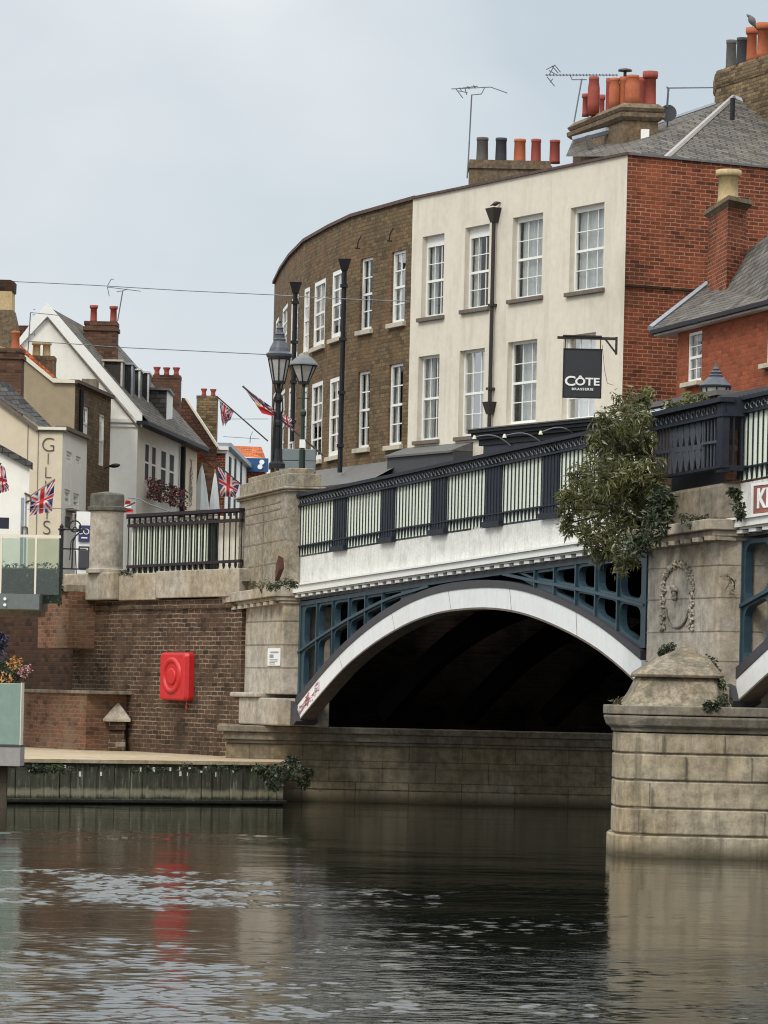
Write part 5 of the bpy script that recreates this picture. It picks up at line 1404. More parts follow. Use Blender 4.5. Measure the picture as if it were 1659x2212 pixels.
# canopy with scalloped edge and flat roof in front
AW = frame((1552, 852, 118), (1700, 842, 124))
aw = thing('scalloped_canopy', 'dark canopy with scalloped edge behind the bridge railing', 'canopy', AW)
m = MB(); za0 = AW.z(1600, 848)
m.box(0, 5, 0, 1.2, za0 - .05, za0 + .02); m.box(0, 5, -.02, 0, za0 - .05, za0 + .01)
for i in range(20): m.lathe([(.0, 0), (.11, 0), (.11, .03), (.0, .03)], (0, 0, -99), 3) if False else m.prism([(i * .24, za0 - .04), (i * .24 + .24, za0 - .04), (i * .24 + .2, za0 - .12), (i * .24 + .12, za0 - .15), (i * .24 + .04, za0 - .12)], -.03, -.01)
m.build('valance', 'charcoal', aw); MB().box(0, 5, .1, 1.5, za0 - 1.2, za0 - .06).build('shop_wall', 'black_iron', aw)
ot = thing('flat_roofed_annexe', 'low annexe with pale grey flat roof between tree and lantern', 'building', AW)
q0 = frame((1385, 880, 108), (1545, 852, 114))
ot.location = q0.p0; ot.rotation_euler = (0, 0, q0.rot)
m = MB(); zz_ = q0.z(1450, 862); m.box(-.5, q0.L, 0, 2.5, 4.5, zz_ - .1); m.build('wall', 'deep_brown_brick', ot)
m = MB(); m.add([(-.5, -.5, zz_ - .35), (q0.L * .45, -.5, zz_ - .35), (q0.L * .45, .3, zz_), (-.5, .3, zz_)], [(0, 1, 2, 3)]); m.build('lead_slope', 'lead', ot, fix=False)
MB().box(-.5, q0.L + .2, -.05, 2.6, zz_ - .1, zz_ + .0).build('roof_slab', 'charcoal_top', ot)

# ---- brown brick curved terrace
segs = [((893, 700, 84.6), (756, 700, 81.3)), ((756, 700, 81.3), (708, 700, 79.4)), ((708, 700, 79.4), (655, 700, 76.9)), ((655, 700, 76.9), (624, 700, 74.3)), ((624, 700, 74.3), (605, 700, 72.0)), ((605, 700, 72.0), (591, 700, 69.6))]
zbt = ztop + .0
bb0 = P(893, 700, 84.6)
brown = thing('brown_brick_terrace', 'brown brick terrace curving away with white sash windows and black downpipes', 'building', loc=(bb0.x, bb0.y, 0))
def sub(fr):
    e = bpy.data.objects.new('x', None); return e
bw = {0: [((845, 875), (542, 697), (786, 962)), ((778, 804), (557, 713), (802, 968))], 1: [((717, 744), (583, 729), (815, 985))], 2: [((678, 702), (606, 748), (826, 995))],
      3: [((628, 643), (642, 775), (835, 1000))], 4: [((609, 620), (662, 785), (845, 1000))], 5: [((594.5, 601), (690, 790), (850, 1000))]}
bw[2].append(((655.5, 668), (622, 762), (838, 1000)))
for si, (a, b) in enumerate(segs):
    fr = Fr(P(*b), P(*a))                               # left to right
    st_ = bpy.data.objects.new('terrace_bay', None)
    holes = []
    for (xr, up, lo_) in bw[si]:
        x0, x1 = xr
        holes.append((hole(fr, x0, x1, *up), 'u')); holes.append((hole(fr, x0 - 6, x1 - 6, *lo_), 'l'))
    m = MB(); hh = []
    for h, k in holes:
        a_, b_2 = max(.05, h[0]), min(fr.L - .05, h[1])
        hh.append((a_, b_2, h[2], h[3]))
    wall(m, 0, fr.L, 4.5, zbt, hh, 0, .12)
    rel_loc = fr.p0 - Vector((bb0.x, bb0.y, 0))
    o = m.build('front_wall', 'brown_brick', brown); o.location = rel_loc; o.rotation_euler = (0, 0, fr.rot)
    # windows as parts
    for h in hh:
        w = sash(brown, *h, y=.08 if si < 1 else .03, cols=2, rows=4, curtain='blind' if si else 'curtain', cover=.97 if si else .35, sill='sill_pale', sillz=.12, sillp=.1, fw=.07 if si < 1 else .12, bar=.03 if si < 1 else .05)
        w.location = rel_loc; w.rotation_euler = (0, 0, fr.rot)
    cpn = MB().box(-.02, fr.L + .02, -.07, .3, zbt + .001, zbt + .09).build('coping', 'coping', brown); cpn.location = rel_loc; cpn.rotation_euler = (0, 0, fr.rot)
# back and roof
m = MB(); pts = [P(*segs[0][0])] + [P(*s[1]) for s in segs]; pts = [Vector((p.x - bb0.x, p.y - bb0.y, 0)) for p in pts]
last = pts[-1]; back = [last + Vector((1.0, 6, 0)), last + Vector((7, 8, 0)), pts[0] + Vector((6, 4, 0))]
loop = pts + back
for i in range(len(pts) - 1, len(loop) - 1):
    a, b = loop[i], loop[i + 1]; m.quad((a.x, a.y, 4.5), (b.x, b.y, 4.5), (b.x, b.y, zbt), (a.x, a.y, zbt))
m.build('rear_wall', 'brown_brick', brown, fix=False)
MB().poly([(p.x, p.y, zbt - .3) for p in loop]).build('flat_roof', 'lead_dark', brown, fix=False)
# downpipes
for (x, yt, yb, s) in ((750, 562, 1022, 82.2), (645, 612, 955, 77.6)):
    p = P(x, 760, s); zt_, zb_2 = P(x, yt, s).z, P(x, yb, s).z; o = Vector((p.x - bb0.x - .12, p.y - bb0.y - .2, 0))
    m = MB(); m.tube((o.x, o.y, zb_2), (o.x, o.y, zt_), .065, n=8)
    m.loft([[(o.x - .08, o.y - .08, zt_ - .3), (o.x + .08, o.y - .08, zt_ - .3), (o.x + .08, o.y + .08, zt_ - .3), (o.x - .08, o.y + .08, zt_ - .3)],
            [(o.x - .17, o.y - .15, zt_), (o.x + .17, o.y - .15, zt_), (o.x + .17, o.y + .15, zt_), (o.x - .17, o.y + .15, zt_)]])
    for k in range(4): z = zb_2 + (zt_ - zb_2) * (k + .5) / 4; m.box(o.x - .1, o.x + .1, o.y - .09, o.y + .09, z - .04, z + .04)
    m.build('downpipe', 'black_iron', brown)
m = MB()
for (x, y, s) in ((853, 520, 83.6), (784, 536, 82.0)):
    p = P(x, y, s); o = Vector((p.x - bb0.x - .15, p.y - bb0.y - .12, p.z)); m.path([o, o + Vector((.02, 0, .15)), o + Vector((.1, 0, .32))], .02, 5); m.path([o + Vector((-.06, 0, -.02)), o + Vector((.08, 0, -.02))], .02, 5)
m.build('wall_tie', 'black_iron', brown)
# small chimney block at parapet
p = P(668, 518, 77); m = MB(); m.box(p.x - bb0.x - .15, p.x - bb0.x + .15, p.y - bb0.y + .3, p.y - bb0.y + .8, zbt - .2, P(668, 513, 77).z); m.build('chimney', 'pot_buff', brown)
# shop canopy roof below
fr = Fr(P(690, 1030, 80.5), P(866, 1000, 85)); m = MB()
cz0 = fr.z(780, 1045); o0 = fr.p0 - Vector((bb0.x, bb0.y, 0))
m.add([(-1.5, -.9, cz0 - .1), (fr.L, -.9, cz0 - .1), (fr.L, .3, cz0 + .55), (-1.5, .3, cz0 + .55)], [(0, 1, 2, 3)]); 
o = m.build('canopy_roof', 'charcoal_top', brown, fix=False); o.location = o0; o.rotation_euler = (0, 0, fr.rot)
m = MB().box(-1.5, fr.L, -.85, .2, 4.5, cz0 - .12); o = m.build('shopfront', 'charcoal', brown); o.location = o0; o.rotation_euler = (0, 0, fr.rot)
m = MB().box(-1.5, fr.L, -.95, -.85, cz0 - .2, cz0 - .09); o = m.build('gutter', 'coping', brown); o.location = o0; o.rotation_euler = (0, 0, fr.rot)

# ---- left street ---------------------------------------------------------------
# white gabled building
WG = frame((60, 900, 70), (300, 900, 70))
wg = thing('white_gabled_building', 'white rendered gabled building with slate roof, dormers and flower boxes', 'building', WG)
gz = lambda x, y: WG.uz(x, y)
zeave = gz(305, 892)[1]; zpk = gz(103, 662)[1]; upk = gz(103, 662)[0]; uR_ = gz(298, 900)[0]
uL_ = upk - (uR_ - upk)
MB().add([(uL_, 0, 4.5), (uR_, 0, 4.5), (uR_, 0, zeave), (upk, 0, zpk - .12), (uL_, 0, zeave)], [(0, 1, 2, 3, 4)]).build('gable_wall', 'render_white', wg, fix=False)
bg = MB(); wd = .34
for sg in (1, -1):
    e = uR_ + .14 if sg > 0 else uL_ - .14
    bg.prism([(upk, zpk + .1), (e, zeave - .03), (e, zeave - .45), (upk, zpk - .32)], -.12, .05)
bg.build('barge_board', 'white_paint', wg)
MB().path([(upk, -.14, zpk - .34), (uR_, -.14, zeave - .42)], .03, 5).build('barge_moulding', 'sill_stone', wg)  # dark line along the lower edge of the barge board
MB().box(gz(200, 905)[0], uR_ + .02, -.1, -.002, gz(270, 913)[1], gz(270, 905)[1]).box(gz(200, 905)[0], uR_ + .0, -.05, -.001, gz(270, 922)[1], gz(270, 917)[1]).build('band_course', 'render_white', wg)
# street facade
WS = Fr(WG.w(uR_, 0, 0), P(427, 984, 63.4))
wsf = lambda x, y: WS.uz(x, y)
def attach(o, fr, parent):
    o.location = (0, 0, 0); o.parent = parent; o.matrix_parent_inverse = Matrix.Identity(4)
    bpy.context.view_layer.update(); o.matrix_local = parent.matrix_world.inverted() @ (Matrix.Translation(fr.p0) @ Matrix.Rotation(fr.rot, 4, 'Z'))
bpy.context.view_layer.update()
usp = wsf(388, 1030)[0]
zev = wsf(314, 925)[1]
hl = []
for (x0, x1, yt, yb) in ((312, 321, 955, 1036), (327, 336, 963, 1043), (347, 358, 973, 1056), (365.5, 375.5, 982, 1068)):
    hl.append((wsf(x0, 1000)[0], wsf(x1, 1000)[0], wsf((x0 + x1) / 2, yb)[1], wsf((x0 + x1) / 2, yt)[1]))
z0h = sum(h[2] for h in hl) / 4; z1h = sum(h[3] for h in hl) / 4; hl = [(a, b, z0h, z1h) for a, b, c, d in hl]
print('W windows', [tuple(round(a, 2) for a in h) for h in hl], WS.L)
o = wall(MB(), 0, usp, 4.5, zev, hl, 0, .012).build('street_wall', 'render_white', None); attach(o, WS, wg)
for h in hl:
    q = MB(); q.box(h[0] + .02, h[1] - .02, .0, .02, h[2], h[3]); w = q.build('window', 'room_dark', None); attach(w, WS, wg)
    q = MB(); zc_ = (h[2] + h[3]) / 2; q.box(h[0] + .02, h[1] - .02, -.02, -.001, zc_ - .03, zc_ + .03); q.ring([(h[0], h[2]), (h[1], h[2]), (h[1], h[3]), (h[0], h[3])], [(h[0] + .03, h[2] + .04), (h[1] - .03, h[2] + .04), (h[1] - .03, h[3] - .04), (h[0] + .03, h[3] - .04)], -.015, .0); w2 = q.build('frame', 'white_paint', w)
o = MB().box(usp + .02, WS.L, 0.02, .3, 4.5, zev - .05).build('street_wall', 'render_yellow', None); attach(o, WS, wg)
o = MB().box(-.15, WS.L + .2, -.35, .02, zev - .0, zev + .12).build('eaves', 'black_iron', None); attach(o, WS, wg)
o = MB().tube((usp - .1, -.12, 5), (usp - .1, -.12, zev - .1), .09, n=8).build('downpipe', 'black_iron', None); attach(o, WS, wg)
# vertical wall lettering, faded
for i, ch_ in enumerate('TABERNAS'):
    o = text(ch_, .50, 'letter_faded', wg, (0, 0, 0), depth=.01, extra=-.012); u = wsf(412, 1030)[0]; o.data.transform(Matrix.Scale(1.9, 4, (1, 0, 0))); o.data.transform(Matrix.Translation((u, -.02, wsf(410, 1004 + i * 11.5)[1])))
    attach(o, WS, wg)
# roof: one slope seen beyond the barge
rz = zpk; 
ridge_dir = WS.d
pk3 = WG.w(upk, 0, zpk); ev3 = WG.w(uR_, 0, zeave)
Lr = WS.L + .5
ra, rb_, rc, rd = WG.w(upk, -.1, zpk), pk3 + ridge_dir * Lr, WS.w(Lr, -.35, zev + .1), WS.w(-.1, -.35, zev + .1)
m = MB(); m.poly([ra, rb_, rc, rd]); o = m.build('roof', 'slate', None, fix=False); reparent(o, wg)
le = WG.w(uL_, 0, zeave); m = MB(); m.poly([ra, pk3 + ridge_dir * Lr, le + ridge_dir * Lr, le]); o = m.build('roof_back', 'slate_dark', None, fix=False); reparent(o, wg)
m = MB(); m.poly([WG.w(uL_, 0, 4.5), WG.w(uL_, 0, zeave), le + ridge_dir * Lr, WG.w(uL_, 0, 4.5) + ridge_dir * Lr]); o = m.build('rear_wall', 'render_white', None, fix=False); reparent(o, wg)
# dormers
def dormer(x0, x1, yt, yb, s, mt='white_paint', cheek='slate_dark'):
    a, b = P(x0, yb, s), P(x1, yb, s); zt = P((x0 + x1) / 2, yt, s).z
    dd = 1.4; m = MB()
    d = MB(); d.box(a.x, b.x, a.y, a.y + dd, a.z - .6, zt); o = d.build('dormer', cheek, None); reparent(o, wg)
    f = MB(); f.box(a.x + .04, b.x - .04, a.y - .05, a.y - .01, a.z, zt - .1)
    g_ = f.build('window_panes', 'room_dark', None); reparent(g_, o)
    g = MB(); n = 1
    for i in range(n + 1): x = a.x + (b.x - a.x) * i / n; g.box(x - .03, x + .03, a.y - .08, a.y - .051, a.z - .05, zt)
    g.box(a.x - .05, b.x + .05, a.y - .12, a.y + dd, zt, zt + .06); q = g.build('dormer_frame', mt, None); reparent(q, o)
dormer(222, 262, 781, 848, 69.3, 'sill_pale', 'slate_dark'); dormer(240, 264, 783, 850, 69.1, 'lead', 'charcoal'); dormer(266, 284, 788, 872, 69, 'lead', 'charcoal'); dormer(286, 300, 800, 878, 68, 'white_iron', 'charcoal'); dormer(303, 319, 806, 888, 67, 'white_paint', 'charcoal')
a = P(321, 915, 66.5); b = P(359, 915, 66.5); zt = P(340, 843, 66.5).z
d = MB(); d.prism([(a.x, P(0, 872, 66.5).z), (b.x, P(0, 935, 66.5).z), (b.x, zt), (a.x, zt)], a.y, a.y + 2.5); o = d.build('dormer', 'slate_dark', None); reparent(o, wg)
d = MB(); c_ = P(372, 915, 65.2); d.poly([(b.x, b.y, P(359, 928, 66.5).z), (c_.x, c_.y, P(372, 925, 65.2).z), (c_.x, c_.y, P(372, 855, 65.2).z), (b.x, b.y, zt)]); q = d.build('dormer_frame', 'white_paint', None, fix=False); reparent(q, o)
m = MB(); m.box(a.x - .05, b.x + .1, a.y - .1, a.y + 2.6, zt, zt + .08); q = m.build('dormer_lead', 'lead_dark', None); reparent(q, o)
# chimney with two pots
def simple_chimney(parent, x0, x1, yt, yb, s, mat, pots, kind, pm, depth=1.0, band=True):
    a, b = P(x0, yt, s), P(x1, yt, s); zt = a.z; zb = P(x0, yb, s).z; m = MB()
    m.box(a.x, b.x, a.y, a.y + depth, zb - 1, zt - .12)
    if band: m.box(a.x - .05, b.x + .05, a.y - .05, a.y + depth + .05, zt - .30, zt - .18).box(a.x - .02, b.x + .02, a.y - .02, a.y + depth, zt - .12, zt)
    else: m.box(a.x - .01, b.x + .01, a.y - .01, a.y + depth, zt - .12, zt)
    o = m.build('chimney', mat, None); reparent(o, parent); bpy.context.view_layer.update()
    for (p0, p1, pt) in pots:
        c = P((p0 + p1) / 2, yt, s); pot(o, o.matrix_world.inverted() @ Vector((c.x, c.y + depth / 2, zt)), (p1 - p0) / 2 / s, P(p0, pt, s).z - zt, pm, kind, 12)
    return o
simple_chimney(wg, 183, 252, 693, 790, 68, 'chimney_brick', ((191, 208, 656), (234, 251, 658)), 'roll', 'pot_red')
simple_chimney(wg, 321, 389, 809, 930, 62, 'chimney_brick', ((329, 345, 790), (350, 366, 791), (371, 387, 791)), 'flare', 'pot_red', band=False)
# flower boxes
fb = thing('window_flowers', 'red and pink flowers trailing from window boxes on the white building', 'flowers', loc=WS.w(hl[0][0], -.1, z0h - .1))
o3 = Vector(fb.location)
for mt, k, sz in (('leaf_dark', 200, .12), ('petal_red', 130, .09), ('petal_pink', 90, .09), ('petal_purple', 60, .1)):
    q = MB()
    for h in ((hl[0][0], hl[1][1]), (hl[2][0], hl[3][1] + .8)):
        pts = [WS.w(random.uniform(h[0] - .2, h[1] + .2), -.2 + random.uniform(-.15, .1), z0h + random.uniform(-.5, .12)) - o3 for _ in range(k)]; leaves(q, pts, sz, 1.5)
    q.build('foliage' if mt.startswith('leaf') else 'blossom', mt, fb, fix=False)
# tiled roof house with steep gable
RT = frame((388, 950, 61), (500, 950, 61))
rt = thing('red_tiled_house', 'steep red brown tiled roof house with two pot chimney down the street', 'house', RT)
bpy.context.view_layer.update()
q = RT.uz
m = MB(); m.add([(q(386, 870)[0], 0, q(386, 900)[1]), (q(393, 861)[0], 0, q(393, 859)[1]), (q(402, 861)[0], 0, q(402, 861)[1]), (q(470, 962)[0], 0, q(470, 965)[1]), (q(425, 980)[0], 0, 4.5), (q(386, 980)[0], 0, 4.5)], [(0, 5, 4, 3, 2, 1)]); m.build('tiled_gable', 'tile_red', rt, fix=False)
m = MB(); m.poly([RT.w(q(402, 861)[0], 0, q(402, 861)[1]), RT.w(q(470, 962)[0], 0, q(470, 965)[1]), RT.w(q(470, 962)[0], 5, q(470, 965)[1]), RT.w(q(402, 861)[0], 5, q(402, 861)[1])]); o = m.build('roof_slope', 'tile_red', None, fix=False); reparent(o, rt)
m = MB(); m.tube(P(402, 861, 61), P(470, 965, 61), .06, n=5); o = m.build('verge', 'render_pale', None); reparent(o, rt)
m = MB(); m.poly([P(375, 905, 64), P(384, 912, 63.8), P(446, 998, 62.5), P(480, 1012, 62), P(476, 1020, 62), P(420, 985, 62.8)]); o = m.build('lower_roof', 'tile_orange', None, fix=False); reparent(o, rt)
simple_chimney(rt, 425, 469, 854, 960, 60, 'yellow_brick', ((432, 446, 837), (452, 466, 838)), 'flare', 'pot_red', band=False)
# brick house with white cornice and bay
RB = frame((425, 1000, 60), (487, 1000, 60)); RB2 = Fr(P(487, 1000, 60), P(533, 1000, 55))
rbh = thing('red_brick_street_house', 'red brick street house with white cornice and white bay windows', 'house', RB)
bpy.context.view_layer.update()
q = RB.uz; MB().box(0, RB.L, 0, .3, 4.5, q(450, 979)[1]).build('front_wall', 'red_brick', rbh)
MB().box(-.1, RB.L + .1, -.25, .3, q(450, 972)[1], q(450, 964)[1]).box(-.05, RB.L + .05, -.12, .3, q(450, 979)[1] + .01, q(450, 972)[1]).build('cornice', 'white_paint', rbh)
q2 = RB2.uz; zt = q2(500, 978)[1]
o = MB().box(0, RB2.L, 0, .3, 4.5, zt).build('bay_wall', 'white_paint', None); attach(o, RB2, rbh)
for (a, b) in ((494, 498), (506, 509), (519, 521.5)):
    o = MB().box(q2(a, 1020)[0], q2(b, 1020)[0], -.03, -.005, q2(500, 1120)[1], q2(a, 985 + (a - 494) * .35)[1]).build('window', 'room_dark', None); attach(o, RB2, rbh)
o = MB().box(-.1, RB2.L, -.2, .3, zt, zt + .15).build('cornice', 'lead', None); attach(o, RB2, rbh)
# dark gaps between parasols: brick flank
o = MB(); a = P(433, 1050, 61.5); b = P(475, 1050, 61.5); o.box(a.x, b.x, a.y, a.y + .2, 4.5, P(450, 997, 61.5).z); o = o.build('side_wall', 'chimney_brick', None); reparent(o, rbh)
# orange roof and blue sign shop
OR = frame((487, 980, 55), (575, 980, 55)); q = OR.uz
ors = thing('orange_roofed_shop', 'distant shop with bright orange tiled roof and blue fascia', 'shop', OR)
m = MB(); m.poly([(q(490, 957)[0], 1.5, q(490, 957)[1]), (q(562, 960)[0], 1.5, q(562, 960)[1]), (q(574, 990)[0], 0, q(574, 990)[1]), (q(530, 987)[0], 0, q(530, 987)[1])]); m.build('roof', 'tile_orange', ors, fix=False)
MB().box(q(520, 1000)[0], q(573, 1000)[0], .1, 2, 4.5, q(560, 990)[1]).build('wall', 'red_brick', ors)
bs = thing('blue_shop_sign', 'blue shop sign board with white round emblem below the orange roof', 'sign', OR)
MB().box(q(531, 1000)[0], q(580, 1000)[0], -.15, -.05, q(550, 1019)[1], q(550, 990)[1]).build('board', 'sign_blue', bs)
m = MB()
for (x, y, r) in ((566, 999, .10), (562, 1009, .10)):
    u, z = q(x, y); m.tube((u, -.2, z), (u, -.151, z), r, n=12)
m.build('emblem', 'letter_white', bs)

# parasols
for (x, s, lb) in ((436, 63, 'closed white parasol, the wider and left of the two beside the red brick house'), (465, 62, 'closed white parasol, the narrower one just left of the large union flag')):
    tpz = P(x, 1003 if x < 450 else 1016, s); bz = P(x, 1112, s); t = thing('parasol', lb, 'parasol', loc=(tpz.x, tpz.y, 4.55), group='closed parasols down the street')
    h = tpz.z - 4.55; hb = bz.z - 4.55; r = .26 if x < 450 else .18
    m = MB(); n = 12; rg = []
    for (k, z) in ((.05, h), (.35, h - .35), (.75, h - 1.0), (1.0, h - 1.55), (.9, hb)):
        rg.append([(r * k * (1 + .25 * (i % 2)) * math.cos(2 * PI * i / n), r * k * (1 + .25 * (i % 2)) * math.sin(2 * PI * i / n), z) for i in range(n)])
    m.loft(rg); m.build('canopy', 'parasol', t); MB().tube((0, 0, 0), (0, 0, h + .05), .03).build('pole', 'pale_pole', t)

# tan and brown brick building
TS = frame((-60, 900, 74), (161, 900, 74)); TB = Fr(P(161, 900, 74), P(239, 900, 70.4))
tb = thing('tan_sided_brick_building', 'brown brick building with tan rendered side wall and chimney stacks', 'building', TS)
bpy.context.view_layer.update()
q = TS.uz; zt = q(160, 828)[1]
m = MB(); m.add([(0, 0, 4.5), (TS.L, 0, 4.5), (TS.L, 0, zt), (q(115, 823)[0], 0, zt), (q(49, 764)[0], 0, q(49, 764)[1]), (0, 0, q(49, 730)[1])], [(0, 1, 2, 3, 4, 5)]); m.build('side_wall', 'render_tan', tb, fix=False)
m = MB(); a1 = q(49, 764); a2 = q(115, 823)
m.prism([(a1[0] - .1, a1[1] + .1), (a2[0], a2[1] + .08), (TS.L + .05, zt + .08), (TS.L + .05, zt), (a2[0], a2[1] - .05), (a1[0] - .1, a1[1] - .05)], -.1, .2); m.build('verge_coping', 'render_pale', tb)
m = MB(); m.poly([(a1[0] - .3, .2, a1[1] + .45), (a2[0] + .1, .2, a2[1] + .1), (a2[0] + .1, 4, a2[1] + .1), (a1[0] - .3, 4, a1[1] + .45)]); m.build('roof', 'tile_orange', tb, fix=False)
m = MB(); m.prism([(a1[0] - .1, a1[1] + .28), (a2[0] + .1, a2[1] + .09), (a2[0], a2[1] + .0), (a1[0] - .1, a1[1] + .05)], .21, .6); m.build('tile_verge', 'tile_orange', tb)
q = TB.uz; ht = [(q(178, 910)[0], q(191, 910)[0], q(185, 950)[1], q(185, 878)[1]), (q(214, 950)[0], q(226, 950)[0], q(220, 1007)[1], q(220, 894)[1])]
o = wall(MB(), 0, TB.L, 4.5, q(200, 844)[1], ht, 0, .1).build('front_wall', 'brown_brick', None); attach(o, TB, tb)
for h in ht:
    w = sash(tb, *h, y=.05, cols=2, rows=2, curtain='blind', cover=.4); attach(w, TB, tb)
o = MB().box(-.1, TB.L + .05, -.12, .2, q(200, 844)[1], q(200, 844)[1] + .1).build('coping', 'coping', None); attach(o, TB, tb)
o = MB().tube((q(168, 900)[0], -.1, 5), (q(168, 900)[0], -.1, q(168, 840)[1]), .07, n=8).build('downpipe', 'black_iron', None); attach(o, TB, tb)
m = MB(); a = P(176, 840, 71); b = P(208, 840, 71); m.box(a.x, b.x, a.y, a.y + 1, a.z - 1, P(176, 818, 71).z); o = m.build('roof_hatch', 'stone_dark', None); reparent(o, tb)
simple_chimney(tb, -30, 47, 751, 880, 76, 'chimney_brick', ((21, 39, 712),), 'plain', 'pot_orange', depth=.9)
o = simple_chimney(tb, 63, 117, 768, 800, 72, 'stone_chimney', ((66, 86, 737), (88, 108, 737)), 'roll', 'pot_buff', depth=.8, band=False)
# leftmost tall stack (old pale shaft)
t = thing('old_chimney_stack', 'tall old weathered chimney stack with dark brick head at the left edge', 'chimney', loc=(P(5, 760, 73).x, P(5, 760, 73).y, 9))
bpy.context.view_layer.update()
def sq(x0, x1, y, s=73, d=.9): 
    a, b = P(x0, y, s), P(x1, y, s); return [(a.x, a.y, a.z), (b.x, a.y, a.z), (b.x, a.y + d, a.z), (a.x, a.y + d, a.z)]
m = MB(); m.loft([sq(-40, 38, 800), sq(-40, 35, 698), sq(-35, 28, 668)]); o = m.build('shaft', 'stone_chimney', None); reparent(o, t)
m = MB(); m.loft([sq(-35, 26, 668), sq(-35, 26, 628)]); o = m.build('neck', 'pot_buff', None); reparent(o, t)
m = MB(); m.loft([sq(-40, 29, 628), sq(-40, 30, 606), sq(-36, 22, 603)]); o = m.build('head', 'deep_brown_brick', None); reparent(o, t)
rl = thing('dark_red_roof', 'small dark red ridge of roof between the old stack and white gable', 'roof', loc=P(40, 760, 71)); bpy.context.view_layer.update()
m = MB(); m.poly([P(20, 705, 71.5), P(35, 703, 71.5), P(63, 703, 71.5), P(40, 733, 71.5), P(38, 790, 71.5), P(20, 790, 71.5)]); o = m.build('tiles', 'tile_red', None, fix=False); reparent(o, rl)

# corner shop with vertical lettering
GS = frame((-80, 1050, 79), (133, 1050, 79)); GB = Fr(P(133, 1050, 79), P(186, 1050, 76))
gs = thing('vertical_lettered_building', 'cream corner building with tall vertical lettering and sloping slate roof', 'building', GS)
bpy.context.view_layer.update()
q = GS.uz; zt = q(110, 929)[1]; a1 = q(0, 868); a2 = q(82, 928)
m = MB(); m.add([(0, 0, 4.0), (GS.L, 0, 4.0), (GS.L, 0, zt), (a2[0], 0, zt), (a1[0], 0, a1[1]), (0, 0, a1[1] + .6)], [(0, 1, 2, 3, 4, 5)]); m.build('side_wall', 'render_yellow', gs, fix=False)
m = MB(); m.prism([(a1[0] - .6, a1[1] + .5), (a2[0], a2[1] + .06), (a2[0], a2[1] - .06), (a1[0] - .6, a1[1] + .35)], -.12, .05); m.build('verge', 'sill_stone', gs)
m = MB(); m.poly([(a1[0] - .6, 0.02, a1[1] + .5), (a2[0] + .1, 0.02, a2[1] + .05), (a2[0] + .35, .9, a2[1] + .1), (a1[0] + .1, .9, a1[1] + .62)]); m.build('roof', 'slate_dark', gs, fix=False)
MB().box(a2[0] - .05, GS.L + .1, -.1, .4, zt, zt + .08).build('parapet_top', 'render_pale', gs)
MB().box(a2[0] - .05, GS.L + .1, -.06, .2, zt - .05, zt - .002).build('parapet_moulding', 'sill_stone', gs)
MB().box(q(81, 1000)[0], q(81, 1000)[0] + .02, -.015, 0, 4.6, zt).box(q(58, 1000)[0], q(58, 1000)[0] + .02, -.015, 0, 4.6, q(58, 905)[1]).build('wall_joint', 'letter_faded', gs)
cuts = 'GILLEYS'
for i, ch_ in enumerate(cuts):
    u, z = q(104.5 + i * -.6, 962 + i * 29.8); text(ch_, .56 if ch_ in 'GS' else .46, 'letter_brown', gs, (u, -.015, z), depth=.008, extra=-.012)
q = GB.uz; hs = []
for (x0, x1, yt, yb) in ((143, 155, 976, 1000), (163, 174, 986, 1008), (141, 153, 1058, 1090), (160, 172, 1066, 1098)):
    hs.append((q(x0, 1020)[0], q(x1, 1020)[0], q((x0 + x1) / 2, yb)[1], q((x0 + x1) / 2, yt)[1]))
o = wall(MB(), 0, GB.L, 4.0, q(150, 934)[1], hs, 0, .08).build('street_wall', 'render_white', None); attach(o, GB, gs)
for h in hs:
    w = sash(gs, *h, y=.05, cols=1, rows=2, curtain='blind', cover=.95, fw=.08); attach(w, GB, gs)
o = MB().box(-.05, GB.L + .05, -.12, .2, q(150, 934)[1], q(150, 934)[1] + .1).build('coping', 'sill_stone', None); attach(o, GB, gs)
o = MB().box(q(141, 1120)[0], q(156, 1120)[0], -.2, -.0, q(150, 1106)[1], q(150, 1100)[1]).box(q(161, 1120)[0], q(174, 1120)[0], -.2, -.0, q(150, 1112)[1], q(150, 1106)[1]).build('window_hood', 'letter_brown', None); attach(o, GB, gs)
o = MB().box(q(140, 1120)[0], q(150, 1120)[0], -.03, -.01, q(150, 1140)[1], q(150, 1118)[1]).build('shop_window', 'charcoal_top', None); attach(o, GB, gs)
# blue banner and door sign beyond the gate
bn = thing('navy_banner', 'navy banner with white lettering between gate and stone pillar', 'banner', loc=(P(178, 1170, 88).x, P(178, 1170, 88).y, P(178, 1170, 88).z))
MB().box(-.10, .2, 0, .02, 0, .40).build('cloth', 'sign_navy', bn); text('CO', .2, 'letter_white', bn, (0.02, -.01, .24)); MB().box(-.03, .12, -.012, 0, .08, .11).build('lettering', 'letter_white', bn)
mn = thing('menu_board', 'black framed menu board on a white post left of the stone pillar', 'sign', loc=(P(180, 1225, 88).x, P(180, 1225, 88).y, P(180, 1228, 88).z))
MB().box(-.13, .14, 0, .04, 0, .55).build('board', 'charcoal', mn, bevel=0.02); MB().box(-.09, .1, -.01, -.002, .45, .5).build('header', 'letter_white', mn)
MB().box(-.2, .2, .05, .1, -.4, 1.4).build('post_panel', 'white_paint', mn)
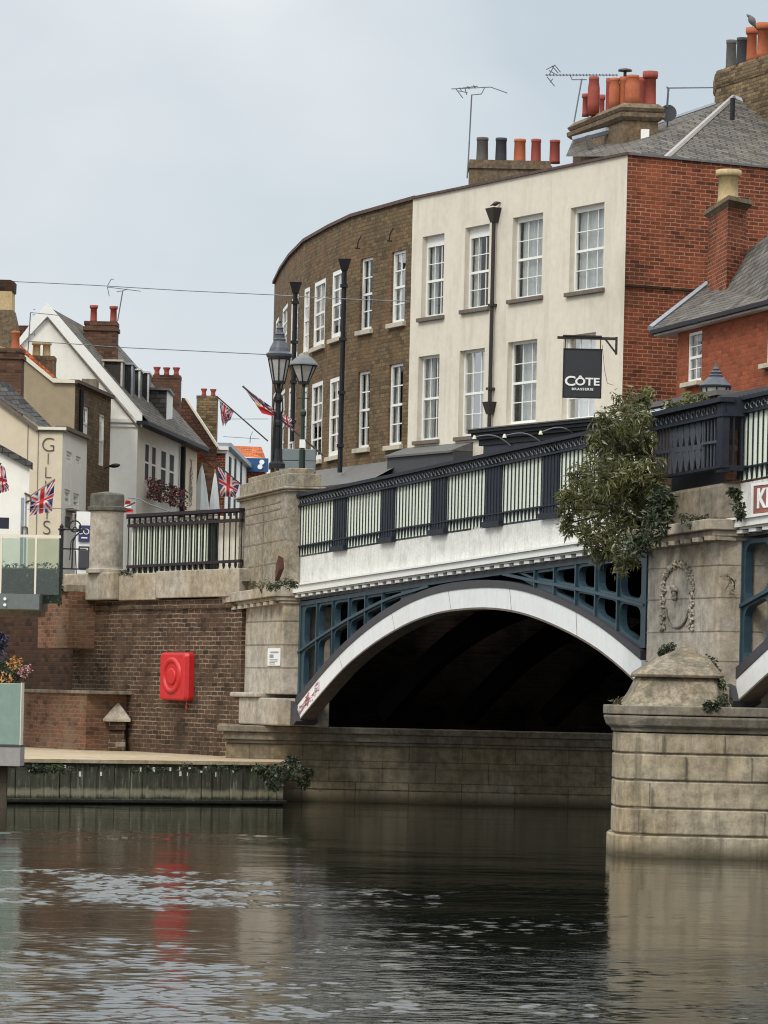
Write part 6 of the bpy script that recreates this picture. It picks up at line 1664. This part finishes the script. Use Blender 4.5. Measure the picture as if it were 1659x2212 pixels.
# white building at left edge
LW = frame((-60, 1100, 86), (62, 1100, 86)); q = LW.uz
lw = thing('white_corner_shop', 'low white shop with dark slate verge at the left edge', 'shop', LW)
m = MB(); za_, zb_3 = q(0, 983)[1], q(60, 1012)[1]
m.add([(0, 0, 4.2), (LW.L, 0, 4.2), (LW.L, 0, zb_3), (0, 0, za_ + .4)], [(0, 1, 2, 3)]); m.build('wall', 'render_white', lw, fix=False)
m = MB(); m.prism([(0, za_ + .62), (LW.L + .05, zb_3 + .16), (LW.L + .05, zb_3 - .02), (0, za_ + .4)], -.12, .3); m.build('verge', 'slate_dark', lw)
m = MB(); m.box(q(46, 1070)[0], q(52, 1070)[0], -.02, 0, 4.6, q(50, 1075)[1]).box(q(55, 1070)[0], q(58, 1070)[0], -.02, 0, 4.6, q(50, 1070)[1]); m.build('pilaster_strip', 'lead', lw)
text('n', .45, 'letter_brown', lw, (q(58, 1150)[0] - .05, -.03, q(58, 1143)[1]))
u_, z_ = q(60, 1074); 
MB().path([(u_ - .08, -.03, z_ + .1), (u_ + .06, -.03, z_ + .04), (u_ + .08, -.03, z_ - .08), (u_ - .05, -.03, z_ - .12)], .025, 5).build('lettering', 'letter_brown', lw)
bl = thing('black_bracket_sign', 'small plain black sign panel at the left edge beside the flags', 'sign', loc=P(0, 1142, 90))
MB().box(-.8, .21, 0, .04, 0, .27).build('panel', 'tarp_navy', bl)

# ================================================================== STREET FURNITURE
def pix_local(o, x, y, s): return P(x, y, s) - Vector(o.location)
# lamps on the pylon
def lantern(t, z0, z1, r0, r1, n, parent_mat='black_iron', glass='glass_lamp', rot=0.0, zc=None):
    """tapered lantern body: glass, frame bars"""
    g = MB(); g.lathe([(r0, z0), (r1, z1)], (0, 0, 0), n, rot); g.build('lantern_glass', glass, t)
    f = MB()
    for i in range(n):
        a = rot + 2 * PI * i / n; f.tube((r0 * math.cos(a) * 1.02, r0 * math.sin(a) * 1.02, z0), (r1 * math.cos(a) * 1.02, r1 * math.sin(a) * 1.02, z1), .016, n=5)
    f.lathe([(r0 * 1.1, z0 - .05), (r0 * 1.12, z0 + .01)], (0, 0, 0), n, rot); f.lathe([(r1 * 1.08, z1 - .02), (r1 * 1.1, z1 + .03)], (0, 0, 0), n, rot)
    f.build('lantern_frame', parent_mat, t)
    MB().lathe([(.03, z0), (.05, z0 + .1), (.05, (z0 + z1) / 2), (.01, (z0 + z1) / 2 + .06)], (0, 0, 0), 8).build('burner', 'burner_pale', t)
s1_ = 104
b0 = P(598, 1006, s1_)
tl = thing('ornate_lamp_standard', 'taller ornate lamp standard with round capped lantern on the bridge pylon', 'street lamp', loc=b0)
def hz(y, x=603, s=s1_): return P(x, y, s).z - b0.z
m = MB(); m.lathe([(.17, -.05), (.17, .04), (.12, .1), (.10, .22), (.075, .35), (.07, .8), (.09, .84), (.09, .9), (.06, .95), (.055, 1.3), (.085, 1.36), (.08, 1.42), (.045, 1.5), (.04, hz(826))], (0, 0, 0), 12)
for i in range(4):
    a = PI / 4 + i * PI / 2; m.tube((.13 * math.cos(a), .13 * math.sin(a), 0), (.10 * math.cos(a), .10 * math.sin(a), hz(896)), .02, n=6)
m.build('column', 'black_iron', tl, smooth=False)
m = MB()
for i in range(4):
    a = PI / 4 + i * PI / 2; c, s = math.cos(a), math.sin(a)
    m.path([(.05 * c, .05 * s, hz(900)), (.14 * c, .14 * s, hz(885)), (.12 * c, .12 * s, hz(862)), (.06 * c, .06 * s, hz(850)), (.1 * c, .1 * s, hz(838)), (.12 * c, .12 * s, hz(828))], .014, 5)
m.build('scroll_bracket', 'black_iron', tl)
lantern(tl, hz(824), hz(775), .125, .22, 8)
m = MB(); m.lathe([(.225, hz(775)), (.27, hz(770)), (.28, hz(765)), (.22, hz(760)), (.2, hz(752)), (.15, hz(742)), (.125, hz(737)), (.13, hz(733)), (.10, hz(730)), (.10, hz(725)), (.11, hz(722)), (.08, hz(718)), (.07, hz(712)), (.08, hz(709)), (.04, hz(704)), (.015, hz(698)), (.03, hz(694)), (.004, hz(684))], (0, 0, 0), 16); m.build('lantern_cap', 'grey_iron', tl, smooth=False)
b0b = P(652, 1008, 101)
t2 = thing('plain_lamp_standard', 'plain lamp standard with hexagonal pyramid lantern beside the ornate lamp', 'street lamp', loc=b0b)
def hz2(y): return P(655, y, 101).z - b0b.z
m = MB(); m.lathe([(.07, -.2), (.07, .35), (.05, .4), (.045, hz2(900)), (.07, hz2(896)), (.07, hz2(890)), (.035, hz2(884)), (.03, hz2(836)), (.05, hz2(830))], (0, 0, 0), 10); m.build('column', 'bottle_green', t2)
m = MB(); m.path([(-.13, 0, hz2(860)), (.13, 0, hz2(860))], .012, 5); m.build('ladder_bar', 'black_iron', t2)
lantern(t2, hz2(825), hz2(789), .11, .27, 6, rot=.3)
m = MB(); m.lathe([(.33, hz2(789)), (.32, hz2(786)), (.20, hz2(774)), (.10, hz2(768)), (.03, hz2(766)), (.005, hz2(762))], (0, 0, 0), 6, rot=.3); m.build('lantern_cap', 'lead_dark', t2)
MB().box(-.06, .06, -.09, -.05, hz2(968), hz2(950)).build('label_plate', 'letter_white', t2)
# grey slatted cabinet
cb0 = P(645, 1020, 100)
cbx = thing('grey_slatted_cabinet', 'grey boarded cabinet standing on the pylon behind the lamps', 'cabinet', loc=cb0)
zz2 = P(645, 970, 100).z - cb0.z
MB().box(-.42, .36, 0, .5, 0, zz2 * .48).box(-.42, .36, 0, .5, zz2 * .5, zz2).build('boards', 'grey_box', cbx, bevel=0.01)
# lantern behind the right railing
b3 = P(1543, 960, 112)
t3 = thing('bridge_lantern', 'lantern with stepped conical cap rising behind the bridge railing at the right', 'street lamp', loc=b3)
def hz3(y): return P(1543, y, 112).z - b3.z
MB().lathe([(.1, -.6), (.06, .1), (.045, hz3(872))], (0, 0, 0), 10).build('column', 'black_iron', t3)
lantern(t3, hz3(875), hz3(836), .18, .28, 8)
MB().lathe([(.30, hz3(836)), (.32, hz3(833)), (.27, hz3(828)), (.20, hz3(820)), (.13, hz3(814)), (.14, hz3(811)), (.10, hz3(808)), (.11, hz3(804)), (.06, hz3(800)), (.07, hz3(797)), (.03, hz3(792)), (.004, hz3(780))], (0, 0, 0), 14).build('lantern_cap', 'grey_iron', t3)

# hanging sign
SG = frame((1206, 800, 96.5), (1301, 800, 96.5))
sg = thing('hanging_pub_sign', 'black hanging sign with white lettering on an iron bracket', 'sign', SG)
bpy.context.view_layer.update()
q = SG.uz
u0_, z1_ = q(1217, 752); u1_, z0_ = q(1300, 861)
u0_ = q(1216, 806)[0]; u1_ = q(1300, 806)[0]
MB().box(u0_, u1_, 0, .05, z0_, z1_).build('board', 'sign_board', sg, bevel=0.008)
MB().ring([(u0_, z0_), (u1_, z0_), (u1_, z1_), (u0_, z1_)], [(u0_ + .025, z0_ + .025), (u1_ - .025, z0_ + .025), (u1_ - .025, z1_ - .025), (u0_ + .025, z1_ - .025)], -.012, -.001).build('frame', 'black_iron', sg)
um_ = (u0_ + u1_) / 2 + .01
text('C', .30, 'letter_white', sg, (u0_ + .165, -.01, q(1258, 825)[1] + .005), sx=1.2, extra=.006)
text('ÔTE', .235, 'letter_white', sg, (um_ + .105, -.01, q(1258, 827)[1] + .02), sx=1.22, extra=.006)
text('BRASSERIE', .075, 'letter_white', sg, (um_, -.01, q(1258, 841)[1]), sx=1.15, spacing=1.25, extra=.002)
m = MB(); zb_4 = q(1250, 730)[1]
m.box(q(1204, 730)[0], q(1334, 730)[0], -.02, .04, zb_4 - .03, zb_4 + .03); m.box(q(1216, 727)[0], q(1300, 727)[0], -.05, .07, zb_4 + .03, zb_4 + .06)
m.box(q(1331, 745)[0] - .02, q(1331, 745)[0] + .03, -.03, .05, q(1331, 766)[1], q(1331, 728)[1])
m.path([(q(1308, 733)[0], 0, q(1308, 733)[1]), (q(1330, 762)[0], 0, q(1330, 762)[1])], .022, 5)
m.path([(u0_ + .04, .02, z1_), (u0_ + .04, .02, zb_4)], .012, 5); m.path([(u1_ - .04, .02, z1_), (u1_ - .04, .02, zb_4)], .012, 5)
m.build('bracket', 'pipe_brown', sg)
MB().path([(q(1301, 745)[0], 0, q(1301, 745)[1]), (q(1306, 800)[0], 0, q(1306, 800)[1]), (q(1312, 828)[0], 0, q(1312, 828)[1]), (q(1325, 832)[0], .0, q(1325, 832)[1])], .006, 4).build('cable', 'steel_grey', sg)

# street lamp arm
sl_ = thing('wall_street_lamp', 'dark oval street lamp head on a short arm at the brown brick corner', 'street lamp', loc=P(240, 1008, 71))
m = MB(); n = 12
rg = [[(x, .09 * k * math.cos(2 * PI * i / n), .02 + x * .12 + .07 * k * math.sin(2 * PI * i / n)) for i in range(n)] for x, k in ((-.06, .3), (.02, .8), (.12, 1), (.22, .8), (.27, .3))]
m.loft(rg); m.build('lamp_head', 'pipe_brown', sl_, smooth=True); MB().path([(-.3, .1, -.1), (-.06, 0, .0)], .02, 5).build('arm', 'pipe_brown', sl_)

# ---- flags
RED, WHT, NVY = (.50, .03, .03), (.70, .66, .66), (.035, .035, .14)
def union(u, v):
    x = (u - .5) * 2; y = (v - .5)
    ax, ay = abs(x), abs(y)
    if ax < .1 or ay < .1: return RED
    if ax < .18 or ay < .18: return WHT
    d = abs(ay - ax * .5) / 1.118
    if d < .045: return RED
    if d < .12: return WHT
    return NVY
def ensign(u, v):
    if (u - .75) ** 2 * 4 + (v - .5) ** 2 < .04: return (.6, .4, .08)
    if u < .5 and v > .5: return union(u * 2, (v - .5) * 2)
    return RED
def flag(parent, corners, fn, nu=44, nv=26, wave=.06, waves=2.0, ph=0.0, gather=None):
    """corners: hoist top, hoist bottom, fly bottom, fly top (local)"""
    A, B, Cc, D = [Vector(c) for c in corners]; verts = []; cols = []; nrm = (D - A).cross(B - A).normalized()
    for j in range(nv + 1):
        for i in range(nu + 1):
            u = i / nu; v = j / nv; p = (A * (1 - u) + D * u) * (1 - v) + (B * (1 - u) + Cc * u) * v
            p = p + nrm * wave * math.sin(u * waves * 2 * PI + v * 1.8 + ph) * (.25 + u) + Vector((0, 0, 1)) * wave * .5 * math.sin(u * 9 + ph) * v
            verts.append(p); cols.append(fn(u, 1 - v))
    me = bpy.data.meshes.new('cloth'); fs = [(j * (nu + 1) + i, j * (nu + 1) + i + 1, (j + 1) * (nu + 1) + i + 1, (j + 1) * (nu + 1) + i) for j in range(nv) for i in range(nu)]
    me.from_pydata([tuple(v) for v in verts], [], fs)
    ca = me.color_attributes.new('Col', 'FLOAT_COLOR', 'POINT')
    for i, c in enumerate(cols): ca.data[i].color = (c[0], c[1], c[2], 1)
    for p in me.polygons: p.use_smooth = True
    me.materials.append(M['flag']); o = bpy.data.objects.new('cloth', me); C.objects.link(o); o.parent = parent; return o
def mkflag(label, pole0, pole1, corners, fn, s, wave=.06, waves=2, ph=0, pm='flag_pole', pr=.022, extra=None):
    t = thing('union_flag', label, 'flag', loc=P(*pole0, s), group='union flags hung along the street')
    l = lambda x, y, d=0: P(x, y, s + d) - Vector(t.location)
    MB().tube((0, 0, 0), l(*pole1), pr, n=6).build('pole', pm, t)
    flag(t, [l(*c) for c in corners], fn, wave=wave, waves=waves, ph=ph)
    if extra: flag(t, [l(*c) for c in extra[0]], extra[1], wave=wave, waves=3, ph=1)
    return t
mkflag('large union flag hanging from a slanting pole just left of the stone pylon', (519, 1045), (466, 1001), [(470, 1004), (517, 1044), (519, 1060), (474, 1078)][0:1] + [(518, 1045), (508, 1074), (476, 1072)], union, 74, .05, 1.5)
mkflag('furled union flag with folds on a thin dark pole left of the lamps', (579, 953), (468, 856), [(474, 864), (498, 888), (482, 922), (478, 905)], union, 76, .07, 3, 1, extra=([(496, 882), (505, 893), (487, 920), (484, 900)], union))
mkflag('red and white flag with yellow crest blown out behind ornate lamp', (699, 985), (524, 834), [(525, 835), (599, 888), (590, 900), (566, 893)], lambda u, v: union(v, u * .6) if u < .55 else ensign(.5 + u * .5, v * .5), 88, .03, 2, 0, pr=.026, extra=([(607, 893), (630, 905), (633, 932), (612, 915)], union))
mkflag('rippling union flag on a pale pole in front of the vertical lettering', (0, 1116), (119, 1034), [(119, 1036), (66, 1076), (64, 1112), (112, 1104)], union, 84, .06, 2, 2, pm='pale_pole', pr=.02)
mkflag('crumpled union flag cut off by the left edge of the view', (-30, 1060), (2, 1000), [(-4, 1000), (10, 1010), (20, 1062), (-6, 1068)], union, 92, .07, 3, 0)
mkflag('small furled union flag on crossed poles between the stone pillar and railing', (292, 1085), (262, 1100), [(272, 1080), (280, 1082), (289, 1108), (264, 1108)], lambda u, v: RED if abs(u - .5) > .2 else WHT, 92, .05, 2, 0)
# festoon wires
def wire(label, pts, s, r=.012):
    w = [P(*p, s) for p in pts] if not isinstance(s, (list, tuple)) else [P(*p, ss) for p, ss in zip(pts, s)]
    t = thing('overhead_wire', label, 'wire', loc=w[0], group='wires across the street'); q = [p - w[0] for p in w]
    MB().path(q, r, 4).build('cable', 'aerial', t); return t
wire('upper wire from the old chimney stack to the curved brick terrace', [(28, 608), (200, 616), (400, 628), (592, 637), (720, 645), (884, 651)], [72, 72, 72, 73, 83, 86])
wire('lower wire crossing the white gable towards the brick terrace', [(60, 737), (160, 743), (250, 750), (400, 757), (580, 766)], [75, 75, 75, 75, 75])
wire('faint low wire between the orange roof and the lamps', [(490, 1056 - 151), (540, 937 - 32), (580, 905)], 80, .008)
wire('thin festoon wire across the cream corner building and white building', [(62, 957 + 138), (110, 1098), (190, 1102 - 1), (260, 1105), (300, 1090), (330, 1100), (386, 1118)], 95, .008) if False else wire('thin festoon wire across the cream corner building and white building', [(60, 1100), (130, 1098), (186, 1104), (240, 1112)], 95, .008)
wire('drooping festoon cable above the wing railing in front of the white building', [(276, 1075), (300, 1078), (330, 1092), (386, 1112)], 94, .012)

# ---- aerials
def aerial(label, mast, segs_, s, r=.016):
    t = thing('television_aerial', label, 'aerial', loc=P(*mast[0], s), group='television aerials on the roofs'); l = lambda p: P(*p, s) - Vector(t.location)
    MB().path([l(p) for p in mast], r * 1.3, 6).build('mast', 'aerial', t)
    m = MB()
    for a, b in segs_: m.tube(l(a), l(b), r * .8, n=5)
    m.build('antenna', 'aerial', t); return t
a1 = [((975, 192), (1040, 189)), ((1040, 189), (1060, 188)), ((1060, 188), (1096, 201)), ((1018, 205), (1040, 203)), ((1008, 205), (1005, 192)), ((1040, 203), (1047, 189)), ((985, 192), (1000, 212)), ((998, 190), (1032, 186)), ((990, 196), (1010, 200)), ((993, 189), (997, 196)), ((1010, 186), (1014, 193)), ((1023, 184), (1027, 191))]
aerial('slender aerial on a tall mast left of the five pot chimney', [(1009, 385), (1012, 340), (1019, 205)], a1, 86)
def boom(x0, y0, x1, y1, n, h, seed=1):
    out = [((x0, y0), (x1, y1))]; rq = random.Random(seed)
    for i in range(n):
        t = (i + .5) / n; x, y = x0 + (x1 - x0) * t, y0 + (y1 - y0) * t; out.append(((x - h * .3, y - h), (x + h * .3, y + h)))
    return out
a2 = boom(1178, 162, 1335, 162, 22, 2.4) + [((1186, 162), (1198, 140)), ((1198, 140), (1211, 156)), ((1186, 152), (1200, 160)), ((1180, 150), (1196, 142)), ((1182, 166), (1198, 186)), ((1188, 178), (1194, 170)), ((1192, 142), (1206, 158)), ((1232, 163), (1236, 172)), ((1236, 172), (1268, 172))]
aerial('long yagi aerial beside the big stack of orange pots', [(1240, 264), (1257, 170)], a2, 89)
aerial('plain angled aerial between the orange pots and the yellow chimney', [(1441, 232), (1444, 190)], [((1440, 190), (1540, 189)), ((1440, 187), (1446, 195))], 88, .022)
a4 = [((232, 620), (304, 629)), ((232, 618), (240, 603)), ((232, 620), (236, 640)), ((240, 603), (246, 603)), ((252, 630), (266, 628)), ((266, 628), (275, 624))]
aerial('bow ended aerial beside the two pot chimney of the white building', [(254, 694), (265, 629)], a4, 68)
aerial('faint square aerial in front of the white gable', [(60, 764), (66, 675)], [((66, 675), (136, 682)), ((72, 668), (76, 668)), ((70, 680), (76, 680)), ((62, 722), (74, 722)), ((74, 718), (74, 726))], 73, .014)
aerial('tiny aerial above the distant orange roof', [(540, 957), (541, 943)], [((482, 943), (560, 948)), ((541, 943), (546, 932))], 55, .014)
# satellite dish
dt_ = thing('satellite_dish', 'round dark satellite dish behind the slate roof', 'satellite dish', loc=P(1443, 262, 88))
m = MB(); n = 18; c = Vector((0, 0, .2)); rg = []
for r, d in ((.21, 0), (.15, .05), (.08, .08), (.01, .09)): rg.append([(r * math.cos(2 * PI * i / n) , d, .2 + r * math.sin(2 * PI * i / n)) for i in range(n)])
m.loft(rg); m.build('dish', 'charcoal', dt_); MB().path([(0, .1, .2), (0, .2, -.1)], .02).build('bracket', 'aerial', dt_)
# pigeon
def bird(name, label, base, k, mat, yaw=0.0, pitch=R(60)):
    t = thing(name, label, 'bird', loc=base, rot=yaw); n = 10
    prof = [(-.17, .010, 0), (-.10, .028, 0), (-.04, .06, 0), (.02, .075, 0), (.07, .062, .01), (.105, .038, .02), (.125, .036, .025), (.145, .032, .03), (.16, .014, .028), (.18, .003, .022)]
    rg = []
    c, s = math.cos(pitch), math.sin(pitch)
    for x, r, o in prof:
        cx, cz = x * c, x * s + .13
        if x > .11: cx += (x - .11) * .5; cz -= (x - .11) * .25
        rg.append([((cx - r * math.cos(2 * PI * i / n) * s) * k, r * math.sin(2 * PI * i / n) * k, (cz + r * math.cos(2 * PI * i / n) * c) * k) for i in range(n)])
    MB().loft(rg).build('body', mat, t, smooth=True)
    m = MB()
    for y in (-.02, .02): m.tube((0, y * k, 0), (0, y * k, .09 * k), .005 * k, n=4)
    m.build('leg', 'petal_pink', t); return t
bird('pigeon', 'grey pigeon perched upright on the orange chimney pot at top right', P(1625, 60, 86.6), 1.25, 'bird_grey', PI)
bird('small_bird', 'small dark bird perched on the rainwater hopper of the cream building', CF.w(du + .08, -.12, zh), .75, 'pipe_brown', 0, R(20))

# ---- plants
def tree():
    base = P(1405, 1135, 136); t = thing('self_seeded_tree', 'bushy olive green tree growing out of the bridge beside the pier', 'tree', loc=base)
    S = 138; lobes = [(1345, 930, 48), (1322, 975, 50), (1375, 960, 42), (1300, 1030, 52), (1355, 1030, 52), (1280, 1075, 50), (1340, 1085, 52), (1390, 1020, 40), (1400, 1060, 30), (1250, 1040, 34), (1240, 1100, 30), (1290, 1130, 36), (1325, 1150, 36), (1310, 1185, 34), (1350, 1205, 26), (1270, 1160, 26), (1365, 1130, 36), (1352, 880, 36), (1310, 915, 28), (1380, 905, 26), (1290, 950, 22), (1395, 960, 26), (1229, 1072, 18), (1230, 1130, 15), (1385, 865, 15), (1415, 1040, 20)]
    rq = random.Random(11); lb = MB(); hi = MB(); br = MB()
    for (x, y, r) in lobes:
        s = S + rq.uniform(-2, 3); c = P(x, y, s) - base; rad = r / S * rq.uniform(.62, .98)
        n = int(225 * (r / 40) ** 2) + 14
        pts = blob(c, (rad, rad * 1.1, rad), n, rq, .5)
        leaves(lb, pts, .125, 3.6, .35, rq)
        # drooping sprays at the rim
        for k in range(11):
            a = rq.uniform(0, 2 * PI); kx = rq.uniform(1.05, 1.6); e = c + Vector((math.cos(a) * rad * kx, rq.uniform(-.5, .5) * rad, math.sin(a) * rad * kx))
            br.path([c, (c + e) / 2 + Vector((0, 0, .05)), e], .009, 4, .004); leaves(lb, [c + (e - c) * rq.uniform(.65, 1.0) + Vector((rq.uniform(-.05, .05), rq.uniform(-.05, .05), rq.uniform(-.05, .05))) for _ in range(11)], .125, 4.0, .5, rq)
        mid = c * .45 + Vector((rq.uniform(-.15, .15), rq.uniform(-.1, .1), rq.uniform(0, .2))); br.path([Vector((0, 0, 0)), mid, c], .035, 6, .012)
    lb.build('crown', 'leaf_olive', t, fix=False); br.build('branches', 'bark', t)
    MB().path([(.05, .1, -.2), (0, 0, 0), (-.25, -.05, .35), (-.42, -.05, .9)], .07, 8, .04).build('trunk', 'bark', t)
tree()
weed('evergreen_shrub', 'dark glossy shrub on the cornice below the iron lattice', 'shrub', P(1440, 1160, 142), [(P(1430, 1070, 143), .17), (P(1425, 1105, 143), .22), (P(1410, 1140, 143), .25), (P(1445, 1090, 143), .12), (P(1380, 1175, 142), .2)], 'leaf_dark', .12, 170, 2.6)
weed('quay_bush', 'dark green bush hanging over the end of the quay', 'bush', P(600, 1650, 109.5), [(P(605, 1668, 110), .20), (P(640, 1664, 110), .20), (P(628, 1645, 109), .14), (P(592, 1692, 110.5), .16), (P(655, 1688, 110), .13), (P(575, 1672, 110.5), .12), (P(665, 1668, 110), .09), (P(560, 1660, 110.5), .09)], 'leaf_dark', .085, 170, 2.4)
weed('ledge_weeds', 'green tuft of weeds on the stone cornice beside the pylon', 'weed', P(600, 1268, 108), [(P(622, 1258, 108), .13), (P(600, 1262, 108), .12), (P(585, 1266, 108), .08), (P(635, 1262, 108), .08)], 'leaf_green', .07, 110, 3)
weed('dry_weed', 'straggling dry weed leaning left on the pylon cornice', 'weed', P(565, 1282, 107), [(P(562, 1262, 107), .09), (P(545, 1262, 107), .07), (P(575, 1258, 107), .08)], 'leaf_dry', .08, 40, 3.5)
weed('cap_ivy', 'ivy creeping over the right shoulder of the pier cap', 'ivy', P(1556, 1520, 150), [(P(1532, 1432, 147), .12), (P(1545, 1450, 148), .10), (P(1558, 1480, 149), .09), (P(1562, 1510, 150), .11), (P(1530, 1525, 151), .08), (P(1545, 1524, 151), .07)], 'leaf_green', .05, 150, 1.8)
weed('cap_moss', 'small green moss tuft on the left side of the pier cap', 'moss', P(1440, 1415, 146), [(P(1436, 1402, 146), .08), (P(1450, 1397, 146), .07), (P(1428, 1410, 146), .05)], 'leaf_green', .04, 150, 1.6, stems=False)
weed('parapet_ivy', 'dark ivy hanging beside the stone parapet block and white beam', 'ivy', P(1596, 1060, 145), [(P(1590, 1068, 145.5), .09), (P(1597, 1092, 145.5), .1), (P(1600, 1110, 145.5), .08), (P(1580, 1060, 145.5), .06)], 'leaf_dark', .07, 110, 2)
weed('cornice_weeds', 'thin green weeds along the front of the pier cornice', 'weed', P(1500, 1126, 142), [(P(1475, 1118, 143), .08), (P(1500, 1120, 143), .07), (P(1520, 1118, 143), .06), (P(1495, 1135, 143), .05)], 'leaf_green', .06, 60, 3)
weed('railing_weed', 'small weed at the foot of the wing railing', 'weed', P(275, 1240, 99), [(P(272, 1236, 100), .08), (P(282, 1240, 100), .07), (P(262, 1238, 100), .05)], 'leaf_green', .06, 50, 3)
weed('nose_grass', 'pale grass tuft at the left tip of the pier cap', 'grass tuft', P(1336, 1523, 149.5), [(P(1332, 1514, 149.5), .05), (P(1338, 1516, 149.5), .05)], 'leaf_dry', .09, 40, 6, stems=False)
weed('pier_fern', 'dry fern hanging on the shaded side of the pier pilaster', 'fern', P(1580, 1250, 145), [(P(1580, 1262, 144.6), .08), (P(1572, 1245, 144.6), .06), (P(1585, 1280, 144.6), .06)], 'leaf_dry', .09, 18, 6)
weed('annexe_climber', 'pale leafy climber on the annexe behind the railing', 'climber', P(1480, 900, 120), [(P(1450, 880, 120), .16), (P(1490, 870, 120), .22), (P(1520, 865, 120), .16), (P(1465, 898, 120), .16), (P(1400, 852, 120), .14), (P(1510, 890, 120), .16)], 'leaf_olive', .12, 110, 2.6)
rq = random.Random(9)
bl_ = []
for i in range(46):
    x = rq.choice([rq.uniform(60, 130), rq.uniform(130, 620), rq.uniform(280, 580)]); s = 113 - x * .0071; bl_.append((P(x, 1656 + rq.uniform(0, 8), s + .6), rq.uniform(.04, .10)))
weed('quay_edge_weeds', 'straggling weeds hanging along the top of the quay wall', 'weeds', P(320, 1656, 111.5), bl_, 'leaf_green', .07, 26, 2.6, stems=False)
m = MB(); m.add([(-.09, 0, -.22), (.0, .02, -.2), (.09, 0, .05), (.07, .02, .25), (-.03, 0, .3), (-.08, .03, .1), (-.02, -.06, 0)], [(0, 1, 6), (1, 2, 6), (2, 3, 6), (3, 4, 6), (4, 5, 6), (5, 0, 6)])
o = m.build('dead_dock_leaf', 'rust', None, fix=False); o.location = P(604, 1232, 108); tag(o, 'curled rust brown dead leaf standing on the pylon cornice', 'dead leaf')

# ================================================================== LIGHT, SKY, CAMERA
w = bpy.data.worlds.new("World"); sc.world = w; w.use_nodes = True
nt = w.node_tree; nt.nodes.clear()
out = nt.nodes.new('ShaderNodeOutputWorld')
sky = nt.nodes.new('ShaderNodeTexSky'); sky.sky_type = 'NISHITA'; sky.sun_disc = False
SUN_EL, SUN_AZ = R(46), R(214)      # azimuth measured from +Y towards +X
sky.sun_elevation = SUN_EL; sky.sun_rotation = SUN_AZ
bg1 = nt.nodes.new('ShaderNodeBackground'); bg1.inputs[1].default_value = .10; nt.links.new(sky.outputs[0], bg1.inputs[0])
tc = nt.nodes.new('ShaderNodeTexCoord')
cl = noise(nt, tc.outputs['Generated'], 7.5, 4, .5, (1, 1, 1.5))
cl2 = noise(nt, tc.outputs['Generated'], 2.0, 3, .5)
mxn = nt.nodes.new('ShaderNodeMath'); mxn.operation = 'ADD'; mxn.inputs[1].default_value = 0
mm = nt.nodes.new('ShaderNodeMath'); mm.operation = 'MULTIPLY_ADD'; mm.inputs[1].default_value = .6; nt.links.new(cl2, mm.inputs[0]); 
m5 = nt.nodes.new('ShaderNodeMath'); m5.operation = 'MULTIPLY'; m5.inputs[1].default_value = .4; nt.links.new(cl, m5.inputs[0]); nt.links.new(m5.outputs[0], mm.inputs[2])
cr_ = ramp(nt, mm.outputs[0], .41, .59, (.59, .665, .725), (.90, .925, .935))
# paler towards the horizon
sp_ = nt.nodes.new('ShaderNodeSeparateXYZ'); nt.links.new(tc.outputs['Generated'], sp_.inputs[0])
hzv = ramp(nt, sp_.outputs[2], .0, .16, (.9, .9, .9), (0, 0, 0))
cr_ = mixc(nt, hzv, cr_, (.90, .925, .945))
zen = ramp(nt, sp_.outputs[2], .18, .85, (1, 1, 1), (3.0, 2.95, 2.85))   # overcast: far brighter overhead than near the horizon
cr_ = mixc(nt, 1.0, cr_, zen, 'MULTIPLY')
bg2 = nt.nodes.new('ShaderNodeBackground'); bg2.inputs[1].default_value = 1.0; nt.links.new(cr_, bg2.inputs[0])
mx = nt.nodes.new('ShaderNodeMixShader'); mx.inputs[0].default_value = .9
nt.links.new(bg1.outputs[0], mx.inputs[1]); nt.links.new(bg2.outputs[0], mx.inputs[2]); nt.links.new(mx.outputs[0], out.inputs[0])
sl = bpy.data.lights.new('sun', 'SUN'); sl.energy = 1.7; sl.angle = R(16); sl.color = (1, .95, .86)
so = bpy.data.objects.new('sun', sl); C.objects.link(so)
sd = Vector((math.sin(SUN_AZ) * math.cos(SUN_EL), math.cos(SUN_AZ) * math.cos(SUN_EL), math.sin(SUN_EL)))
so.rotation_euler = sd.to_track_quat('Z', 'Y').to_euler(); so.location = sd * 60

cam = bpy.data.cameras.new('camera'); co = bpy.data.objects.new('camera', cam); C.objects.link(co)
cam.sensor_fit = 'HORIZONTAL'; cam.sensor_width = 36; cam.lens = F / 1659 * 36
cam.shift_y = (AY - 1106) / 1659; cam.clip_start = .5; cam.clip_end = 3000
Rm = Matrix(((CR, -SR, 0), (0, 0, -1), (SR, CR, 0)))
co.matrix_world = Matrix.Translation((0, 0, H)) @ Rm.to_4x4()
sc.camera = co
sc.view_settings.view_transform = 'Standard'; sc.view_settings.look = 'None'; sc.view_settings.exposure = 0; sc.view_settings.gamma = 1
sc.cycles.use_denoising = True; sc.cycles.filter_width = 1.1
sc.cycles.max_bounces = 8; sc.cycles.transparent_max_bounces = 12; sc.cycles.sample_clamp_indirect = 4
